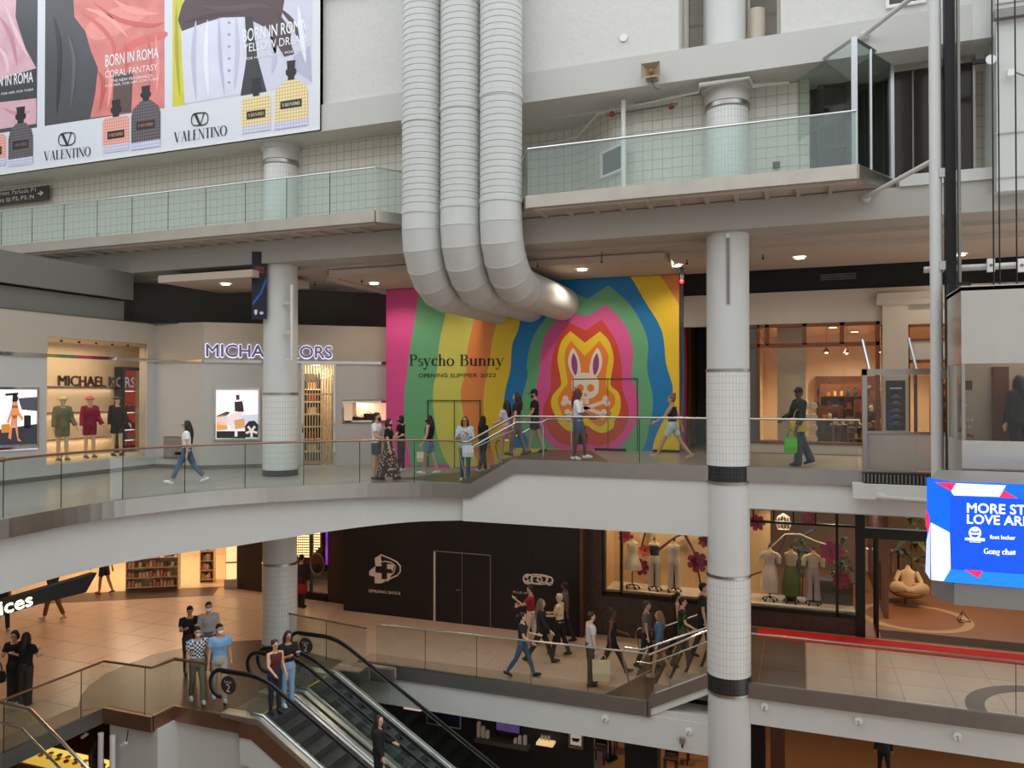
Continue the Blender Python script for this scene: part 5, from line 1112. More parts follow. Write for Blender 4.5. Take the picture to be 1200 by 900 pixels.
# turntable ring in the shop floor
ring_c = (3.0, 24.6)
struct(MB().lathe(*ring_c, [(1.5, Z2R + 0.01), (1.5, Z2R + 0.016), (1.25, Z2R + 0.016), (1.25, Z2R + 0.01)], 40, cap=False), 'trim_23', M('floor_ring', (190, 150, 108), 0.5))
for (x, y, e) in ((-4.5, 23.0, 90), (-3.0, 23.0, 80), (-0.5, 22.9, 80), (0.8, 22.9, 60), (3.0, 24.8, 120), (2.0, 27.0, 120), (5.0, 25.5, 120)):
    wh = {-4.5: 'over the left three dresses', -3.0: 'over the pink paper flower', -0.5: 'over the right three dresses', 0.8: 'beside the entrance post', 3.0: 'over the seated torso', 2.0: 'deep inside the dress shop', 5.0: 'at the far right of the dress shop'}[x]
    d = thing('track_spotlight', 'small black track spotlight ' + wh, 'spotlight', (x, y, -1.0))
    MB().tube([(x, y, -1.0), (x, y, -1.15)], 0.015, 6).build('stem', 'black_metal', d); MB().lathe(x, y, [(0.05, -1.3), (0.05, -1.15)], 10).build('head', 'black_metal', d); MB().lathe(x, y, [(0.045, -1.305), (0.045, -1.3)], 10).build('lens', 'lamp_glow', d)
    lamp('spot_lamp', 'SPOT', (x, y, -1.33), e * 1.2, WARM, d, size=0.06, spot=140)
M('form_cloth', (222, 200, 160), 0.7)
def dress_form(px_, py_, zf, y, kind, label, c1, c2=None, legs=False):
    """dress form on a wheeled stand; kind is the garment"""
    p = pY(px_, py_, y); x = p.x; z0 = zf
    t = thing('dress_form', label, 'mannequin', (x, y, z0), group='dress forms in the lower shop windows')
    MB().tube([(x, y, z0 + 0.12), (x, y, z0 + 0.95)], 0.018, 8).build('pole', 'black_metal', t)
    for k in range(5):
        a = 2 * math.pi * k / 5 + 0.3
        MB().tube([(x, y, z0 + 0.13), (x + 0.2 * math.cos(a), y + 0.2 * math.sin(a), z0 + 0.07)], 0.014, 6).ell((x + 0.2 * math.cos(a), y + 0.2 * math.sin(a), z0 + 0.035), (0.03, 0.03, 0.034), 8, 6).build('caster', 'black_metal', t, smooth=True)
    b = z0 + 0.85
    MB_ = MB(); loft(MB_, [(x, y, b, .15, .1), (x, y, b + .08, .165, .11), (x, y, b + .25, .12, .085), (x, y, b + .42, .155, .105), (x, y, b + .52, .18, .085), (x, y, b + .57, .1, .06), (x, y, b + .6, .05, .05), (x, y, b + .67, .045, .045)]); MB_.build('torso', 'form_cloth', t, smooth=True)
    MB().lathe(x, y, [(.046, b + .67), (.05, b + .68), (.02, b + .72), (.012, b + .78)], 10).build('neck_cap', 'black_metal', t, smooth=True)
    m1 = M('garment_%d_%d_%d' % c1, c1, 0.8, noise=(14, 0.08)); m2 = M('garment_%d_%d_%d' % (c2 or c1), c2 or c1, 0.8, noise=(14, 0.08))
    top = MB(); loft(top, [(x, y, b + .2, .135, .1), (x, y, b + .3, .13, .095), (x, y, b + .42, .17, .118), (x, y, b + .5, .15, .1)]); top.build('bodice', m1, t, smooth=True)
    if kind in ('dress', 'dress_sleeve', 'mini'):
        h = {'dress': .85, 'dress_sleeve': .8, 'mini': .5}[kind]; s = MB(); seg = 28
        vs_ = []
        rings = [(b + .22, .125, .09, 0), (b + .05, .19, .14, .01), (b + .22 - h * .6, .24, .18, .025), (b + .22 - h, .24 if kind != 'mini' else .27, .18, .03)]
        for (z, rx, ry, am) in rings:
            for j in range(seg):
                a = 2 * math.pi * j / seg; k_ = 1 + am * 3 * math.sin(a * 7); vs_.append((x + rx * k_ * math.cos(a), y + ry * k_ * math.sin(a), z))
        s.add(vs_, [(i * seg + j, (i + 1) * seg + j, (i + 1) * seg + (j + 1) % seg, i * seg + (j + 1) % seg) for i in range(3) for j in range(seg)]); s.build('skirt', m2, t, smooth=True)
    else:
        s = MB(); loft(s, [(x, y, b - .02, .16, .12), (x, y, b + .1, .17, .12), (x, y, b + .23, .125, .09)])
        for k in (-1, 1): loft(s, [(x + k * .11, y, z0 + .14, .09, .08), (x + k * .09, y, z0 + .5, .075, .075), (x + k * .08, y, b + .04, .09, .1)])
        s.build('trousers', m2, t, smooth=True)
    if kind in ('dress_sleeve', 'trousers_sleeve'):
        for k in (-1, 1): MB().tube([(x + k * .16, y, b + .5), (x + k * .24, y, b + .4), (x + k * .25, y - .02, b + .22)], [.06, .07, .05], 8).build('sleeve', m1, t, smooth=True)
    return t
zf = ZS - 0.02
dress_form(741, 660, zf, 22.98, 'mini', 'left window dress form in a short cream strapless dress', (240, 226, 196))
dress_form(767, 660, zf, 22.98, 'trousers', 'left window dress form in dark crop top and pale wide trousers', (38, 36, 30), (226, 212, 196))
dress_form(790, 660, zf, 22.98, 'trousers', 'left window dress form in a pale pink sleeveless jumpsuit', (228, 210, 206), (224, 204, 200))
dress_form(902, 660, zf, 22.98, 'dress_sleeve', 'right window dress form in a long pale dress with sleeves', (232, 214, 204))
dress_form(927, 660, zf, 22.98, 'dress', 'right window dress form in a green fringed dress', (206, 190, 150), (96, 110, 40))
dress_form(953, 660, zf, 22.98, 'trousers_sleeve', 'right window dress form in cream blouse and lilac trousers', (236, 220, 200), (206, 190, 196))
# paper flowers
def paper_flower(px_, py_, y, r, c, label):
    p = pY(px_, py_, y); t = thing('paper_flower', label, 'paper flower', p)
    for k in range(14):
        a = 2 * math.pi * k / 7 + (0.4 if k > 6 else 0); rr = r * (1 if k < 7 else 0.6); q = Vector((math.cos(a), -0.35 - (0.4 if k > 6 else 0), math.sin(a))).normalized(); s_ = Vector((-math.sin(a), 0, math.cos(a)))
        pts = [p, p + q * rr * .5 + s_ * rr * .32, p + q * rr + s_ * rr * .2, p + q * rr * 1.05 - s_ * rr * .1, p + q * rr * .9 - s_ * rr * .3, p + q * rr * .4 - s_ * rr * .28]
        m_ = MB().add(pts + [v + Vector((0, 0.008, 0)) for v in pts], [tuple(range(6)), tuple(range(11, 5, -1))] + [(i, i + 6, (i + 1) % 6 + 6, (i + 1) % 6) for i in range(6)]); m_.build('petal', M('petal_%d_%d_%d' % c, c, 0.7, noise=(8, .2)), t)
    MB().ell(p + Vector((0, -r * .3, 0)), (r * .15,) * 3, 10, 6).build('flower_heart', M('flower_centre', (120, 30, 50), .7), t, smooth=True)
    return t
for (a, b, y, r, c, l) in ((818, 658, 23.2, 0.32, (168, 40, 96), 'large magenta paper flower at the right of the left dress window'), (733, 628, 23.3, 0.22, (206, 40, 80), 'red paper flower high at the left edge of the dress window'), (752, 664, 23.4, 0.26, (150, 30, 70), 'dark pink paper flower behind the short cream dress'), (756, 645, 23.5, 0.2, (214, 90, 90), 'coral paper flower between two dress forms'), (887, 612, 22.8, 0.24, (226, 60, 110), 'pink paper flower just right of the white column'), (948, 607, 22.9, 0.2, (220, 50, 100), 'pink paper flower high beside the transom bars'), (974, 646, 22.9, 0.32, (206, 30, 120), 'bright magenta paper flower above the right dress forms'), (986, 679, 23.0, 0.26, (196, 40, 90), 'flat magenta paper flower on the dark plinth'), (826, 634, 23.3, 0.2, (150, 50, 60), 'dull red paper flower next to the white column')): paper_flower(a, b, y, r, c, l)
hoop('bent_branch', 'long curled brown branch behind the left dress forms', [pY(*p, 23.55) for p in ((742, 606), (760, 612), (752, 640), (765, 650), (790, 630), (802, 625), (815, 650), (822, 690))], 0.03, 'wood_dark', 'branch')
hoop('bent_branch', 'pale arching branch above the right dress forms', [pY(*p, 22.9) for p in ((905, 640), (920, 626), (938, 626), (955, 634), (968, 638))], 0.02, 'cream', 'branch')
hoop('bent_branch', 'brown crossing branch behind the long pale dress', [pY(*p, 23.3) for p in ((880, 674), (900, 668), (916, 640), (925, 616))], 0.025, 'wood_dark', 'branch')
t = thing('hanging_light', 'pale basket lamp hanging behind the transom bars', 'lamp', pY(918, 620, 23.2)); p = pY(918, 610, 23.2)
for k in range(6):
    a = math.pi * k / 6; MB().tube([p + Vector((0.16 * math.cos(a) * s_, 0.16 * math.sin(a) * s_, z_)) for (s_, z_) in ((0, .2), (1, .1), (1.2, -.1), (1, -.25), (-1, -.25), (-1.2, -.1), (-1, .1), (0, .2))], 0.008, 4).build('hoop', 'cream', t)
# plants
M('leaf_green', (52, 82, 36), 0.5, noise=(6, .25)); M('leaf_olive', (92, 106, 44), 0.5, noise=(6, .25))
def plant(p, h, r, n, label, mat='leaf_green', pot=None):
    t = thing('potted_plant', label, 'plant', p)
    z = p.z
    if pot:
        loft(MB_ := MB(), [(p.x, p.y, z, pot * .7, pot * .7), (p.x, p.y, z + pot * 1.4, pot, pot), (p.x, p.y, z + pot * 1.5, pot * 1.05, pot * 1.05)]); MB_.build('pot', 'black_metal', t, smooth=True); z += pot * 1.4
    MB().tube([(p.x, p.y, z), (p.x + .02, p.y, z + h * .5)], 0.02, 6).build('stem', 'wood_dark', t)
    for k in range(n):
        a = random.random() * 6.28; e = random.uniform(-.3, .9); l = r * random.uniform(.6, 1.1); b = Vector((p.x, p.y, z + h * random.uniform(.25, .8)))
        d = Vector((math.cos(a) * math.cos(e), math.sin(a) * math.cos(e), math.sin(e))); s_ = Vector((-math.sin(a), math.cos(a), 0)) * l * .16; q = b + d * l; m = b + d * l * .55 + Vector((0, 0, l * .12)); q.z -= l * .25
        MB().add([b, m + s_, q, m - s_, m - Vector((0, 0, .01))], [(0, 1, 2, 3), (0, 3, 4), (0, 4, 1), (1, 4, 2), (3, 2, 4)]).build('leaf', mat, t)
    return t
plant(pY(985, 700, 23.4).xyz * 1, 1.3, .5, 30, 'leafy dark green plant behind the right dress window') if False else None
pp = pY(985, 690, 24.4); pp.z = Z2R + .01; plant(pp, 2.2, .55, 34, 'tall leafy dark green plant behind the right dress window', pot=.2)
pp = pY(927, 690, 23.25); pp.z = ZS - .02; plant(pp, .55, .35, 22, 'spiky green plant in a black pot behind the green dress', 'leaf_olive', pot=.2)
pp = pY(940, 690, 24.2); pp.z = Z2R + .01; plant(pp, 2.4, .6, 30, 'tall dark plant behind the black pot plant', pot=.2)
pp = pY(1068, 660, 27.0); pp.z = Z2R + .01; plant(pp, 2.9, .8, 40, 'big palm like plant behind the seated torso', 'leaf_olive', pot=.25)
t = thing('dark_plinth', 'dark grey round-cornered plinth behind the lilac trousers', 'plinth', (0.9, 23.4, ZS))
MB().box(0.2, 1.35, 23.2, 23.65, ZS - .02, ZS + .62).build('body', M('plinth_grey', (74, 66, 60), .6), t)
MB().tube([(0.35 + .12 * math.cos(a * math.pi / 8), 23.19, ZS + .3 + .22 * math.sin(a * math.pi / 8)) for a in range(16)], 0.012, 5, closed=True).build('ring_inlay', 'black_metal', t)
# seated headless torso on a round wooden seat
c = pZ(1064, 692, Z2R + 0.42); c.y = c.y
t = thing('wooden_stool', 'round slatted wooden seat under the seated shop mannequin', 'seat', (c.x, c.y, Z2R + .01))
MB().lathe(c.x, c.y, [(.1, Z2R + .01), (.12, Z2R + .25), (.4, Z2R + .28), (.5, Z2R + .36), (.5, Z2R + .42), (.42, Z2R + .45)], 24).build('seat_shell', 'mdf', t, smooth=True)
M('linen', (226, 196, 150), .8, noise=(10, .06))
t = thing('seated_mannequin', 'headless mannequin in pale linen sitting cross-legged on the round seat', 'mannequin', (c.x, c.y, Z2R + .45))
m_ = MB(); loft(m_, [(c.x, c.y, Z2R + .45, .24, .2), (c.x, c.y, Z2R + .6, .2, .15), (c.x, c.y, Z2R + .82, .2, .13), (c.x, c.y, Z2R + .98, .24, .12), (c.x, c.y, Z2R + 1.06, .1, .08), (c.x, c.y, Z2R + 1.14, .055, .055)]); m_.build('torso', 'linen', t, smooth=True)
for k in (-1, 1):
    MB().tube([(c.x + k * .22, c.y, Z2R + 1.0), (c.x + k * .34, c.y - .08, Z2R + .75), (c.x + k * .3, c.y - .3, Z2R + .56)], [.07, .06, .035], 8).build('arm', 'linen', t, smooth=True)
    MB().tube([(c.x + k * .1, c.y, Z2R + .54), (c.x + k * .38, c.y - .3, Z2R + .58), (c.x - k * .1, c.y - .42, Z2R + .5)], [.11, .09, .05], 8).build('leg', 'linen', t, smooth=True)
MB().tube([(c.x, c.y, Z2R + 1.14), (c.x, c.y, Z2R + 1.17)], .05, 10).build('neck_cap', 'cream', t)
t = thing('clothes_rail', 'small clothes rail with pale garments inside the dress shop entrance', 'clothes rail', (2.3, 27.2, Z2R + .01))
MB().tube([(1.9, 27.2, Z2R + .01), (1.9, 27.2, Z2R + 1.5), (2.9, 27.2, Z2R + 1.5), (2.9, 27.2, Z2R + .01)], .02, 6).build('rail', 'black_metal', t)
for k in range(5): loft(m_ := MB(), [(2.0 + .18 * k, 27.2, Z2R + .7, .05, .2), (2.0 + .18 * k, 27.2, Z2R + 1.4, .04, .18)]); m_.build('garment', M('rail_g%d' % (k % 3), ((226, 206, 190), (190, 150, 140), (150, 120, 100))[k % 3], .8), t)
t = thing('wire_stand', 'small black wire prism on the dress shop floor at the right', 'stand', pZ(1128, 728, Z2R + .01)); p = pZ(1128, 728, Z2R + .02); a = [p + Vector((.2 * math.cos(k * 2.094), .2 * math.sin(k * 2.094), 0)) for k in range(3)]; tp_ = p + Vector((0, 0, .28))
for k in range(3): MB().tube([a[k], a[(k + 1) % 3]], .01, 5).build('wire', 'black_metal', t); MB().tube([a[k], tp_], .01, 5).build('wire', 'black_metal', t)
# red carpet and floor tiles
o_ = MB().box(-1.1, 9, 21.2, 22.05, Z2R + .001, Z2R + .012).build('red_carpet', M('carpet_red', (196, 20, 15), .9)); tag(o_, 'long red carpet runner in front of the dress shop window', 'carpet')
FT = M('floor_tile_beige', (200, 172, 152), 0.3, noise=(1.2, .05)); FD = M('floor_tile_brown', (92, 72, 60), 0.35, noise=(1.2, .05))
fl = bpy.data.objects['floor_lower_walkway']; fr = bpy.data.objects['floor_lower_raised']
def inpoly(x, y, P):
    r = False; n = len(P)
    for i in range(n):
        (xa, ya), (xb, yb) = P[i], P[(i + 1) % n]
        if (ya > y) != (yb > y) and x < (xb - xa) * (y - ya) / (yb - ya) + xa: r = not r
    return r
HO2 = Pl((0, 21.7), (1, 21.7))
tA = None; TS = 1.1; cnt = 0; rest = MB(); cells = []
for i in range(22):
    for j in range(14):
        x = -3.32 - TS * (i + 1); y = 9.6 + TS * j
        cor = [(x + .01, y + .01), (x + TS - .01, y + .01), (x + TS - .01, y + TS - .03), (x + .01, y + TS - .03)]
        if not all(inpoly(*c_, L2OUT) for c_ in cor): continue
        if y > 21.0 and x > -14: continue
        cells.append((x * x + y * y, x, y))
cells.sort()
for (_, x, y) in cells:
    if cnt < 290:
        if tA is None:
            tA = MB().box(.006, TS - .006, .006, TS - .006, -.02, .0).build('floor_tile', FT, origin=(0, 0, 0)); tA.parent = fl; tA.location = (x, y, Z2L)
        else: copy_to(tA, (x, y, Z2L), fl)
    else: rest.box(x + .006, x + TS - .006, y + .006, y + TS - .006, Z2L - .02, Z2L)
    cnt += 1
if rest.v: tag(rest.build('floor_tiles_far', FT, fl), kind='stuff')
tB = None
for i in range(10):
    for j in range(4):
        x = 0.12 + 0.95 * i - 0.001; y = 17.85 + 1.05 * j
        if tB is None:
            tB = MB().box(.006, .944, .006, 1.044, -.02, .0).build('floor_tile', FT, origin=(0, 0, 0)); tB.parent = fr; tB.location = (x, y, Z2R)
        else: copy_to(tB, (x, y, Z2R), fr)
tC = None
for i in range(2):
    for j in range(4):
        x = -1.88 + 0.99 * i; y = 17.85 + 1.05 * j
        if tC is None:
            tC = MB().box(.006, .984, .006, 1.044, -.02, .0).build('floor_tile', FD, origin=(0, 0, 0)); tC.parent = fr; tC.location = (x, y, Z2R)
        else: copy_to(tC, (x, y, Z2R), fr)
ar = []
for k in range(25):
    a = math.pi * .5 + math.pi * .62 * k / 24; ar.append((4.9 + 1.75 * math.cos(a), 18.0 + 1.75 * math.sin(a)))
for k in range(24, -1, -1):
    a = math.pi * .5 + math.pi * .62 * k / 24; ar.append((4.9 + 1.4 * math.cos(a), 18.0 + 1.4 * math.sin(a)))
ar = [(x, max(y, 17.86)) for (x, y) in ar]
struct(MB().floor(ar, Z2R, Z2R + .004), 'trim_24', FD)
struct(MB().floor([(-3.32, 17.85), (-4.35, 17.85), (-3.32, 20.6)], Z2L, Z2L + .004).floor([(-3.32, 20.6), (-3.9, 19.2), (-4.0, 22.1), (-3.32, 22.1)], Z2L, Z2L + .003), 'trim_25', FD)
inl = [(pZ(*p, Z2L).x, pZ(*p, Z2L).y) for p in ((96, 833), (92, 826), (95, 815), (105, 803), (122, 791), (150, 778), (185, 766), (225, 757), (265, 752), (305, 750))]
inl = [(max(a, -40), b) for (a, b) in inl] + [(-11.4, 17.6), (-11.3, 13.85), (-13.3, 13.85), (-13.3, 13.2), (-14.7, 13.2)]
struct(MB().floor(inl, Z2L, Z2L + .004), 'trim_26', FD)
# ================================================================ LOWER MALL LEFT, ESCALATORS, GROUND LEVEL
# ---- black hoarding with logos
hb = thing('shop_hoarding', 'black shop hoarding with white cross logo and double door on the lower level', 'hoarding', (-10, 21.7, Z2L))
MB().box(-14.03, -6.08, 21.7, 21.9, Z2L, -1.02).box(-14.03, -13.83, 21.9, 22.25, Z2L, -1.02).build('panel', 'black_paint', hb)
for x in (-12.5, -10.95, -7.6): MB().box(x - .004, x + .004, 21.69, 21.7, Z2L, -1.03).build('panel_joint', M('joint_brown', (48, 36, 34), .6), hb)
q = [HO2.at(508.5, 645), HO2.at(575.5, 650)]
s0, s1 = q[0][0], q[1][0]; z1 = (q[0][1] + q[1][1]) / 2; sm = (s0 + s1) / 2
MB().rect(HO2, s0, s0 + .06, Z2L, z1, 0, .03).build('door_edge', M('edge_white', (206, 190, 180), .5), hb); MB().rect(HO2, s1 - .025, s1, Z2L, z1, 0, .03).rect(HO2, s0, s1, z1 - .03, z1, 0, .03).rect(HO2, sm - .008, sm + .008, Z2L, z1 - .03, 0, .02).build('door_edge', M('edge_grey', (120, 108, 104), .5), hb)
MB().tube([HO2.pt(sm - .05, Z2L + 1.05, .05), HO2.pt(sm - .18, Z2L + 1.05, .05)], .012, 6).build('door_handle', 'steel', hb)
KH = (330, 590, 6.0); WP = PM((226, 206, 200))
def hp(pts, o, mat=WP, sm_=0): return MB().facepx(HO2, zc(cat_rom(pts, sm_) if sm_ else pts, *KH), o).build('print', mat, hb)
hp([(655, 385), (697, 358), (700, 400), (740, 425), (790, 430), (785, 470), (775, 475), (775, 500), (755, 535), (700, 562), (655, 560), (655, 515), (617, 505), (617, 475), (660, 440)], .004)
hp([(700, 410), (742, 418), (742, 460), (775, 462), (775, 490), (742, 490), (742, 532), (704, 532), (704, 490), (660, 485), (660, 440), (704, 440)], .006, M('black_print', (26, 20, 20), .5))
m_ = MB().tube([HO2.pt(*HO2.at(*p), .006) for p in zc([(697, 360), (760, 385), (810, 410), (835, 440), (835, 480), (815, 505), (760, 530), (745, 545)], *KH)], .022, 6); m_.build('print', WP, hb)
m_ = MB().tube([HO2.pt(*HO2.at(*p), .006) for p in zc([(720, 405), (770, 415), (800, 440), (795, 470), (780, 498)], *KH)], .018, 6); m_.build('print', WP, hb)
MB().textpx(HO2, 'SPRING', zc([(613, 624), (738, 633), (738, 615), (613, 603)], *KH), .005, .04).build('lettering', WP, hb); MB().textpx(HO2, '2022', zc([(748, 634), (836, 640), (836, 624), (748, 616)], *KH), .005, .04).build('lettering', WP, hb)
KG = (590, 600, 7.5)
m_ = MB()
def oval(cx, cy, rx, ry, w, n=22, tilt=.05): m_.tube([HO2.pt(*HO2.at(*zc([(cx + rx * math.cos(k * 6.2832 / n), cy + ry * math.sin(k * 6.2832 / n) + tilt * rx * math.cos(k * 6.2832 / n))], *KG)[0]), .006) for k in range(n)], w, 5, closed=True)
oval(305, 592, 130, 42, .02); oval(215, 590, 40, 42, .02); oval(290, 596, 50, 32, .02); oval(345, 590, 45, 28, .02); oval(405, 606, 28, 36, .02); m_.build('print', WP, hb)
for pts in ([(195, 560), (225, 556), (215, 585), (195, 580)], [(205, 595), (225, 590), (230, 615), (212, 622)], [(300, 575), (306, 592), (322, 597), (306, 603), (300, 622), (294, 603), (278, 597), (294, 592)]): MB().facepx(HO2, zc(pts, *KG), .006).build('print', WP, hb)
MB().textpx(HO2, 'PLUS M', zc([(86, 712), (205, 724), (205, 706), (86, 692)], *KG), .005, .01).build('lettering', WP, hb)
struct(MB().box(-6.05, -5.95, 21.75, 22.3, Z2L, -1.0), 'trim_27', M('bronze_trim', (90, 56, 40), .5))
# ---- dark shop with lit brick wall, left of the hoarding
k1 = Pl((-19.3, 22.75), (-14.03, 22.3))
struct(MB().rect(k1, 0, k1.at(312, 680)[0], Z2L, -1.0, -.3, 0).rect(k1, k1.at(384, 660)[0], k1.L + .3, Z2L, -1.0, -.3, 0).rect(k1, 0, k1.L, -1.6, -1.0, -.3, 0), 'wall_dark_shop', M('dark_brown', (58, 40, 32), .6, noise=(1, .1)))
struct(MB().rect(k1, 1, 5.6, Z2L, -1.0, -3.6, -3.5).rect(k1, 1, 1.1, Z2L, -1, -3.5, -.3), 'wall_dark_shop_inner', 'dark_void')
w = thing('window_6', None, None, k1.pt(k1.at(366, 700)[0], Z2L)); tag(w, kind='structure')
a, b = k1.at(347, 660)[0], k1.at(384, 660)[0]; c = k1.at(364, 660)[0]
for (u, v) in ((a, c), (c, b)): MB().rect(k1, u + .03, v - .03, Z2L + .25, -1.7, -.05, -.03).build('pane', 'shop_glass', w)
MB().rect(k1, c - .03, c + .03, Z2L, -1.6, -.1, .02).rect(k1, a, b, Z2L, Z2L + .25, -.1, .02).build('frame', 'black_metal', w)
lb = thing('brick_light_wall', 'glowing wall of small pale bricks inside the dark shop beside the left column', 'light wall', k1.pt(a + .3, Z2L, -1.6))
k1b = Pl(k1.pt(0, 0, -1.6)[:2], k1.pt(k1.L, 0, -1.6)[:2]); tb_ = None
MB().rect(k1b, k1b.at(346, 640)[0], k1b.at(376, 640)[0], k1b.at(360, 660)[1], -1.5, -.06, -.03).build('back', 'wood_dark', lb)
for i in range(12):
    for j in range(16):
        x_ = 347 + i * 2.6; y_ = 608 + j * 3.0
        if (x_ - 356) ** 2 / 380 + (y_ - 628) ** 2 / 760 > 1: continue
        s_, z_ = k1b.at(x_, y_)
        MB().rect(k1b, s_, s_ + .055, z_, z_ + .055, -.03, .0).build('glass_brick', 'warm_glow', lb)
t = thing('round_sign', 'round pale ring sign on the glass of the dark shop', 'sign', k1.pt(k1.at(372, 661)[0], -4.0))
cs, cz_ = k1.at(372, 661)
MB().tube([k1.pt(cs + .3 * math.cos(k * math.pi / 12), cz_ + .36 * math.sin(k * math.pi / 12), .02) for k in range(24)], .035, 6, closed=True).build('ring', M('ring_tan', (120, 96, 70), .5), t)
pk = k1.pt(k1.at(380, 640)[0], Z2L, -1.9)
t = thing('neon_screen', 'purple and red glowing screen deep in the dark shop', 'screen', pk); MB().rect(k1b, k1b.at(376, 640)[0], k1b.at(384, 640)[0], k1b.at(380, 664)[1], k1b.at(380, 606)[1], -.3, -.27).build('panel', M('neon', (140, 50, 190), emit=1.2, noise=(2.5, .8)), t)
MB().rect(k1b, k1b.at(380, 640)[0], k1b.at(382, 640)[0], k1b.at(380, 618)[1], k1b.at(380, 608)[1], -.27, -.25).build('bright_tube', 'lamp_glow', t)
lamp('brick_light', 'POINT', k1.pt(a + .5, -2.4, -1.0), 40, WARM, size=.2)
# ---- cosmetics shop
k2 = Pl((-26.0, 18.6), (-19.35, 22.75))
sC = lambda x: k2.at(x, 690)[0]
struct(MB().rect(k2, sC(264), sC(280), Z2L, -1.0, -.2, 0).rect(k2, -3, k2.L + .1, -1.5, -1.0, -.3, 0), 'wall_cosmetics', M('portal_cream', (236, 206, 160), .5))
t = thing('glowing_portal', 'tall glowing cream frame at the right end of the cosmetics shop', 'frame', k2.pt(sC(272), Z2L))
MB().rect(k2, sC(265), sC(279), Z2L + .35, -1.6, 0, .06).build('lit_panel', M('portal_glow', (255, 212, 150), emit=1.1), t); MB().rect(k2, sC(263), sC(281), Z2L, Z2L + .33, 0, .08).build('plinth', 'steel', t)
MB().rect(k2, sC(265), sC(279), -4.55, -4.5, .06, .08).build('band', 'bronze', t)
struct(MB().rect(k2, -4, k2.L + 2, Z2L, -1.0, -6.1, -6.0).rect(k2, k2.L - .3, k2.L - .2, Z2L, -1, -6.0, -.3), 'wall_cosmetics_inner', M('cosm_wall', (232, 206, 172), .6))
struct(MB().slab(k2, [(-4, Z2L + .002), (k2.L - .2, Z2L + .002), (k2.L - .2, Z2L + .012), (-4, Z2L + .012)], -6, -.3), 'floor_cosmetics', M('cosm_floor', (226, 196, 156), .3))
struct(MB().rect(k2, -2, sC(255), Z2L, Z2L + .008, -.35, .9), 'trim_28', FD)
struct(MB().rect(k2, -4, k2.L, -1.1, -1.0, -6, -.3), 'ceiling_cosmetics', M('cosm_ceil', (240, 220, 190), .7))
for (s_, o_, e) in ((2.0, -1.5, 50), (4.3, -2.0, 50), (5.8, -1.4, 40), (3.0, -4.5, 50), (5.5, -4.5, 50)):
    p = k2.pt(s_, -1.12, o_); d = thing('ceiling_panel_light', 'square warm ceiling light of the cosmetics shop, ' + {2.0: 'front left', 4.3: 'front middle', 5.8: 'front right', 3.0: 'back left', 5.5: 'back right'}[s_], 'ceiling light', p)
    MB().box(p.x - .3, p.x + .3, p.y - .3, p.y + .3, -1.15, -1.11).build('diffuser', 'lamp_glow', d)
    lamp('panel_lamp', 'AREA', (p.x, p.y, -1.17), e, WARM, d, size=.6)
def gondola(xa, xb, py_, label, group, ncol, rows, off):
    pa = pZ(xa, py_, Z2L + .012); s0 = k2.at(xa, py_); u0 = (Vector(pa[:2]) - k2.A).dot(k2.d); o0 = (Vector(pa[:2]) - k2.A).dot(k2.n)
    pb2 = pZ(xb, py_, Z2L + .012); u1 = u0 + (pb2 - pa).length * .98
    t = thing('product_gondola', label, 'shelf', k2.pt((u0 + u1) / 2, Z2L + .012, o0 - .2)); wh = M('gondola_cream', (236, 214, 180), .5)
    MB().rect(k2, u0, u1, Z2L + .012, Z2L + 1.6, o0 - .45, o0 - .42).rect(k2, u0, u0 + .03, Z2L + .012, Z2L + 1.6, o0 - .42, o0).rect(k2, u1 - .03, u1, Z2L + .012, Z2L + 1.6, o0 - .42, o0).build('frame', wh, t)
    for r in range(rows):
        z = Z2L + .1 + 1.4 * r / rows; MB().rect(k2, u0 + .03, u1 - .03, z, z + .03, o0 - .42, o0).build('shelf_board', wh, t)
        for k in range(ncol):
            if random.random() < .12: continue
            c = ((222, 140, 112), (236, 206, 176), (206, 170, 140), (130, 104, 92), (244, 232, 216), (230, 176, 150))[random.randrange(6)]; u = u0 + .06 + (u1 - u0 - .2) * k / ncol; h = random.uniform(.12, .24); wd_ = (u1 - u0) / ncol * .7
            o2 = MB().rect(k2, u, u + wd_, z + .031, z + .031 + h, o0 - .25, o0 - .06).rect(k2, u + wd_ * .2, u + wd_ * .8, z + .031 + h, z + .05 + h, o0 - .22, o0 - .1).build('cosmetics_box', PM(c)); tag(o2, 'small boxed product on the %s shelf of %s' % (('lowest', 'second', 'third', 'top')[r], group), 'box', group)
gondola(147, 206, 693, 'long low gondola of boxed products in the cosmetics shop', 'the long cosmetics gondola', 13, 4, 0)
gondola(234, 250, 683, 'small gondola of products at the right of the cosmetics shop', 'the small cosmetics gondola', 5, 4, 0)
# ---- railings of the lower level
railing('glass_railing', 'long lower level glass railing under the black hoarding, ending at the pale stair', [(-10.4, 17.6), (-3.34, 17.84)], Z2L + .03, 1.05, 1.5)
railing('glass_railing', 'short glass railing behind the far escalator beside the left column', [(-13.2, 17.7), (-10.5, 17.3)], Z2L + .004, 1.05, 1.3)
railing('glass_railing', 'lower level glass railing right of the white column facing the red carpet', [(-1.03, 17.84), (9, 17.84)], Z2R + .03, 1.05, 2.4)
railing('glass_railing', 'bronze capped glass railing round the escalator landing at lower left', [(-14.74, 9.0), (-14.74, 13.06), (-13.4, 13.12), (-13.36, 13.74), (-12.42, 13.74)], Z2L + .02, 1.05, 1.55, rail='bronze')
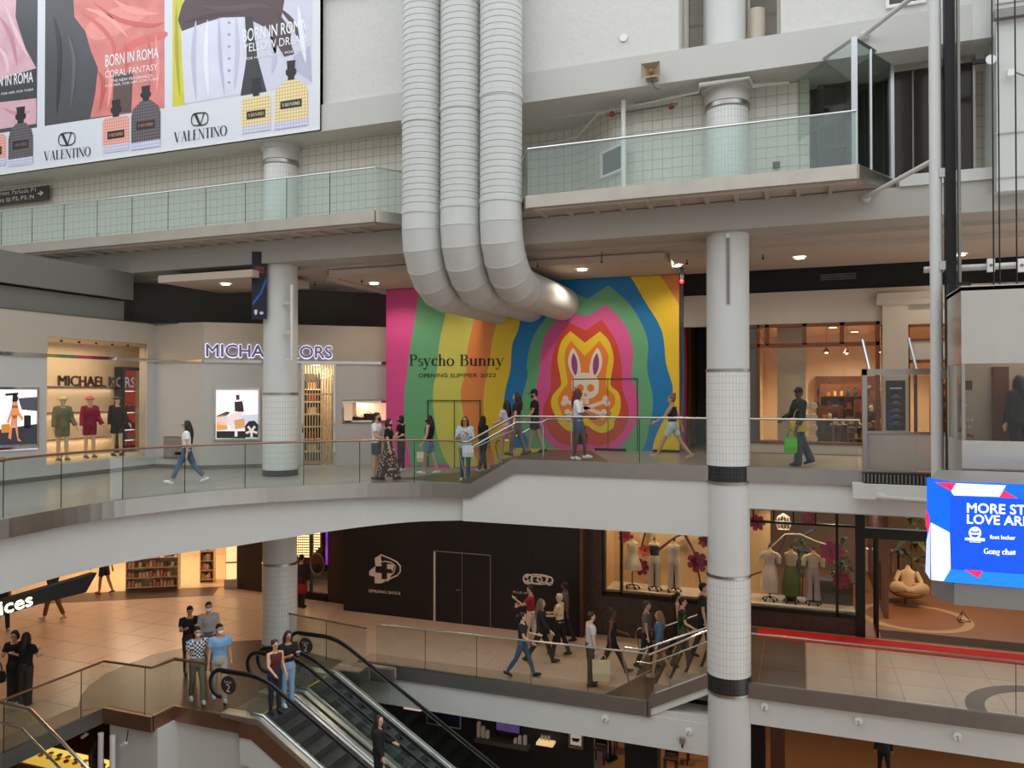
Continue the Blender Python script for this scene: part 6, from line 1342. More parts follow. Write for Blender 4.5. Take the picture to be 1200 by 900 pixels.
# hoop rails of the pale stair
for (yy, lab) in ((18.55, 'near steel handrail of the pale lower stair'), (20.2, 'far steel handrail of the pale lower stair')):
    hoop('stair_rail', lab, [(-3.9, yy, Z2L + .005), (-4.1, yy, Z2L + .8), (-4.0, yy, Z2L + .92), (-3.6, yy, Z2L + .92), (-1.95, yy, Z2R + .95)], .022)
    hoop('stair_rail', lab.replace('steel handrail', 'lower steel rail'), [(-3.75, yy + .03, Z2L + .6), (-3.4, yy + .03, Z2L + .6), (-1.95, yy + .03, Z2R + .62)], .018)
pane_t = thing('stair_balustrade', 'sloping glass panel beside the pale lower stair', 'glass panel', (-2.7, 17.86, Z2L)); pane(MB(), [(-3.26, 17.86), (-1.95, 17.86)], [Z2L + .16, Z2R + .16], [Z2L + 1.0, Z2R + 1.0]).build('glass_pane', 'rail_glass', pane_t); MB().tube([(-3.3, 17.86, Z2L + 1.05), (-1.95, 17.86, Z2R + 1.05)], .025, 8).build('handrail', 'bright_steel', pane_t)
# ---- escalators
M('esc_step', (86, 89, 90), .45, .5, noise=(5, .2)); M('esc_panel', (214, 211, 208), .3, .9, noise=(1.5, .08)); M('esc_dark', (30, 30, 32), .4); M('yellow_line', (200, 180, 40), .6)
XT = -11.05; SL = math.tan(math.radians(30)); XB = XT + (Z2L - Z1) / SL
def ez(x): return Z2L - max(0, min((x - XT) * SL, Z2L - Z1))
def escalator(y0, y1, label, signs):
    t = thing('escalator', label, 'escalator', ((XT + XB) / 2, (y0 + y1) / 2, Z1))
    yi0, yi1 = y0 + .27, y1 - .27
    # truss body and soffit
    MB().prism([(XT - .4, y0, Z2L - .03), (XT + .05, y0, Z2L - .03), (XB, y0, Z1 + .02), (XB - .6, y0, Z1 + .02), (XT - .08, y0, Z2L - .36), (XT - .4, y0, Z2L - .36)], (0, .05, 0)).build('outer_cladding', 'bronze' if signs == (1,) else 'steel', t)
    MB().prism([(XT - .4, y0 + .03, Z2L - .36), (XT - .08, y0 + .03, Z2L - .36), (XB - .6, y0 + .03, Z1 + .02), (XB - 1.6, y0 + .03, Z1 + .02), (XT - .2, y0 + .03, Z2L - .95), (XT - .4, y0 + .03, Z2L - .95)], (0, .04, 0)).build('lower_cladding', 'white_paint', t)
    MB().prism([(XT - .4, y1 - .05, Z2L - .03), (XT + .05, y1 - .05, Z2L - .03), (XB, y1 - .05, Z1 + .02), (XB - .6, y1 - .05, Z1 + .02), (XT - .1, y1 - .05, Z2L - .95), (XT - .4, y1 - .05, Z2L - .95)], (0, .05, 0)).build('outer_cladding', 'steel', t)
    MB().prism([(XT - .4, y0 + .05, Z2L - .9), (XT - .1, y0 + .05, Z2L - .9), (XB - .6, y0 + .05, Z1 + .02), (XB - .5, y0 + .05, Z1 + .1), (XT, y0 + .05, Z2L - .8), (XT - .4, y0 + .05, Z2L - .8)], (0, y1 - y0 - .1, 0)).build('soffit', 'esc_dark', t)
    for (ya, yb, sg) in ((y0, yi0, 1), (yi1, y1, -1)):
        yc = (ya + yb) / 2
        # deck and skirt
        MB().prism([(XT - .9, ya, Z2L + .10), (XT + .1, ya, Z2L + .10), (XB, ya, Z1 + .16), (XB, ya, Z1 + .02), (XT + .1, ya, Z2L - .04), (XT - .9, ya, Z2L + .01)], (0, yb - ya, 0)).build('deck', 'esc_panel', t)
        MB().tube([(XT - .2, yc + sg * .03, Z2L + .13), (XT + .1, yc + sg * .03, Z2L + .11), (XB, yc + sg * .03, Z1 + .17)], .035, 8).build('deck_moulding', 'bright_steel', t, smooth=True)
        # glass balustrade
        hz = .98; n = 6
        xs = [XT - .95, XT - .3, XT + .1, XT + .45] + [XT + .45 + (XB - XT - .45) * k / n for k in range(1, n + 1)]
        def hr(x):
            d = x - (XT + .1)
            return Z2L + hz - (0 if d < -.4 else (d + .4) ** 2 / 1.6 * SL if d < .4 else d * SL)
        for k in range(len(xs) - 1):
            pane(MB(), [(xs[k] + .01, yc), (xs[k + 1] - .01, yc)], [ez(xs[k]) + .1, ez(xs[k + 1]) + .1], [hr(xs[k]) - .05, hr(xs[k + 1]) - .05], .005).build('glass_pane', 'rail_glass', t)
        path = []
        for k in range(9):
            a = -math.pi / 2 - math.pi * k / 8; path.append((XT - 1.0 + .3 * math.cos(a), yc, Z2L + hz - .3 + .3 * math.sin(a)))
        xx = XT - .8
        while xx < XT + .6: path.append((xx, yc, hr(xx))); xx += .12
        path.append((XB, yc, hr(XB)))
        MB().tube(path, .045, 8, flat=(1.0, .8)).build('handrail', 'black_rubber', t, smooth=True)
        MB().tube([(p[0], p[1], p[2] - .055) for p in path[8:]], .018, 6).build('guide_rail', 'bright_steel', t, smooth=True)
        if signs is not None and sg in signs:
            c = (XT - .78, yc - .02, Z2L + .68)
            d = MB().disc(c, (0, 1, 0), .2, .02, 24).build('level_sign', M('sign_brown', (58, 46, 42), .4), t)
            pl_ = Pl((c[0], c[1] - .02), (c[0] + 1, c[1] - .02))
            MB().text(pl_, '2', [(-.05, c[2] - .14), (.06, c[2] - .14), (.06, c[2] + .03), (-.05, c[2] + .03)], .002).build('lettering', PM((206, 200, 196)), d); MB().text(pl_, 'Level', [(-.09, c[2] + .05), (.09, c[2] + .05), (.09, c[2] + .11), (-.09, c[2] + .11)], .002).build('lettering', PM((206, 200, 196)), d)
    MB().box(XT - .9, XT - .1, yi0, yi1, Z2L - .02, Z2L + .012).build('landing_plate', 'dark_steel', t)
    MB().box(XT - .14, XT - .08, yi0, yi1, Z2L + .012, Z2L + .016).build('comb_line', 'yellow_line', t)
    k = 0; x = XT - .1; z = Z2L
    while x < XB - .3:
        dz = 0 if k < 1 else .2
        z -= dz
        if z < Z1: break
        MB().box(x, x + .36 if dz else x + .42, yi0 + .01, yi1 - .01, z - .22, z).build('step', 'esc_step', t)
        MB().box(x + .33, x + .35, yi0 + .01, yi1 - .01, z, z + .003).build('step_line', 'dark_steel', t) if k % 2 else None
        x += .3464 if dz else .36; k += 1
    return t
escalator(13.62, 15.12, 'near escalator descending from the bronze landing, with two women stepping on', (1,))
escalator(15.22, 16.72, 'far escalator beside the lower railing, with the round level sign', (-1,))
# ---- stair at the lower left corner
st = thing('glass_stair', 'stair with double steel handrails and glass descending at the lower left corner', 'stairs', (-13.5, 10.0, -8))
for (yy, nm) in ((10.62, 'far'), (8.9, 'near')):
    MB().tube([(-14.7, yy, Z2L + 1.07), (-13.87, yy, Z2L + 1.05), (-13.87 + 5.2, yy, Z2L + 1.05 - 5.2 * SL)], .03, 8).build('handrail', 'bright_steel', st, smooth=True)
    MB().tube([(-14.7, yy, Z2L + .68), (-14.1, yy, Z2L + .66), (-14.1 + 5.2, yy, Z2L + .66 - 5.2 * SL)], .022, 8).build('lower_rail', 'bright_steel', st, smooth=True)
    pane(MB(), [(-14.6, yy), (-13.9, yy)], [Z2L - .3, Z2L - .3], [Z2L + 1.0, Z2L + 1.0]).build('glass_pane', 'rail_glass', st); pane(MB(), [(-13.88, yy), (-8.7, yy)], [Z2L - .3, Z2L - .3 - 5.18 * SL], [Z2L + 1.0, Z2L + 1.0 - 5.18 * SL]).build('glass_pane', 'rail_glass', st)
for k in range(24):
    MB().box(-14.7 + .29 * k, -14.7 + .29 * k + .32, 8.95, 10.57, Z2L - .17 * (k + 1) - .05, Z2L - .17 * (k + 1)).build('step', 'dark_steel', st)
# ---- sign under the bridge
sb = Pl((-13.72, 12.6), (-13.56, 9.0))
a = sb.at(0, 705); b = sb.at(113, 671)
t = thing('bridge_sign', 'black sign with lit lettering slung under the bridge at far left', 'sign', sb.pt((a[0] + b[0]) / 2, -2.4))
s_a = sb.at(-20, 700)[0]; s_b = sb.at(112, 680)[0]
MB().slab(sb, [sb.at(-25, 712), sb.at(113, 671), sb.at(100, 694), sb.at(48, 707), sb.at(-25, 730)], -.15, .02).build('panel', M('sign_black', (22, 21, 20), .5), t)
MB().textpx(sb, 'ices', [(-1, 721), (37, 709), (36, 695), (-2, 706)], .03, .03).build('lettering', M('sign_lit', (255, 244, 200), emit=2.5), t)
# ---- ground level shops
gl = Pl((0, 21.9), (1, 21.9))
struct(MB().rect(gl, -14, gl.at(730, 880)[0] - .9, Z1, -6.2, -.2, 0).rect(gl, gl.at(732, 880)[0], gl.at(770, 880)[0], Z1, -6.2, -.6, 0), 'wall_ground_shops', M('ground_dark', (34, 38, 36), .6, noise=(1, .1)))
struct(MB().box(-8, 9, 29, 29.1, Z1, -6.2).box(-30, -14, 22, 22.2, Z1, -6.2), 'wall_ground_back', M('cafe_wall', (120, 80, 52), .7))
def gr(p0, p1, o0, o1, nm, mat, par):
    a = gl.at(*p0); b = gl.at(*p1); return MB().rect(gl, min(a[0], b[0]), max(a[0], b[0]), min(a[1], b[1]), max(a[1], b[1]), o0, o1).build(nm, mat, par)
def gthing(nm, lab, cat, p): return thing(nm, lab, cat, gl.pt(*gl.at(*p)))
t = gthing('lit_sign', 'pink lit sign strip half hidden by the escalator on the ground level', 'sign', (485, 832)); gr((474, 822), (494, 833), 0, .06, 'panel', M('pink_lit', (240, 196, 190), emit=.8), t)
t = gthing('shop_sign', 'navy blue shop sign with pale border behind the escalator on the ground level', 'sign', (522, 848)); gr((501, 826), (541, 847), 0, .06, 'panel', PM((26, 34, 84)), t); a = gl.at(501, 847); b = gl.at(541, 826); MB().frame(gl, a[0], b[0], a[1], b[1], .03, .06, .07).build('border', PM((180, 186, 200)), t)
t = gthing('wall_screen', 'purple screen on the dark ground level shopfront', 'screen', (596, 859)); gr((582, 844), (610, 859), 0, .05, 'panel', M('purple_screen', (96, 74, 130), emit=.35, noise=(5, .5)), t); a = gl.at(581, 860); b = gl.at(611, 843); MB().frame(gl, a[0], b[0], a[1], b[1], .04, 0, .06).build('frame', 'black_metal', t)
t = gthing('poster_frame', 'white framed poster with dark bowl motif on the ground level shopfront', 'poster', (675, 874)); gr((668, 856), (683, 874), 0, .04, 'panel', PM((214, 210, 200), .3), t)
a = gl.at(667, 875); b = gl.at(684, 855); MB().frame(gl, a[0], b[0], a[1], b[1], .05, .0, .07).build('frame', 'mdf', t); MB().facepx(gl, [(670, 864), (680.5, 865), (678, 869), (672, 868)], .045).build('print', ink, t); MB().textpx(gl, 'BREW', [(670, 862), (681, 863), (681, 858.5), (670, 858)], .045, .02).build('print', ink, t) if False else None
t = gthing('lit_ledge', 'small lit ledge with three cups on the ground level shopfront', 'ledge', (642, 870)); gr((632, 865), (651, 871), 0, .3, 'ledge', M('ledge_glow', (244, 206, 150), emit=.7), t)
for k in range(3):
    p = gl.pt(gl.at(637 + 4 * k, 864)[0], gl.at(640, 864.6)[1], .15); d = MB().lathe(p.x, p.y, [(.035, p.z), (.045, p.z + .13)], 10).build('cup', 'cream'); tag(d, ('left', 'middle', 'right')[k] + ' small cup on the lit ledge', 'cup', 'cups on the lit ledge')
t = gthing('wall_shelf', 'long dim shelf across the dark ground level shopfront', 'shelf', (590, 872)); gr((560, 866), (622, 872), 0, .25, 'board', 'dark_steel', t)
for k, x_ in enumerate((563, 568, 573, 606, 611, 617)):
    p = gl.pt(gl.at(x_, 866)[0], gl.at(590, 865.8)[1], .12); d = MB().box(p.x - .05, p.x + .05, p.y - .05, p.y + .05, p.z, p.z + (.42, .3, .2, .12, .2, .24)[k]).box(p.x - .035, p.x + .035, p.y - .035, p.y + .035, p.z + (.42, .3, .2, .12, .2, .24)[k], p.z + (.46, .34, .24, .15, .24, .28)[k]).build('boxed_product', 'cream'); tag(d, ('tallest', 'second', 'third', 'fourth', 'fifth', 'last')[k] + ' boxed product from the left on the dim shelf', 'box', 'products on the dim shelf')
# café
M('cafe_wood', (70, 42, 28), .5)
def stool(p, lab, c=None):
    t = thing('cafe_chair', lab, 'chair', p); MB().box(p.x - .2, p.x + .2, p.y - .2, p.y + .2, p.z + .43, p.z + .47).build('seat', 'cafe_wood', t); MB().box(p.x - .2, p.x + .2, p.y + .17, p.y + .2, p.z + .5, p.z + .88).build('backrest', 'cafe_wood', t)
    for (u, v) in ((-.17, -.17), (.17, -.17), (-.17, .17), (.17, .17)): MB().box(p.x + u - .02, p.x + u + .02, p.y + v - .02, p.y + v + .02, p.z, p.z + (.43 if v < 0 else .88)).build('leg', 'cafe_wood', t)
for k, (x_, y_) in enumerate(((703, 893), (728, 881), (786, 905), (800, 893))): stool(pZ(x_, y_, Z1), ('left', 'right', 'nearest', 'farther')[k] + ' dark wooden cafe chair ' + ('beside the dark ground pillar' if k < 2 else 'behind the white column base'))
t = thing('cafe_table', 'dark wooden cafe table on the ground level beside the pillar', 'table', pZ(715, 889, Z1)); p = pZ(715, 888, Z1); MB().box(p.x - .35, p.x + .35, p.y - .3, p.y + .3, Z1 + .72, Z1 + .76).build('tabletop', 'cafe_wood', t); MB().lathe(p.x, p.y, [(.25, Z1), (.25, Z1 + .03), (.04, Z1 + .05), (.04, Z1 + .72)], 12).build('pedestal', 'black_metal', t)
t = gthing('menu_lightbox', 'small orange lit menu box in the ground level cafe', 'menu', (699, 866)); gr((694, 860), (703, 866), -.3, -.25, 'panel', M('menu_glow', (250, 190, 90), emit=1.2), t)
for (x, y, e) in ((-4.5, 24.5, 110), (-2.2, 25.5, 110), (1.5, 24.5, 110), (4.5, 25.0, 110), (-7.5, 19.8, 60), (-16.5, 14.0, 120)):
    wh = {-4.5: 'over the cafe table', -2.2: 'behind the white column', 1.5: 'right of the white column', 4.5: 'at far right', -7.5: 'before the dark shopfront', -16.5: 'over the food kiosk'}[x]
    zc_ = (-5.7 if x > 0 else -6.3) if x > -16 else Z2L - .32
    d = thing('ceiling_downlight', 'ground level ceiling downlight ' + wh, 'ceiling light', (x, y, zc_)); MB().lathe(x, y, [(.15, zc_ - .03), (.15, zc_)], 16).build('lens', 'lamp_glow', d)
    lamp('downlight_lamp', 'SPOT', (x, y, zc_ - .06), e, SOFT, d, size=.12, spot=150)
# structural posts in the ground level, right
for k, (xa, xb) in enumerate(((883, 899), (905, 921))):
    a = gl.at(xa, 880)[0]; b = gl.at(xb, 880)[0]; tag(MB().box(a, b, 20.6, 21.0, Z1, -6.2).box(a - .04, b + .04, 20.56, 21.04, Z1, Z1 + .15).build('shop_pillar', 'wood_dark' if k else 'black_metal'), ('black shop pillar right behind the white column base', 'dark brown shop pillar second from the white column')[k], 'pillar')
# food kiosk at lower left
kc = pZ(82, 888, Z1 + 1.0)
t = thing('food_kiosk', 'lit food counter below the landing at the lower left', 'counter', (kc.x, kc.y, Z1))
MB().box(kc.x - 1.5, kc.x + 1.25, kc.y - .5, kc.y + .5, Z1, Z1 + .85).build('counter', 'mdf', t); MB().box(kc.x - 1.5, kc.x + 1.25, kc.y - .45, kc.y + .45, Z1 + .85, Z1 + .9).build('lit_top', M('kiosk_glow', (255, 206, 90), emit=1.2), t)
MB().box(kc.x - 1.5, kc.x + 1.25, kc.y - .52, kc.y - .5, Z1 + .85, Z1 + 1.3).build('sneeze_guard', 'shop_glass', t)
for k in range(16):
    c = ((206, 60, 40), (90, 130, 50), (240, 180, 60), (226, 220, 200))[k % 4]; x = kc.x - 1.4 + .172 * k; d = MB(); d.lathe(x, kc.y + .2 * ((k % 2) - .5), [(.06, Z1 + .9), (.085, Z1 + .95), (.075, Z1 + .95)], 10).ell((x, kc.y + .2 * ((k % 2) - .5), Z1 + .94), (.065, .065, .05), 8, 5); o_ = d.build('food_tray', PM(c), smooth=True); tag(o_, 'round tray of %s on the lit kiosk counter, %s row' % (('red food', 'green salad', 'yellow food', 'white rice')[k % 4], ('front', 'rear')[k % 2]), 'food tray', 'food trays on the kiosk')
t = thing('box_counter', 'tan cardboard-coloured counter block at the foot of the landing wall', 'counter', (-12.9, 13.2, Z1)); p = pZ(146, 893, Z1 + .9); p.x += .35; MB().box(p.x - .4, p.x + .4, p.y - .3, p.y + .3, Z1, Z1 + .9).build('body', 'mdf', t); MB().box(p.x - .42, p.x + .42, p.y - .32, p.y + .32, Z1 + .9, Z1 + .93).build('top', 'cream', t)
for (x_, lab) in ((118, 'left of the pair of white pipes below the landing'), (132, 'right of the pair of white pipes below the landing')):
    p = pY(x_, 870, 13.0); hoop('drain_pipe', lab, [(p.x, 13.0, -6.0), (p.x, 13.0, -8.6)], .06, 'white_plastic', 'pipe')
for (x_, y_) in ((96, 864), (142, 874)):
    p = pY(x_, y_, 13.0); d = thing('spot_fixture', ('left' if x_ < 100 else 'right') + ' small white spotlight below the landing', 'spotlight', p); MB().tube([p, p + Vector((.15, 0, .1))], .04, 8).build('head', 'white_plastic', d); MB().tube([p + Vector((.15, 0, .1)), p + Vector((.15, .05, .35))], .012, 5).build('arm', 'black_metal', d)
# small nozzles along the lower beams
for k, (x_, y_, Y) in enumerate(((709, 842, 17.74), (896, 828, 17.74), (1006, 845, 17.74), (1122, 863, 17.74), (807, 857, 17.74))):
    p = pY(x_, y_, Y); d = thing('sprinkler_nozzle', 'small white sprinkler on the lower beam, ' + ('under the railing end', 'just right of the white column', 'below the red carpet', 'at the far right', 'under the pale stair')[k], 'sprinkler', p)
    MB().disc(p, (0, 1, 0), .08, .02, 14).build('plate', 'white_plastic', d); MB().tube([p, p + Vector((0, -.1, -.01)), p + Vector((0, -.11, -.06))], .02, 6).build('nozzle', 'steel', d)
p = pY(800, 870, 17.72); d = thing('security_camera', 'grey security camera under the lower beam left of the white column', 'camera', p); MB().box(p.x - .06, p.x + .06, p.y - .1, p.y, p.z, p.z + .12).build('body', 'steel', d); MB().tube([p + Vector((0, -.05, 0)), p + Vector((0, -.05, -.1))], .02, 6).build('lens', 'black_metal', d)
# ================================================================ ELEVATOR, SCREEN, UPPER RIGHT
# ---- upper right facade
r19 = Pl((0, 18.88), (1, 18.88)); r183 = Pl((0, 18.0), (1, 18.0))
def rp(pl, p0, p1, o0, o1, nm, mat, par):
    a = pl.at(*p0); b = pl.at(*p1); return MB().rect(pl, min(a[0], b[0]), max(a[0], b[0]), min(a[1], b[1]), max(a[1], b[1]), o0, o1).build(nm, mat, par)
struct(MB().box(2.0, 3.75, 17.3, 18.3, 9.28, 15).box(3.2, 6, 17.2, 18.3, 8.57, 9.28).box(3.75, 6, 17.25, 18.3, 9.28, 15), 'wall_stucco_right', 'white_paint')
w = thing('window_7', None, None, (2.2, 18.3, Z4)); tag(w, kind='structure')
xa = r183.at(1043, 150)[0]; xb = r183.at(1143, 150)[0]
MB().rect(r183, xa, xb, Z4 + .02, 8.5, -.05, -.03).build('pane', M('window_dark', (52, 46, 42), .12), w)
MB().rect(r183, xa, xb, 8.42, 8.57, -.08, .05).rect(r183, xa, xb, Z4, Z4 + .06, -.08, .05).rect(r183, xb - .05, xb, Z4, 8.5, -.08, .05).build('window_frame', 'steel', w)
for x_ in (1070, 1112): s_ = r183.at(x_, 150)[0]; MB().rect(r183, s_ - .015, s_ + .015, Z4, 8.5, -.05, .0).build('mullion', 'dark_steel', w)
struct(MB().box(1.9, 3.6, 17.25, 18.2, 5.82, Z4), 'wall_sill_right', 'white_paint')
struct(MB().box(3.55, 6, 17.0, 18.0, 5.5, 15), 'wall_pier', 'white_paint')
for k, z in enumerate((5.75, 6.6, 9.1)): struct(MB().box(3.53, 6, 16.97, 17.0, z, z + .03), 'trim_%d' % (29 + k), 'grey_paint')
struct(MB().box(4.55, 4.68, 16.9, 17.0, 6.4, 8.75), 'trim_33', 'black_metal')
struct(MB().box(3.5, 6, 16.85, 17.0, 8.78, 8.95), 'trim_34', 'dark_steel')
t = thing('alarm_bell', 'round white disc alarm on the concrete pier at upper right', 'alarm', (3.95, 16.9, 8.5)); p = pY(1161, 70, 16.95); MB().disc(p, (0, 1, 0), .09, .05, 20).build('disc', 'white_plastic', t); MB().box(p.x - .32, p.x - .05, 16.93, 16.99, p.z - .04, p.z + .04).build('bracket', 'black_metal', t)
p = pY(1184, 86, 16.9); t = thing('junction_box', 'small pale box on the black channel of the upper right pier', 'box', p); MB().box(p.x - .06, p.x + .06, 16.84, 16.92, p.z - .06, p.z + .06).build('body', 'white_plastic', t); MB().tube([p + Vector((.06, 0, .02)), p + Vector((.5, -.1, -.3))], .015, 5).build('cable', 'dark_steel', t)
# high window at the top right
hw = Pl((0, 17.29), (1, 17.29)); w = thing('window_8', None, None, hw.pt(*hw.at(1062, 10))); tag(w, kind='structure')
a = hw.at(1038, 11); b = hw.at(1085, 11); MB().frame(hw, a[0], b[0], a[1], a[1] + 1.6, .06, 0, .05).build('window_frame', 'white_plastic', w); MB().rect(hw, a[0] + .05, b[0] - .05, a[1] + .05, a[1] + 1.5, 0, .02).build('pane', 'window_dark', w)
# ---- door and glass wind screens on the right gallery
t = thing('door_4', None, None, (0.8, 18.85, Z4)); tag(t, kind='structure')
dd = Pl((0.25, 18.55), (1.7, 18.6)); a = dd.at(958, 150)[0]; b = dd.at(1000, 150)[0]; z1 = dd.at(975, 84)[1]
MB().frame(dd, a, b, Z4, z1, .14, -.06, .04).rect(dd, a, b, Z4 + 1.05, Z4 + 1.2, -.06, .04).build('door_frame', M('door_dark', (48, 50, 48), .4), t); MB().rect(dd, a + .12, b - .12, Z4 + .1, z1 - .1, -.02, 0).build('pane', 'dark_glass', t)
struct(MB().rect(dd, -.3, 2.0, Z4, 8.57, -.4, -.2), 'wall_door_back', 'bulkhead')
M('alu', (196, 198, 200), .3, 1.0)
c0 = Vector((1.02, 16.42)); c1 = Vector((-.05, 18.05)); c2 = Vector((1.83, 17.88))
zt_ = 8.62
t = thing('glass_screen', 'tall framed glass wind screen at the end of the right gallery', 'glass screen', (1.02, 16.42, 6.1))
def post(p, z0, z1, w=.045): return MB().box(p.x - w, p.x + w, p.y - w, p.y + w, z0, z1)
post(c0, 6.1, zt_, .055).build('post', 'alu', t); post(c2, 6.1, zt_).build('post', 'alu', t)
MB().tube([(c0.x, c0.y, zt_), (c1.x, c1.y, zt_)], .045, 4).build('top_rail', 'alu', t); MB().tube([(c0.x, c0.y, zt_), (c2.x, c2.y, zt_)], .045, 4).build('top_rail', 'alu', t); MB().tube([(c0.x, c0.y, 6.14), (c2.x, c2.y, 6.14)], .03, 4).build('bottom_rail', 'alu', t)
m = c0.lerp(c2, .42); post(m, 6.1, zt_, .025).build('mullion', 'alu', t)
for (u, v) in ((c0, m), (m, c2)): pane(MB(), [u.lerp(v, .06), u.lerp(v, .94)], 6.16, zt_ - .04).build('glass_pane', glass_mat('screen_glass', (206, 216, 212), 1.7) if 'screen_glass' not in MATS else 'screen_glass', t)
pane(MB(), [c0.lerp(c1, .04), c0.lerp(c1, .98)], 7.2, zt_ - .04).build('glass_pane', 'rail_glass', t)
# ---- elevator portal on the upper level
e = Pl((0, 17.7), (1, 17.7))
t = thing('elevator_portal', 'brushed steel portal frame with glass gate at the elevator stop', 'portal', e.pt(1.9, 0))
sa, za = e.at(1010, 433); sb_ = e.at(1093, 433)[0]
MB().rect(e, sa, sa + .09, -.1, 2.14, -.06, .12).build('post', 'steel', t); MB().rect(e, sa, sb_ + .5, 2.02, 2.14, -.06, .12).build('lintel', 'steel', t); MB().rect(e, e.at(1073, 450)[0], e.at(1077, 450)[0], 0.02, 2.02, -.3, -.24).build('post', 'dark_steel', t)
MB().rect(e, sa + .09, sb_ + .5, .80, .85, 0, .05).build('gate_rail', 'steel', t)
MB().rect(e, sa + .1, sb_ + .4, .05, .80, .01, .03).build('glass_pane', glass_mat('frosted', (214, 208, 200), 1.5, film=.55, filmcol=(190, 182, 172)), t); MB().rect(e, sa + .1, sb_ + .4, .86, 2.0, .01, .02).build('glass_pane', 'shop_glass', t)
MB().rect(e, sa, sb_ + .5, -.22, .0, .02, .3).build('sill_grille', 'black_metal', t)
for k in range(18): MB().rect(e, sa + .07 * k, sa + .07 * k + .03, -.2, -.02, .3, .31).build('grille_bar', 'dark_steel', t)
for (a, b) in (((1012, 397), (1019, 433)), ((1067, 395), (1074, 433))): MB().tube([e.pt(*e.at(*a), -.3), e.pt(*e.at(*b), 0)], .03, 6).build('strut', 'alu', t)
struct(MB().rect(e, e.at(998, 570)[0], e.at(1092, 570)[0], -.52, -.22, .05, .45), 'wall_portal_beam', 'white_paint')
# ---- shaft: white mast, black guide, cables, braces
t = thing('elevator_mast', 'tall white steel mast of the elevator shaft', 'mast', (2.36, 16, -1.2)); MB().tube([(2.36, 16, -1.2), (2.36, 16, 14.5)], .105, 20).build('tube', 'column_paint', t, smooth=True)
for z in (9.05, 5.72, -.36):
    MB().tube([(2.36, 16, z + .25 if z > 0 else z), (1.25 if z > 0 else 1.5, 17.12, z - .1)], .05, 8).build('brace', 'grey_paint', t, smooth=True); MB().ell((1.27 if z > 0 else 1.52, 17.14, z - .1), (.1, .06, .1), 10, 6).build('brace_foot', 'grey_paint', t, smooth=True)
for z in (5.6, 3.9, 1.9): MB().box(2.4, 2.56, 15.88, 15.95, z, z + .16).build('clip', 'alu', t)
t = thing('elevator_guide', 'black vertical guide rail beside the white elevator mast', 'guide rail', (2.58, 15.9, -1.2)); MB().box(2.5, 2.66, 15.85, 16.05, -1.2, 14.5).build('rail', 'black_metal', t); MB().box(2.68, 2.72, 15.7, 15.85, -1.2, 14.5).build('rail', 'dark_steel', t)
for z in (3.4, 3.0, 2.6): MB().box(2.5, 2.85, 15.6, 15.85, z, z + .22).tube([(2.62, 15.55, z + .1), (2.78, 15.55, z + .1)], .07, 10).build('roller_shoe', 'black_metal', t)
for k, x_ in enumerate((1119, 1163, 1170, 1190)): p = pY(x_, 100, 15.3); hoop('elevator_cable', ('single thin elevator cable next to the guide rail', 'left of the pair of elevator cables before the pier', 'right of the pair of elevator cables before the pier', 'elevator cable near the right picture edge')[k], [(p.x, 15.3, 3.35), (p.x, 15.3, 14)], .012, 'black_metal', 'cable')
hoop('tie_beam', 'horizontal white tie tube behind the elevator cables', [(2.2, 16.3, pY(1150, 313, 16.3).z), (6, 16.3, pY(1150, 313, 16.3).z)], .06, 'grey_paint', 'tube')
for x_ in (1161, 1197): p = pY(x_, 311, 16.2); t = thing('tube_clamp', ('left' if x_ < 1180 else 'right') + ' white clamp plate on the tie tube', 'clamp', p); MB().box(p.x - .06, p.x + .06, 16.16, 16.24, p.z - .12, p.z + .12).build('plate', 'white_plastic', t); MB().ell((p.x, 16.15, p.z), (.03, .02, .03), 8, 5).build('bolt', 'dark_steel', t)
# ---- elevator car
CXa = 2.45; CXb = 5.4; CYa = 14.2; CYb = 15.52
M('brushed', (208, 204, 198), .2, .95, noise=(1.6, .08), bump=.3)
t = thing('elevator_car', 'stainless steel elevator car with glazed middle at the right edge', 'elevator', ((CXa + CXb) / 2, (CYa + CYb) / 2, .2))
MB().box(CXa, CXb, CYa, CYa + .06, 2.12, 3.38).box(CXa, CXa + .06, CYa + .06, CYb, 2.12, 3.38).box(CXa, CXb, CYa, CYb, 3.3, 3.36).build('upper_cladding', 'brushed', t)
MB().box(CXa, CXb, CYa, CYa + .06, .22, .88).box(CXa, CXa + .06, CYa + .06, CYb, .22, .88).build('lower_cladding', 'brushed', t)
MB().box(CXa, CXb, CYa, CYb, .2, .3).build('car_floor', 'dark_steel', t)
rw = MB().box(CXa, CXb, CYb - .05, CYb, .3, 3.3).build('rear_wall', M('car_rear', (176, 160, 146), .4, .6), t)
MB().box(CXa + .02, CXb, CYa + .02, CYa + .035, .88, 2.12).box(CXa + .02, CXa + .035, CYa + .06, CYb - .05, .88, 2.12).build('car_glazing', 'shop_glass', t)
MB().box(CXa, CXa + .05, CYa, CYa + .05, .88, 2.12).build('corner_post', 'steel', t)
p = pY(1170, 440, CYb - .06); MB().box(p.x - .1, p.x + .15, CYb - .1, CYb - .05, .3, 2.1).build('door_edge', 'wood_dark', t)
pc = Pl((0, CYb - .06), (1, CYb - .06)); rp(pc, (1127, 446), (1139, 457), 0, .03, 'floor_indicator', M('indicator', (70, 40, 36), .4, emit=.1), rw)
for k, (x_, y_) in enumerate(((1131, 475), (1129, 492), (1134, 492), (1139, 492), (1131, 500), (1136, 500), (1129, 510), (1135, 510), (1139, 511))):
    q = pc.pt(*pc.at(x_, y_), .015); MB().disc(q, (0, 1, 0), .025, .02, 10).build('button', 'valve_red' if y_ > 505 else 'alu', rw)
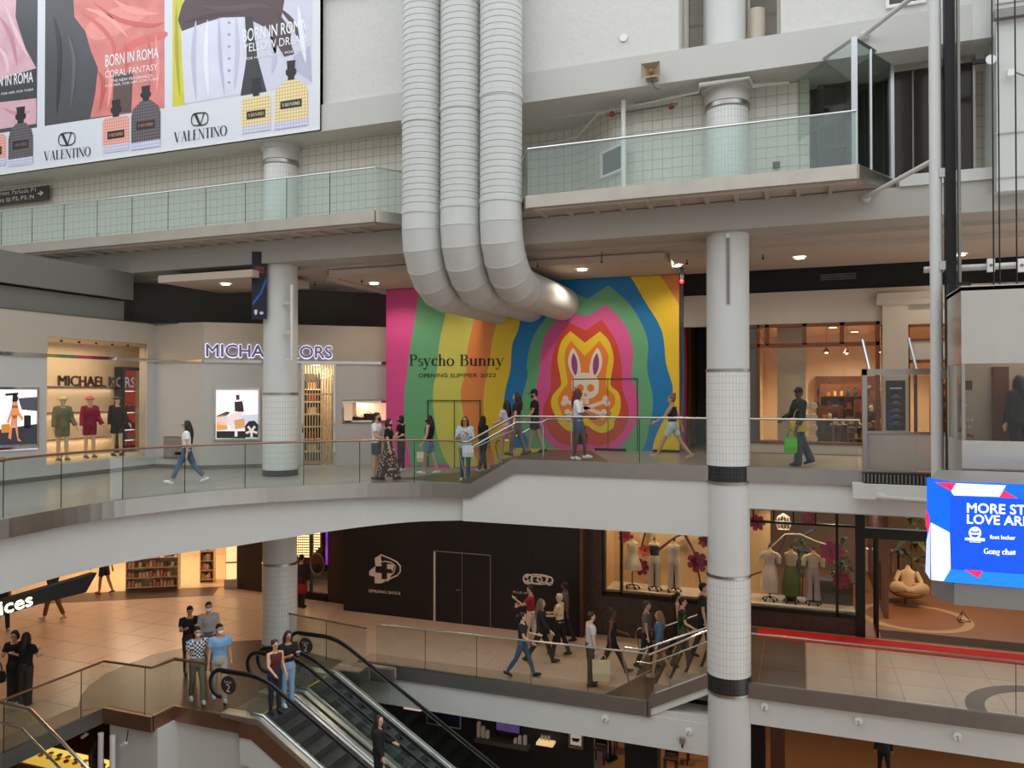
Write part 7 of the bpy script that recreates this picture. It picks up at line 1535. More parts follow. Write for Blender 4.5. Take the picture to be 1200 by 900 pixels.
lamp('car_lamp', 'AREA', ((CXa + CXb) / 2, (CYa + CYb) / 2 + .2, 3.2), 25, NEUT, t, size=1.2); MB().box(CXa + .7, CXb - .7, CYa + .5, CYb - .3, 3.24, 3.28).build('light_panel', M('car_light', (255, 240, 220), emit=4), t)
# ---- LED advertising screen below the car
sF = Pl((1.92, 12.0), (6.0, 12.0)); sL = Pl((1.71, 12.5), (1.92, 12.0), flip=False)
zt0 = .43; zb0 = -.93
t = thing('led_screen', 'bright blue LED advertising screen box hung below the elevator car', 'screen', (3.5, 12.5, -1.4))
SE = .95
BL = M('led_blue', (0, 96, 232), emit=SE); WHt = M('led_white', (236, 240, 255), emit=SE); RD = M('led_red', (236, 40, 84), emit=SE); BL2 = M('led_blue2', (20, 120, 255), emit=SE); BL3 = M('led_deep', (0, 74, 214), emit=SE)
# housing
MB().floor([(1.76, 12.52), (1.97, 12.03), (6, 12.03), (6, 14.0), (1.76 + .3, 14.0)], zb0 - .33, zt0 - .02).build('housing', M('housing_grey', (150, 148, 144), .4, .5), t)
MB().rect(sF, 0, 4.07, zb0, zt0, -.02, 0).build('front_panel', BL, t); fpn = [o for o in t.children if o.name.startswith('front_panel')][0]
MB().face(sL, [(0, zb0 + .15), (sL.L, zb0), (sL.L, zt0), (0, zt0)], .004).build('side_panel', BL, t)
KS = (1060, 540, 4.5)
def sp(pts, pl, o, mat): return MB().facepx(pl, zc(pts, *KS), o).build('print', mat, fpn)
sp([(160, 112), (272, 118), (245, 160)], sF, .003, RD); sp([(272, 118), (535, 130), (500, 190), (260, 182), (245, 160)], sF, .003, WHt); sp([(525, 156), (595, 198), (497, 192)], sF, .004, RD)
sp([(240, 185), (640, 205), (640, 600), (243, 570)], sF, .005, BL3); sp([(138, 325), (238, 378), (243, 570), (205, 634), (142, 628)], sF, .003, WHt); sp([(243, 572), (640, 600), (640, 672), (205, 636)], sF, .003, BL2); sp([(315, 574), (412, 580), (390, 618)], sF, .006, RD)
sp([(116, 250), (134, 300), (132, 390), (112, 340)], sL, .006, RD); sp([(118, 420), (138, 330), (138, 628), (112, 585)], sL, .006, M('led_lilac', (190, 200, 255), emit=SE))
MB().textpx(sF, 'MORE STORES', zc([(330, 272), (826, 292), (826, 242), (330, 222)], *KS), .008, .035).build('lettering', WHt, fpn)
MB().textpx(sF, 'LOVE ARE HERE', zc([(330, 330), (860, 352), (860, 302), (330, 282)], *KS), .008, .035).build('lettering', WHt, fpn)
m_ = MB().textpx(sF, 'foot locker', zc([(450, 411), (583, 416), (583, 395), (450, 390)], *KS), .008, .04); m_.build('lettering', WHt, fpn)
m_ = MB(); serif_text(m_, sF, 'Gong cha', [sF.at(*p) for p in zc([(418, 489), (570, 495), (570, 466), (418, 461)], *KS)], .008, .2, .08, .3); m_.build('lettering', WHt, fpn); MB().facepx(sF, zc([(572, 474), (585, 474), (583, 495), (572, 494)], *KS), .008).build('print', WHt, fpn)
m_ = MB().tube([sF.pt(*sF.at(*zc([(371 + 28 * math.cos(k * math.pi / 10), 380 + 28 * math.sin(k * math.pi / 10))], *KS)[0]), .008) for k in range(20)], .012, 5, closed=True); m_.build('print', WHt, fpn); MB().facepx(sF, zc([(340, 378), (402, 380), (396, 390), (346, 388)], *KS), .009).build('print', WHt, fpn); MB().facepx(sF, zc([(352, 360), (390, 361), (384, 372), (358, 371)], *KS), .009).build('print', WHt, fpn)
MB().textpx(sF, 'miniso', zc([(318, 420), (423, 424), (423, 406), (318, 403)], *KS), .008, .05).build('lettering', WHt, fpn) if False else MB().facepx(sF, zc([(318, 418), (423, 424), (423, 408), (318, 404)], *KS), .008).build('print', WHt, fpn)
MB().facepx(sF, zc([(342, 428), (402, 431), (402, 427), (342, 424)], *KS), .008).build('print', WHt, fpn)
MB().tube([(3.2, 14.0, -.6), (2.9, 15.0, -.6), (2.4, 15.95, -.6)], .06, 8).build('support_arm', 'dark_steel', t); MB().tube([(3.2, 14.0, -1.1), (2.9, 15.0, -1.1), (2.4, 15.95, -1.1)], .06, 8).build('support_arm', 'dark_steel', t)
# ---- ceiling lights of the upper and lower walkways
def downlight(x, y, z, e, label, col=SOFT, r=.12, spot=150):
    d = thing('ceiling_downlight', label, 'ceiling light', (x, y, z), group='walkway downlights')
    MB().lathe(x, y, [(r, z - .02), (r, z)], 16).build('lens', 'lamp_glow', d); MB().lathe(x, y, [(r, z - .025), (r + .03, z - .015), (r + .03, z)], 16, cap=False).build('rim', 'white_plastic', d)
    lamp('downlight_lamp', 'SPOT', (x, y, z - .05), e, col, d, size=.1, spot=spot)
for (x, y, z, e, l) in ((-11.9, 20.0, 4.92, 150, 'upper walkway downlight above the pink end of the hoarding'), (-8.9, 19.6, 4.92, 150, 'upper walkway downlight between the horizontal air ducts and the hoarding'), (-5.4, 19.7, 4.92, 150, 'upper walkway downlight beside the end of the right air duct'), (-3.0, 20.2, 4.97, 110, 'upper walkway downlight left of the white column'), (0.0, 20.1, 4.97, 80, 'upper walkway downlight over the man with the green bag'), (3.6, 21.0, 4.97, 90, 'upper walkway downlight near the gift shop doorway'), (-15.5, 17.8, 4.79, 40, 'upper walkway downlight left of the hanging banner')): downlight(x, y, z, e, l)
k = 0
for (x, y, e) in ((-9.5, 20.0, 85), (-6.8, 19.8, 75), (-4.8, 20.2, 70), (-12.3, 20.0, 95), (-0.3, 20.2, 70), (2.6, 20.2, 70), (5.6, 20.2, 70)):
    downlight(x, y, -1.0, e, 'lower mall ceiling downlight ' + {-9.5: 'before the black double door', -6.8: 'over the women in jeans', -4.8: 'before the mosaic pillar', -12.3: 'over the far escalator head', -0.3: 'over the red carpet near the column', 2.6: 'over the middle of the red carpet', 5.6: 'at the right end of the red carpet'}[x], WARM)
for (x, y, e) in ((-17, 16.5, 72), (-20.5, 15.5, 72), (-17.5, 12.0, 75), (-21.5, 19.0, 60), (-16.5, 20.0, 75)):
    downlight(x, y, -1.5 if y < 17 else -1.0, e, 'lower mall ceiling downlight ' + {-17: 'under the bridge by the landing', -20.5: 'under the bridge facing the cosmetics shop', -17.5: 'under the bridge near the black sign', -21.5: 'before the cosmetics gondola', -16.5: 'behind the left column'}[x], WARM2)
for k, (x_, y_) in enumerate(((369, 330), (630, 308), (705, 303), (805, 305), (894, 299), (219, 331), (424, 327))):
    p = pZ(x_, y_, 4.95); tag(MB().lathe(p.x, p.y, [(.015, 4.84), (.03, 4.86), (.012, 4.9), (.012, 5.12 if k == 2 else 4.97)], 8).build('ceiling_sprinkler', 'black_metal', smooth=True), 'tiny black ceiling sprinkler %s' % ('right of the left column', 'below the right air duct panel', 'over the rabbit mural', 'left of the white column', 'right of the white column', 'left of the banner', 'above the shop name')[k], 'sprinkler', 'ceiling sprinklers')
p = pY(799, 330, 20.6); t = thing('exit_light', 'small red lamp on the ceiling above the hoarding corner', 'lamp', p); MB().box(p.x - .04, p.x + .04, p.y - .03, p.y + .03, p.z, 4.98).build('stem', 'black_metal', t); MB().ell((p.x, p.y, p.z), (.06, .06, .06), 10, 6).build('globe', M('red_lamp', (230, 50, 50), emit=1.5), t, smooth=True)
# ================================================================ PEOPLE AND MANNEQUINS
BAKE = []
HX = {}
def rxy(v, a):
    """rotate about the y axis: positive a swings a hanging limb forwards (+x)"""
    return Vector((v.x * math.cos(a) - v.z * math.sin(a), v.y, v.x * math.sin(a) + v.z * math.cos(a)))
def rings(mb, path, radii, seg=10):
    mb.tube(path, radii, seg, miter=False)
    for i in (0, -1): mb.ell(path[i], (radii[i] * .98,) * 3, 8, 6)
def fabric(c, kind=None, c2=None):
    n = 'cloth_%d_%d_%d_%s' % (*c, kind)
    if n in MATS: return MATS[n]
    m = M(n, c, .85, noise=(11, .12))
    if kind:
        nt = m.node_tree; b = nt.nodes['Principled BSDF']; tc = nt.nodes.new('ShaderNodeTexCoord')
        if kind == 'plaid':
            ck = nt.nodes.new('ShaderNodeTexChecker'); ck.inputs['Scale'].default_value = 22; ck.inputs[1].default_value = lin(c); ck.inputs[2].default_value = lin(c2); nt.links.new(tc.outputs['Object'], ck.inputs['Vector']); nt.links.new(ck.outputs[0], b.inputs['Base Color'])
        else:
            vo = nt.nodes.new('ShaderNodeTexVoronoi'); vo.inputs['Scale'].default_value = 13; rp_ = nt.nodes.new('ShaderNodeValToRGB'); rp_.color_ramp.elements[0].color = lin(c2); rp_.color_ramp.elements[1].color = lin(c); rp_.color_ramp.elements[0].position = .3; rp_.color_ramp.elements[1].position = .42
            nt.links.new(tc.outputs['Object'], vo.inputs['Vector']); nt.links.new(vo.outputs['Distance'], rp_.inputs[0]); nt.links.new(rp_.outputs[0], b.inputs['Base Color'])
    return m
SKIN = {'light': (214, 168, 140), 'mid': (184, 132, 100), 'dark': (98, 64, 48), 'tan': (200, 150, 116), 'man': (226, 204, 180)}
def figure(pos, heading, H=1.68, sex='f', legs=((.0, 0), (.0, 0)), arms=((.05, .12, .15), (.05, .12, .15)), lean=0.0, skin='light', hair=('short', (24, 20, 18)), top=((230, 230, 230), 'short'), bottom=((50, 60, 80), 'long'), shoe=(230, 230, 230),
           mask=None, label='', name='person', cat='person', group=None, headturn=0.0, headnod=0.0, hat=None, crop=False, toppat=None, botpat=None, jacket=None, vox=.015, fill=None, glasses=False):
    """legs, arms: (left, right); leg = (hip swing, knee bend), arm = (swing, out, elbow bend)"""
    k = H / 1.70
    W = .185 if sex == 'm' else .163; hipw = .088
    hipz = .90 * k
    hip = Vector((0, 0, hipz)); body = MB(); joints = {}
    def leg(i):
        s_ = 1 if i == 0 else -1; a, kb = legs[i]
        h = Vector((0, s_ * hipw * k, -.03 * k)) + hip
        kn = h + rxy(Vector((0, 0, -.42 * k)), a); an = kn + rxy(Vector((0, 0, -.41 * k)), a - kb)
        fa = (a - kb) * .6 if (a - kb) < 0 else (a - kb) * .7
        toe = an + rxy(Vector((.15 * k, 0, -.045 * k)), fa); heel = an + rxy(Vector((-.045 * k, 0, -.05 * k)), fa)
        return h, kn, an, toe, heel
    L = [leg(0), leg(1)]
    low = min(min(p.z for p in (l[2] - Vector((0, 0, .075 * k)), l[3] - Vector((0, 0, .028 * k)), l[4] - Vector((0, 0, .022 * k)))) for l in L)
    dz = Vector((0, 0, -low))
    L = [tuple(p + dz for p in l) for l in L]; hip = hip + dz
    def T(v): return hip + rxy(Vector(v) * k, lean * -1)
    # body
    def torso(mb, gro=0.0, z0=-.06, z1=.52, taper=1.0):
        prof = [(-.06, .155, .105), (.0, .165, .115), (.10, .135 if sex == 'f' else .15, .095), (.20, .128 if sex == 'f' else .155, .098), (.32, .15 if sex == 'f' else .175, .115), (.42, .158 if sex == 'f' else .185, .105), (.48, .15 if sex == 'f' else .17, .085), (.53, .07, .06)]
        vs_ = []; sel = [p for p in prof if z0 - .03 <= p[0] <= z1 + .001]
        n = 14
        for (z, ry, rx) in sel:
            for j in range(n):
                a = 2 * math.pi * j / n; vs_.append(T((math.cos(a) * (rx + gro) + (.012 if .3 < z < .45 else 0), math.sin(a) * (ry + gro), z)))
        m = len(sel)
        mb.add(vs_, [(i * n + j, i * n + (j + 1) % n, (i + 1) * n + (j + 1) % n, (i + 1) * n + j) for i in range(m - 1) for j in range(n)] + [tuple(range(n - 1, -1, -1)), tuple((m - 1) * n + j for j in range(n))])
    torso(body)
    nk = T((.0, 0, .52)); hc = T((.02, 0, .665)) ; fwd = Matrix.Rotation(headturn, 3, 'Z') @ Matrix.Rotation(headnod, 3, 'Y')
    rings(body, [nk - Vector((0, 0, .02)), T((.012, 0, .60))], [.055 * k, .05 * k], 10)
    def Hd(v): return hc + fwd @ (Vector(v) * k)
    body.ell(hc + fwd @ Vector((-.005 * k, 0, .02 * k)), (.092 * k, .073 * k, .098 * k), 14, 10, fwd); body.ell(Hd((.022, 0, -.045)), (.062 * k, .055 * k, .07 * k), 12, 8, fwd)
    body.ell(Hd((.097, 0, -.008)), (.016 * k, .012 * k, .024 * k), 8, 6, fwd)
    for s_ in (1, -1): body.ell(Hd((-.005, s_ * .076, -.005)), (.018 * k, .008 * k, .03 * k), 8, 6, fwd)
    for i in (0, 1):
        h, kn, an, toe, heel = L[i]
        rings(body, [h + Vector((0, 0, .02)), h.lerp(kn, .5), kn, kn.lerp(an, .35), an], [.082 * k, .068 * k, .052 * k, .052 * k, .035 * k], 10)
        rings(body, [heel + Vector((0, 0, .02)), an.lerp(toe, .5), toe], [.03 * k, .034 * k, .024 * k], 8)
    A = []
    for i in (0, 1):
        s_ = 1 if i == 0 else -1; sw, out, eb = arms[i][:3]; inn = arms[i][3] if len(arms[i]) > 3 else 0.0
        sh = T((0, s_ * (W), .465))
        d = Vector((math.sin(sw) * math.cos(out), s_ * math.sin(out), -math.cos(sw) * math.cos(out)))
        el = sh + d * .28 * k
        d2 = rxy(d, eb); d2 = (d2 + Vector((0, -s_ * inn, 0))).normalized()
        wr = el + d2 * .25 * k; A.append((sh, el, wr, d2))
        rings(body, [T((0, s_ * W * .55, .47)), sh, sh.lerp(el, .5), el, el.lerp(wr, .3), wr], [.05 * k, .05 * k, .043 * k, .036 * k, .036 * k, .024 * k], 10)
        side = Vector((0, s_, 0)); nrm = d2.cross(side).normalized()
        pm = wr + d2 * .05 * k; u = nrm * .02 * k
        rings(body, [wr, pm, wr + d2 * .085 * k], [.024 * k, .03 * k, .028 * k], 8)
        for q in range(4):
            b0 = wr + d2 * .085 * k + nrm * (.027 - .018 * q) * k; ln = (.068, .078, .072, .055)[q] * k
            f1 = b0 + d2 * ln * .55; f2 = f1 + (d2 * .6 - side * .55).normalized() * ln * .5
            body.tube([b0, f1, f2], [.0095 * k, .009 * k, .007 * k], 6)
        th = wr + d2 * .025 * k + nrm * .025 * k; body.tube([th, th + (d2 * .5 + nrm * .7).normalized() * .035 * k, th + (d2 * .9 + nrm * .45).normalized() * .065 * k], [.012 * k, .011 * k, .008 * k], 6)
    mw = Matrix.Translation(Vector(pos)) @ Matrix.Rotation(heading, 4, 'Z')
    def place(mb, nm, mat, parent, vx, sm=2):
        me = bpy.data.meshes.new(nm); me.from_pydata([tuple(v) for v in mb.v], [], mb.f); me.validate(); me.materials.append(mat); o = bpy.data.objects.new(nm, me); COL.objects.link(o)
        if parent is None: o.matrix_world = mw; WM[o.name] = mw
        else: o.parent = parent; WM[o.name] = mw
        me.polygons.foreach_set('use_smooth', [True] * len(me.polygons))
        if vx:
            md = o.modifiers.new('r', 'REMESH'); md.mode = 'VOXEL'; md.voxel_size = vx; md.use_smooth_shade = True
            if sm: s2 = o.modifiers.new('s', 'SMOOTH'); s2.factor = .5; s2.iterations = sm
            BAKE.append(o)
        return o
    sk = M('skin_' + skin, SKIN[skin], .55) if fill is None else fill
    root = place(body, name, sk, None, vox, 1)
    tag(root, label, cat, group)
    if name == 'person':
        fc = MB()
        for s_ in (1, -1): fc.ell(Hd((.083, s_ * .03, .012)), (.008 * k, .013 * k, .008 * k), 8, 5); fc.ell(Hd((.086, s_ * .031, .034)), (.006 * k, .02 * k, .005 * k), 8, 5)
        if not mask: fc.ell(Hd((.083, 0, -.055)), (.006 * k, .022 * k, .006 * k), 8, 5)
        place(fc, 'eyes_and_mouth', M('face_dark', (52, 30, 28), .5), root, 0)
        if glasses: g2 = MB(); [g2.tube([Hd((.095, s_ * .032 + .024 * math.cos(a_ * .785), .012 + .018 * math.sin(a_ * .785))) for a_ in range(8)], .004, 4, closed=True) for s_ in (1, -1)]; g2.tube([Hd((.095, .06, .015)), Hd((0, .078, .01))], .004, 4); g2.tube([Hd((.095, -.06, .015)), Hd((0, -.078, .01))], .004, 4); place(g2, 'glasses', MATS['black_metal'], root, 0)
        if mask:
            m_ = MB(); m_.ell(Hd((.05, 0, -.045)), (.058 * k, .06 * k, .05 * k), 14, 8, fwd); place(m_, 'face_mask', M('mask_%d_%d_%d' % mask, mask, .8), root, 0)
    # hair
    if hair:
        hs, hcol = hair; hm = M('hair_%d_%d_%d' % hcol, hcol, .55, noise=(30, .25)); hb_ = MB()
        hb_.ell(Hd((-.022, 0, .04)), (.092 * k, .082 * k, .092 * k), 14, 10, fwd)
        if hs == 'short': hb_.ell(Hd((-.035, 0, .0)), (.07 * k, .079 * k, .08 * k), 12, 8, fwd); hb_.ell(Hd((.03, 0, .09)), (.05 * k, .06 * k, .03 * k), 10, 6, fwd)
        elif hs in ('long', 'vlong'):
            ln = .36 if hs == 'long' else .5
            P_ = [Hd((-.04, 0, .02)), Hd((-.075, 0, -.1)), hc + Vector((-.1 * k, 0, -.22 * k)), hc + Vector((-.105 * k, 0, -ln * k))]
            hb_.tube(P_, [.085 * k, .088 * k, .085 * k, .05 * k], 12, flat=(.62, 1.1) if False else None)
            for s_ in (1, -1): hb_.tube([Hd((.0, s_ * .07, .04)), Hd((.005, s_ * .083, -.06)), hc + Vector((-.02 * k, s_ * .09 * k, -.2 * k))], [.03 * k, .034 * k, .02 * k], 8)
        elif hs == 'pony': hb_.tube([Hd((-.09, 0, .05)), Hd((-.15, 0, .02)), Hd((-.16, 0, -.12)), Hd((-.14, 0, -.26))], [.03 * k, .04 * k, .035 * k, .012 * k], 8); hb_.ell(Hd((-.035, 0, .0)), (.07 * k, .078 * k, .07 * k), 12, 8, fwd)
        elif hs == 'bun': hb_.ell(Hd((-.07, 0, .13)), (.05 * k,) * 3, 10, 8); hb_.ell(Hd((-.035, 0, .0)), (.07 * k, .078 * k, .07 * k), 12, 8, fwd)
        elif hs == 'bob': hb_.ell(Hd((-.03, 0, -.03)), (.085 * k, .098 * k, .12 * k), 12, 8, fwd)
        place(hb_, 'hair', hm, root, .017 * k, 1)
    if hat:
        ht, hcl = hat; m_ = MB(); hm = M('hat_%d_%d_%d' % hcl, hcl, .8)
        m_.ell(Hd((-.012, 0, .06)), (.102 * k, .09 * k, .085 * k), 16, 10, fwd)
        if ht == 'cap': m_.ell(Hd((.1, 0, .05)), (.085 * k, .07 * k, .012 * k), 14, 6, fwd)
        else: m_.ell(Hd((-.01, 0, .055)), (.17 * k, .165 * k, .018 * k), 18, 6, fwd)
        place(m_, 'hat', hm, root, .014 * k, 1)
    # clothes
    if bottom:
        c, kind = bottom; m_ = MB(); g_ = .012 * k
        if kind in ('long', 'shorts', 'crop', 'wide', 'tight'):
            z1 = .10
            n = 14; sel = [(-.1, .15, .11), (-.03, .172, .125), (.05, .162, .118), (.11, .143 if sex == 'f' else .158, .105)]; vs_ = []
            for (z, ry, rx) in sel:
                for j in range(n): a = 2 * math.pi * j / n; vs_.append(T((math.cos(a) * rx, math.sin(a) * ry, z)))
            m_.add(vs_, [(i * n + j, i * n + (j + 1) % n, (i + 1) * n + (j + 1) % n, (i + 1) * n + j) for i in range(3) for j in range(n)] + [tuple(range(n - 1, -1, -1)), tuple(3 * n + j for j in range(n))])
            for i in (0, 1):
                h, kn, an, toe, heel = L[i]; e_ = an - Vector((0, 0, .02 * k))
                if kind == 'shorts': m_.tube([h + Vector((0, 0, .03)), h.lerp(kn, .45), h.lerp(kn, .62)], [.1 * k, .092 * k, .09 * k], 12)
                elif kind == 'long': m_.tube([h + Vector((0, 0, .03)), h.lerp(kn, .5), kn, kn.lerp(an, .4), e_], [.099 * k, .085 * k, .067 * k, .066 * k, .055 * k], 12)
                elif kind == 'tight': m_.tube([h + Vector((0, 0, .03)), h.lerp(kn, .5), kn, kn.lerp(an, .35), e_], [.096 * k, .079 * k, .06 * k, .061 * k, .042 * k], 12)
                elif kind == 'crop': m_.tube([h + Vector((0, 0, .03)), h.lerp(kn, .5), kn, kn.lerp(an, .4), kn.lerp(an, .8)], [.098 * k, .084 * k, .066 * k, .064 * k, .056 * k], 12)
                elif kind == 'wide': m_.tube([h + Vector((0, 0, .03)), h.lerp(kn, .5), kn, kn.lerp(an, .5), e_], [.1 * k, .092 * k, .085 * k, .088 * k, .09 * k], 12)
        else:
            ln = .82 if kind == 'maxi' else .42; n = 20; vs_ = []; c0 = (L[0][1] + L[1][1]) / 2; spread = abs(L[0][2].x - L[1][2].x) / 2
            for (f_, ry, rx) in ((-.12, .135, .1), (.02, .175, .125), (.45, .19, .14 + spread * .5), (1.0, .23, .15 + spread)):
                for j in range(n):
                    a = 2 * math.pi * j / n; z = -f_ * ln; wv = 1 + (.06 * math.sin(a * 6) if f_ > .4 else 0); cx_ = (c0.x - hip.x) * max(0, f_) * .6
                    vs_.append(hip + Vector((math.cos(a) * rx * wv * k + cx_, math.sin(a) * ry * wv * k, z * k)))
            m_.add(vs_, [(i * n + j, i * n + (j + 1) % n, (i + 1) * n + (j + 1) % n, (i + 1) * n + j) for i in range(3) for j in range(n)] + [tuple(range(n - 1, -1, -1)), tuple(3 * n + j for j in range(n))])
        place(m_, {'shorts': 'shorts', 'maxi': 'skirt', 'skirt': 'skirt'}.get(kind, 'trousers'), fabric(c, *(botpat or ())), root, .017 * k, 2)
    def upper(c, kind, gro, z0, nm, pat=None):
        m_ = MB(); torso(m_, gro, z0, .5)
        for i in (0, 1):
            sh, el, wr, d2 = A[i]; s_ = 1 if i == 0 else -1; b0 = T((0, s_ * W * .5, .47)); g_ = gro
            if kind == 'short': m_.tube([b0, sh, sh.lerp(el, .62)], [.056 * k + g_, .058 * k + g_, .058 * k + g_], 10, miter=False)
            elif kind == 'long': m_.tube([b0, sh, sh.lerp(el, .5), el, el.lerp(wr, .92)], [.056 * k + g_, .056 * k + g_, .05 * k + g_, .044 * k + g_, .036 * k + g_], 10, miter=False)
            elif kind == 'elbow': m_.tube([b0, sh, el], [.056 * k + g_, .056 * k + g_, .05 * k + g_], 10, miter=False)
            elif kind == 'none': m_.tube([T((0, s_ * W * .3, .47)), T((0, s_ * W * .72, .475))], [.045 * k, .045 * k], 8)
        place(m_, nm, fabric(c, *(pat or ())), root, .017 * k, 2)
    if top: upper(top[0], top[1], .01, .1 if crop else (.0 if top[1] != 'tunic' else -.06), 'top', toppat)
    if jacket: upper(jacket[0], jacket[1], .028, -.06, 'jacket', jacket[2] if len(jacket) > 2 else None)
    if shoe:
        for i in (0, 1):
            h, kn, an, toe, heel = L[i]; m_ = MB(); rings(m_, [heel + Vector((0, 0, .018)), an.lerp(toe, .45), toe + Vector((.01, 0, .004))], [.038 * k, .043 * k, .032 * k], 8); rings(m_, [an - Vector((0, 0, .03)), heel.lerp(an, .3)], [.04 * k, .038 * k], 8)
            sh_ = place(m_, 'shoe', M('shoe_%d_%d_%d' % shoe, shoe, .6), root, .014, 1)
            so = MB().tube([heel + Vector((0, 0, -.014)), an.lerp(toe, .5) * 1 + Vector((0, 0, -(an.lerp(toe, .5).z - heel.lerp(toe, .5).z) - .014)), toe + Vector((.02, 0, -.012))], [.036 * k, .042 * k, .03 * k], 10, flat=(.25, 1), miter=False); place(so, 'sole', M('sole_pale', (210, 206, 200), .7) if sum(shoe) > 300 else MATS['black_rubber'], sh_, 0)
    HX[root.name] = [mw @ a[2] + (mw.to_3x3() @ a[3]) * .09 * k for a in A]
    return root
def bag(nm, label, p, c, w=.32, h=.34, d=.12, rz=0.0, strap=.2, group=None):
    """a bag whose handles reach the point p"""
    t = thing(nm, label, 'bag', (p.x, p.y, p.z - strap - h), rz); iv = WM[t.name]
    def Wp(x, y, z): return iv @ Vector((x, y, z))
    b = MB(); q = [(-w / 2 * .92, -d / 2), (w / 2 * .92, -d / 2), (w / 2 * .92, d / 2), (-w / 2 * .92, d / 2)]; q2 = [(-w / 2, -d / 2 * .6), (w / 2, -d / 2 * .6), (w / 2, d / 2 * .6), (-w / 2, d / 2 * .6)]
    b.add([Wp(x, y, 0) for x, y in q] + [Wp(x * 1.06, y * 1.3, h * .4) for x, y in q] + [Wp(x, y, h) for x, y in q2], [(3, 2, 1, 0)] + [(i * 4 + j, i * 4 + (j + 1) % 4, i * 4 + 4 + (j + 1) % 4, i * 4 + 4 + j) for i in range(2) for j in range(4)] + [(8, 9, 10, 11)])
    b.build('body', fabric(c), t)
    for y in (-d * .25, d * .25): MB().tube([Wp(w * .28 * math.cos(a * math.pi / 8), y * (1 - math.sin(a * math.pi / 8)), h + strap * math.sin(a * math.pi / 8)) for a in range(9)], .009, 5).build('handle', fabric(tuple(int(v * .8) for v in c)), t)
    return t
R_ = math.radians
def at(x, y, z): p = pZ(x, y, z); return (p.x, p.y, z)
W1 = ((.42, .1), (-.38, .35)); W2 = ((-.35, .3), (.4, .12)); WS = ((.25, .1), (-.2, .2)); ST = ((.03, 0), (-.03, .02)); WA1 = ((-.35, .1, .25), (.4, .1, .4)); WA2 = ((.4, .1, .4), (-.35, .1, .25))
PH = ((.35, .15, 1.6, .5), (.1, .12, .2)); PH2 = ((.4, .15, 1.7, .5), (.4, .15, 1.6, .5)); HANG = ((.05, .1, .15), (.05, .1, .15)); BK = (24, 22, 22); DH = (26, 20, 18); 
RTd = R_(0); LFd = R_(180); CAMd = R_(-70)
U = Z3L; V0 = 0.0
f_ = figure
# --- upper level
f_(at(219, 567, U), R_(215), 1.66, legs=((.5, .1), (-.42, .3)), arms=((-.2, .12, .3), (.15, .12, .5)), hair=('vlong', DH), top=((236, 234, 234), 'short'), bottom=((74, 98, 124), 'crop'), shoe=(236, 236, 234), label='woman in white tee and blue jeans walking past the shop corner hatch', skin='light', glasses=True)
f_(at(441, 562, U), R_(10), 1.76, 'm', ST, ((.1, .1, .3), (.25, .15, 1.0, .3)), hair=('short', DH), top=((226, 224, 226), 'short'), bottom=((52, 54, 52), 'shorts'), shoe=(30, 28, 30), mask=(24, 24, 26), label='man in white tee and dark shorts with black mask beside the pink hoarding end', skin='tan')
f_(at(455, 563, U), R_(15), 1.62, 'f', WS, PH, hair=('bob', DH), top=((22, 20, 22), 'short'), bottom=((30, 26, 24), 'maxi'), botpat=('flower', (206, 150, 120)), shoe=(26, 24, 24), mask=(24, 24, 26), label='woman in black top and long floral skirt', skin='light', headnod=.3)
f_(at(470, 552, U), R_(185), 1.62, 'f', ST, ((.2, .1, .5), (.5, .1, .9, .3)), hair=('bob', DH), top=((20, 20, 22), 'short'), bottom=((26, 28, 34), 'tight'), shoe=(226, 224, 222), mask=(30, 30, 32), label='woman all in black facing the floral skirt, with white bag', skin='light')
f_(at(503, 556, U), R_(190), 1.66, 'f', ((.22, .05), (-.22, .12)), ((.1, .1, .4), (.0, .15, .3)), hair=('vlong', DH), top=((22, 22, 24), 'none'), bottom=((98, 130, 166), 'shorts'), shoe=(232, 230, 228), label='long haired woman in black tank top and denim shorts facing left', skin='light', mask=(40, 36, 36))
f_(at(545, 563.5, U), R_(-75), 1.66, 'f', ST, PH2, hair=('long', DH), top=((90, 80, 84), 'short'), jacket=((206, 212, 214), 'long', ('plaid', (150, 170, 172))), bottom=((62, 82, 106), 'tight'), shoe=(200, 214, 226), label='woman in pale plaid overshirt and jeans at the foot of the short stair', skin='mid', glasses=True)
f_(at(566, 553, U), R_(60), 1.62, 'f', WS, HANG, hair=('vlong', DH), top=((26, 26, 30), 'long'), bottom=((40, 48, 56), 'long'), shoe=(210, 210, 212), label='dark dressed figure behind the woman in the plaid overshirt', skin='mid')
f_((*pZ(594, 541, -.17)[:2], -.165 + .0), R_(150), 1.6, 'f', WS, ((.3, .15, 1.0, .3), (.1, .1, .4)), hair=('long', DH), top=((210, 190, 190), 'short'), bottom=((222, 128, 116), 'shorts'), shoe=(190, 150, 130), label='woman in coral shorts coming down the short stair', skin='light')
f_(at(606, 534, V0), R_(190), 1.64, 'f', WS, HANG, hair=('long', DH), top=((32, 28, 30), 'short'), bottom=((120, 104, 92), 'long'), shoe=(80, 70, 64), label='dark haired woman in black behind the coral shorts', skin='light')
f_(at(627, 531, V0), R_(195), 1.72, 'm', WS, ((.2, .12, .5), (.1, .1, .3)), hair=('short', DH), hat=('cap', (18, 18, 18)), top=((22, 22, 24), 'short'), bottom=((30, 34, 36), 'shorts'), shoe=(40, 44, 50), mask=(20, 20, 22), label='man in black cap, black tee and shorts in front of the rabbit mural', skin='tan', headnod=.25)
f_(at(677, 539, V0), R_(5), 1.72, 'f', ((.35, .3), (-.05, .1)), ((.3, .1, .9, .2), (.3, .1, .9, .2)), hair=('long', (96, 30, 24)), top=((232, 226, 224), 'elbow'), bottom=((66, 90, 118), 'shorts'), shoe=(240, 240, 240), label='woman with red hair, white top and denim shorts before the emblem', skin='dark')
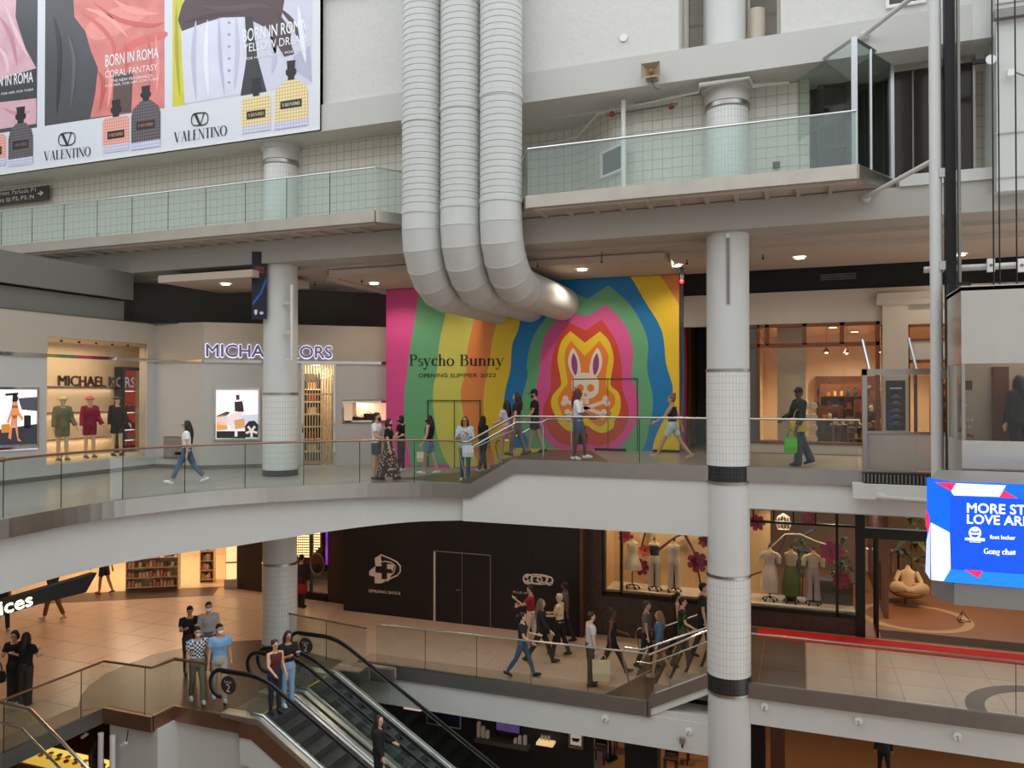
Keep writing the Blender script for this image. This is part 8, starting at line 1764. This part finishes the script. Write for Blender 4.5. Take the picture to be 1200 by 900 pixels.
f_(at(788, 538, V0), R_(172), 1.66, 'f', ((.52, .08), (-.48, .2)), ((.55, .1, .5), (-.5, .1, .3)), hair=('bun', (120, 84, 56)), top=((42, 30, 32), 'none'), crop=True, bottom=((196, 206, 206), 'shorts'), shoe=(196, 160, 130), label='striding woman in crop top and pale shorts left of the white column', skin='tan')
f_(at(937, 546, V0), R_(205), 1.74, 'm', ((.12, .05), (-.3, .15)), ((.15, .12, .3), (.3, .15, .8, .3)), hair=('short', BK), hat=('cap', (30, 30, 30)), top=((170, 60, 50), 'short'), jacket=((36, 46, 44), 'long'), bottom=((54, 66, 78), 'wide'), shoe=(28, 34, 60), label='man in dark jacket with yellow satchel outside the gift shop', skin='dark', headturn=.6)
f_((*pY(1195, 500, 14.9)[:2], .3), R_(120), 1.62, 'f', ST, HANG, hair=('long', BK), top=((24, 24, 28), 'long'), jacket=((26, 27, 32), 'long'), bottom=((30, 30, 34), 'long'), shoe=BK, label='person in black jacket standing inside the elevator car', skin='light')
# --- lower level
D = Z2L + .003
f_(at(17, 825, D), R_(-60), 1.66, 'f', ST, PH2, hair=('bob', BK), top=((26, 24, 26), 'short'), bottom=((42, 40, 42), 'wide'), shoe=(200, 196, 196), label='person in black looking at a phone at the far left', skin='light', headnod=.4)
f_(at(30, 828, D), R_(100), 1.66, 'm', ST, ((.5, .1, 1.2, .6), (.4, .1, 1.0, .6)), hair=('long', BK), top=((20, 20, 22), 'short'), bottom=((60, 52, 48), 'wide'), shoe=(190, 186, 186), label='person in black seen from behind, close against the phone reader', skin='light')
f_(at(62, 727, D), R_(185), 1.72, 'm', ((.35, .1), (-.35, .2)), WA1, top=((60, 50, 44), 'long'), bottom=((120, 74, 46), 'crop'), shoe=(220, 200, 190), label='walker in brown cropped trousers under the black bridge sign', skin='tan')
f_(at(122, 696, D), R_(185), 1.72, 'm', ((.2, .1), (-.25, .2)), WA2, top=((40, 40, 46), 'short'), bottom=((52, 50, 56), 'shorts'), shoe=(150, 110, 90), label='walker in dark shorts in front of the cosmetics shop', skin='tan')
f_(at(3, 739, D), R_(-20), 1.7, 'm', WS, WA1, top=((30, 30, 32), 'short'), bottom=((40, 40, 44), 'long'), shoe=(200, 190, 186), label='dark trousered walker cut by the left picture edge', skin='tan')
f_(at(222, 790, D), R_(-40), 1.7, 'm', ST, PH2, hair=('short', BK), top=((26, 22, 24), 'short'), bottom=((66, 46, 40), 'long'), shoe=(40, 30, 28), label='man in black tee holding a phone behind the plaid shirt', skin='tan', headnod=.35)
f_(at(244, 790, D), R_(-45), 1.8, 'm', ST, HANG, hair=('short', BK), top=((170, 160, 156), 'long'), bottom=((96, 84, 78), 'long'), shoe=(60, 50, 46), mask=(226, 226, 230), label='tall man in grey long sleeved shirt and white mask', skin='tan')
f_(at(231, 823, D), R_(-35), 1.72, 'm', WS, HANG, hair=('short', BK), top=((214, 214, 220), 'short'), toppat=('plaid', (40, 44, 60)), bottom=((124, 112, 92), 'long'), shoe=(226, 226, 230), mask=(190, 200, 214), label='man in checked shirt with crossbody strap and mask', skin='tan')
f_(at(257, 821, D), R_(-40), 1.76, 'm', WS, HANG, hair=('short', BK), top=((128, 168, 206), 'short'), bottom=((178, 166, 152), 'long'), shoe=(206, 200, 196), mask=(224, 226, 230), label='man in light blue shirt and white mask walking to the escalator', skin='tan', headturn=.3)
p = pZ(322, 836, Z2L); f_((p.x, p.y, Z2L + .013), R_(-30), 1.6, 'f', ST, ((.1, .1, .4), (.3, .1, .8, .3)), hair=('pony', (50, 30, 24)), top=((86, 36, 34), 'none'), crop=True, bottom=((34, 38, 58), 'tight'), shoe=(40, 40, 44), label='woman in burgundy crop top at the head of the near escalator', skin='light', headnod=.25)
p = pZ(337, 828, Z2L); f_((p.x, p.y, Z2L + .013), R_(-30), 1.68, 'f', ST, PH2, hair=('vlong', BK), top=((22, 20, 22), 'short'), bottom=((136, 168, 196), 'long'), shoe=(236, 236, 236), label='long haired woman in black top and pale jeans stepping on the near escalator', skin='mid', headnod=.3)
ex = -7.35; f_((-8.42, 14.37, Z2L - 1.395), R_(20), 1.64, 'f', ST, ((.3, .1, 1.0, .4), (.1, .1, .3)), hair=('vlong', BK), top=((196, 180, 176), 'short'), jacket=((20, 20, 22), 'long'), bottom=((24, 24, 26), 'long'), shoe=BK, label='woman in black blazer riding down the near escalator', skin='light', headturn=-.6)
f_(at(612, 793, D), R_(8), 1.64, 'f', ((.4, .05), (-.38, .25)), ((.4, .1, 1.0), (.3, .1, .8)), hair=('pony', BK), top=((40, 32, 34), 'short'), bottom=((66, 92, 128), 'tight'), shoe=(26, 24, 26), label='woman in blue jeans and dark top walking along the lower railing', skin='light', headturn=.2)
f_(at(634, 777, D), R_(8), 1.72, 'f', ((.4, .05), (-.4, .2)), WA1, hair=('vlong', (112, 92, 68)), top=((30, 28, 32), 'long'), bottom=((28, 26, 28), 'long'), shoe=(30, 28, 30), label='long fair haired woman in black beyond the blue jeans', skin='light')
f_(at(656, 768, D), R_(175), 1.66, 'f', WS, ((.3, .1, 1.1, .3), (.3, .1, 1.2, .3)), hair=('short', (196, 180, 160)), top=((214, 196, 160), 'short'), toppat=('flower', (176, 140, 100)), bottom=((26, 22, 24), 'long'), shoe=(28, 26, 28), label='grey haired woman in cream blouse holding a cup', skin='light')
f_(at(622, 757, D), R_(190), 1.68, 'f', WS, ((.8, .1, 1.4, .2), (.4, .1, 1.0, .3)), hair=('bun', DH), top=((150, 34, 36), 'short'), bottom=((206, 186, 170), 'wide'), shoe=(160, 120, 100), label='woman in red top and pale trousers before the black hoarding', skin='light')
f_(at(662, 753, D), R_(185), 1.72, 'm', WS, WA1, hair=('short', BK), top=((92, 84, 82), 'short'), bottom=((36, 30, 32), 'long'), shoe=BK, label='man in grey tee with backpack before the black hoarding', skin='dark')
f_(at(692, 803, D), R_(30), 1.76, 'm', ST, HANG, hair=('short', DH), top=((188, 184, 180), 'short'), bottom=((74, 70, 58), 'long'), shoe=(28, 28, 28), label='man in grey tee and olive trousers carrying a paper shopping bag', skin='light')
f_(at(717, 790, D), R_(12), 1.68, 'f', ((.48, .05), (-.4, .25)), ((.3, .15, .9), (-.2, .15, .3)), hair=('bun', BK), top=((28, 26, 28), 'none'), bottom=((26, 26, 30), 'long'), shoe=(60, 66, 76), label='woman in black striding towards the pale stair', skin='dark')
def stz(x): return Z2L + .18 * max(0, min(4, int((x + 3.3) / .36) + 1)) if x > -3.3 else Z2L
f_((-3.75, 19.9, Z2L + .006), R_(5), 1.72, 'm', WS, HANG, hair=('short', (70, 60, 54)), top=((104, 100, 96), 'short'), bottom=((40, 36, 36), 'long'), shoe=(40, 36, 36), label='man in grey shirt at the foot of the pale stair', skin='light')
f_((-3.05, 20.6, stz(-3.05) + .003), R_(5), 1.66, 'f', WS, HANG, hair=('pony', DH), top=((30, 26, 28), 'none'), bottom=((30, 28, 30), 'long'), shoe=BK, label='woman with ponytail in black tank top on the pale stair', skin='light')
f_((-2.75, 19.3, stz(-2.75) + .003), R_(8), 1.70, 'm', WS, ((.1, .1, .2), (.3, .1, .8)), hair=('short', DH), top=((22, 22, 22), 'short'), toppat=('flower', (70, 110, 40)), bottom=((80, 72, 62), 'long'), shoe=(40, 36, 34), label='man in black tee with green print climbing the pale stair', skin='light')
f_((-2.3, 19.7, stz(-2.3) + .003), R_(5), 1.82, 'm', WS, HANG, hair=('short', BK), top=((34, 36, 42), 'short'), bottom=((30, 32, 36), 'long'), shoe=BK, label='tall man in dark navy tee highest on the pale stair', skin='light')
f_((-3.35 + .1, 18.95, stz(-3.25) + .003), R_(190), 1.6, 'f', ((.3, .2), (-.3, .2)), HANG, hair=('long', (120, 90, 66)), top=((70, 96, 126), 'long'), bottom=((80, 66, 56), 'shorts'), shoe=(150, 130, 120), label='person in denim jacket coming down behind the near stair rail', skin='tan')
f_(at(353, 712, D), R_(90), 1.74, 'm', ST, HANG, hair=('short', BK), top=((44, 30, 32), 'long'), bottom=((60, 40, 36), 'long'), shoe=BK, label='person in dark clothes half hidden behind the left column', skin='tan')
# ground level
f_((*pZ(1036, 915, Z1)[:2], Z1), R_(100), 1.72, 'm', WS, HANG, top=((36, 34, 36), 'long'), bottom=((24, 22, 24), 'tight'), shoe=BK, label='walker in black trousers on the ground level at right', skin='tan')
f_((*pZ(112, 940, Z1)[:2], Z1), R_(100), 1.7, 'f', ST, HANG, hair=('long', BK), top=((24, 22, 24), 'long'), bottom=((30, 28, 30), 'long'), shoe=BK, label='dark haired person at the lit food counter', skin='tan')
# --- bags
def hp_(i, lab): 
    for o in bpy.data.objects:
        if o.get('label') == lab: return HX[o.name][i]
bag('tote_bag', 'white drawstring bag held by the woman all in black', hp_(0, 'woman all in black facing the floral skirt, with white bag'), (226, 230, 232), .26, .32, .1, .2, .15)
bag('tote_bag', 'cream tote bag on the arm of the woman in denim shorts', hp_(0, 'long haired woman in black tank top and denim shorts facing left'), (226, 206, 176), .2, .28, .1, .2, .15)
bag('tote_bag', 'white plastic bag beside the pale plaid overshirt', hp_(1, 'woman in pale plaid overshirt and jeans at the foot of the short stair') + Vector((.25, 0, -.1)), (232, 232, 232), .3, .28, .12, .3, .2)
bag('tote_bag', 'bright green bag carried outside the gift shop', hp_(0, 'man in dark jacket with yellow satchel outside the gift shop') + Vector((-.12, -.05, 0)), (96, 190, 60), .26, .34, .1, .3, .18)
bag('satchel', 'mustard yellow satchel across the man in the dark jacket', Vector(at(937, 546, V0)) + Vector((-.02, -.2, 1.28)), (206, 168, 70), .36, .3, .08, .35, .2)
bag('shopping_bag', 'large cream paper shopping bag by the olive trousers', hp_(1, 'man in grey tee and olive trousers carrying a paper shopping bag') + Vector((.12, -.05, .06)), (222, 196, 160), .42, .48, .14, .3, .16)
bag('shoulder_bag', 'black shoulder bag at the hip of the red haired woman', hp_(0, 'woman with red hair, white top and denim shorts before the emblem') + Vector((-.35, .12, -.1)), (26, 24, 24), .24, .26, .1, .2, .3)
bag('shoulder_bag', 'black bag hanging beside the embracing figure at far left', hp_(0, 'person in black looking at a phone at the far left') + Vector((-.25, -.1, -.2)), (24, 22, 24), .26, .24, .1, .2, .2)
bag('tote_bag', 'red and white bag behind the left column', Vector((*pZ(352, 712, D)[:2], Z2L + 1.0)) + Vector((.15, -.1, 0)), (150, 34, 40), .3, .3, .12, .2, .18)
def cup_(lab, who, i, c):
    p = hp_(i, who); tag(MB().lathe(p.x, p.y, [(.03, p.z - .04), (.04, p.z + .07), (.042, p.z + .075)], 10).build('drink_cup', PM(c), smooth=True), lab, 'cup')
cup_('white paper cup held by the grey haired woman', 'grey haired woman in cream blouse holding a cup', 0, (232, 228, 222))
cup_('pale cup held by the woman in the red top', 'woman in red top and pale trousers before the black hoarding', 1, (226, 214, 200))
def phone(lab, who, i):
    p = hp_(i, who); t = thing('phone', lab, 'phone', p); MB().box(p.x - .035, p.x + .035, p.y - .06, p.y + .06, p.z, p.z + .01).build('case', 'black_metal', t); MB().box(p.x - .03, p.x + .03, p.y - .055, p.y + .055, p.z + .01, p.z + .012).build('screen', M('phone_screen', (150, 170, 200), emit=.4), t)
phone('phone in the hands of the pale jeans woman', 'long haired woman in black top and pale jeans stepping on the near escalator', 0); phone('phone held by the man in black tee behind the plaid shirt', 'man in black tee holding a phone behind the plaid shirt', 0); phone('phone held by the person in black at far left', 'person in black looking at a phone at the far left', 0)
p = hp_(1, 'woman in white tee and blue jeans walking past the shop corner hatch'); t = thing('hand_camera', 'small black camera in the hand of the woman in white tee', 'camera', p); MB().box(p.x - .06, p.x + .06, p.y - .03, p.y + .03, p.z - .04, p.z + .04).build('body', 'black_metal', t); MB().tube([p, p + Vector((-.04, -.08, 0))], .03, 10).build('lens', 'black_metal', t)
# --- jacket mannequins in the left shop window
mq = M('mannequin_cream', (226, 206, 178), .5)
pm_ = Pl((AX - .75, 6), (AX - .75, 18.3))
for (x_, c, hc_, l) in ((73, (132, 132, 110), (216, 200, 160), 'mannequin in sage green jacket and straw hat in the left shop window'), (105, (146, 44, 70), (206, 96, 110), 'mannequin in burgundy jacket and pink hat in the left shop window'), (137, (34, 34, 32), (62, 60, 50), 'mannequin in black jacket and dark hat in the left shop window')):
    p = pm_.pt(pm_.at(x_, 530)[0], Wz0)
    figure(p, R_(-15), 1.78, 'f', ((.06, 0), (-.06, .02)), ((.1, .2, .5), (.1, .2, .3)), hair=None, hat=('brim', hc_), top=(c, 'long'), jacket=(c, 'long'), bottom=(c, 'shorts'), shoe=tuple(int(v * .7 + 40) for v in c), label=l, name='mannequin', cat='mannequin', fill=mq, group='jacket mannequins in the shop window')
# bake the remeshed bodies
bpy.context.view_layer.update()
dg = bpy.context.evaluated_depsgraph_get()
done = [(o, bpy.data.meshes.new_from_object(o.evaluated_get(dg))) for o in BAKE]
for o, me in done:
    o.modifiers.clear(); old = o.data; mats = list(old.materials); o.data = me
    me.materials.clear()
    for m in mats: me.materials.append(m)
    me.polygons.foreach_set('use_smooth', [True] * len(me.polygons)); bpy.data.meshes.remove(old)
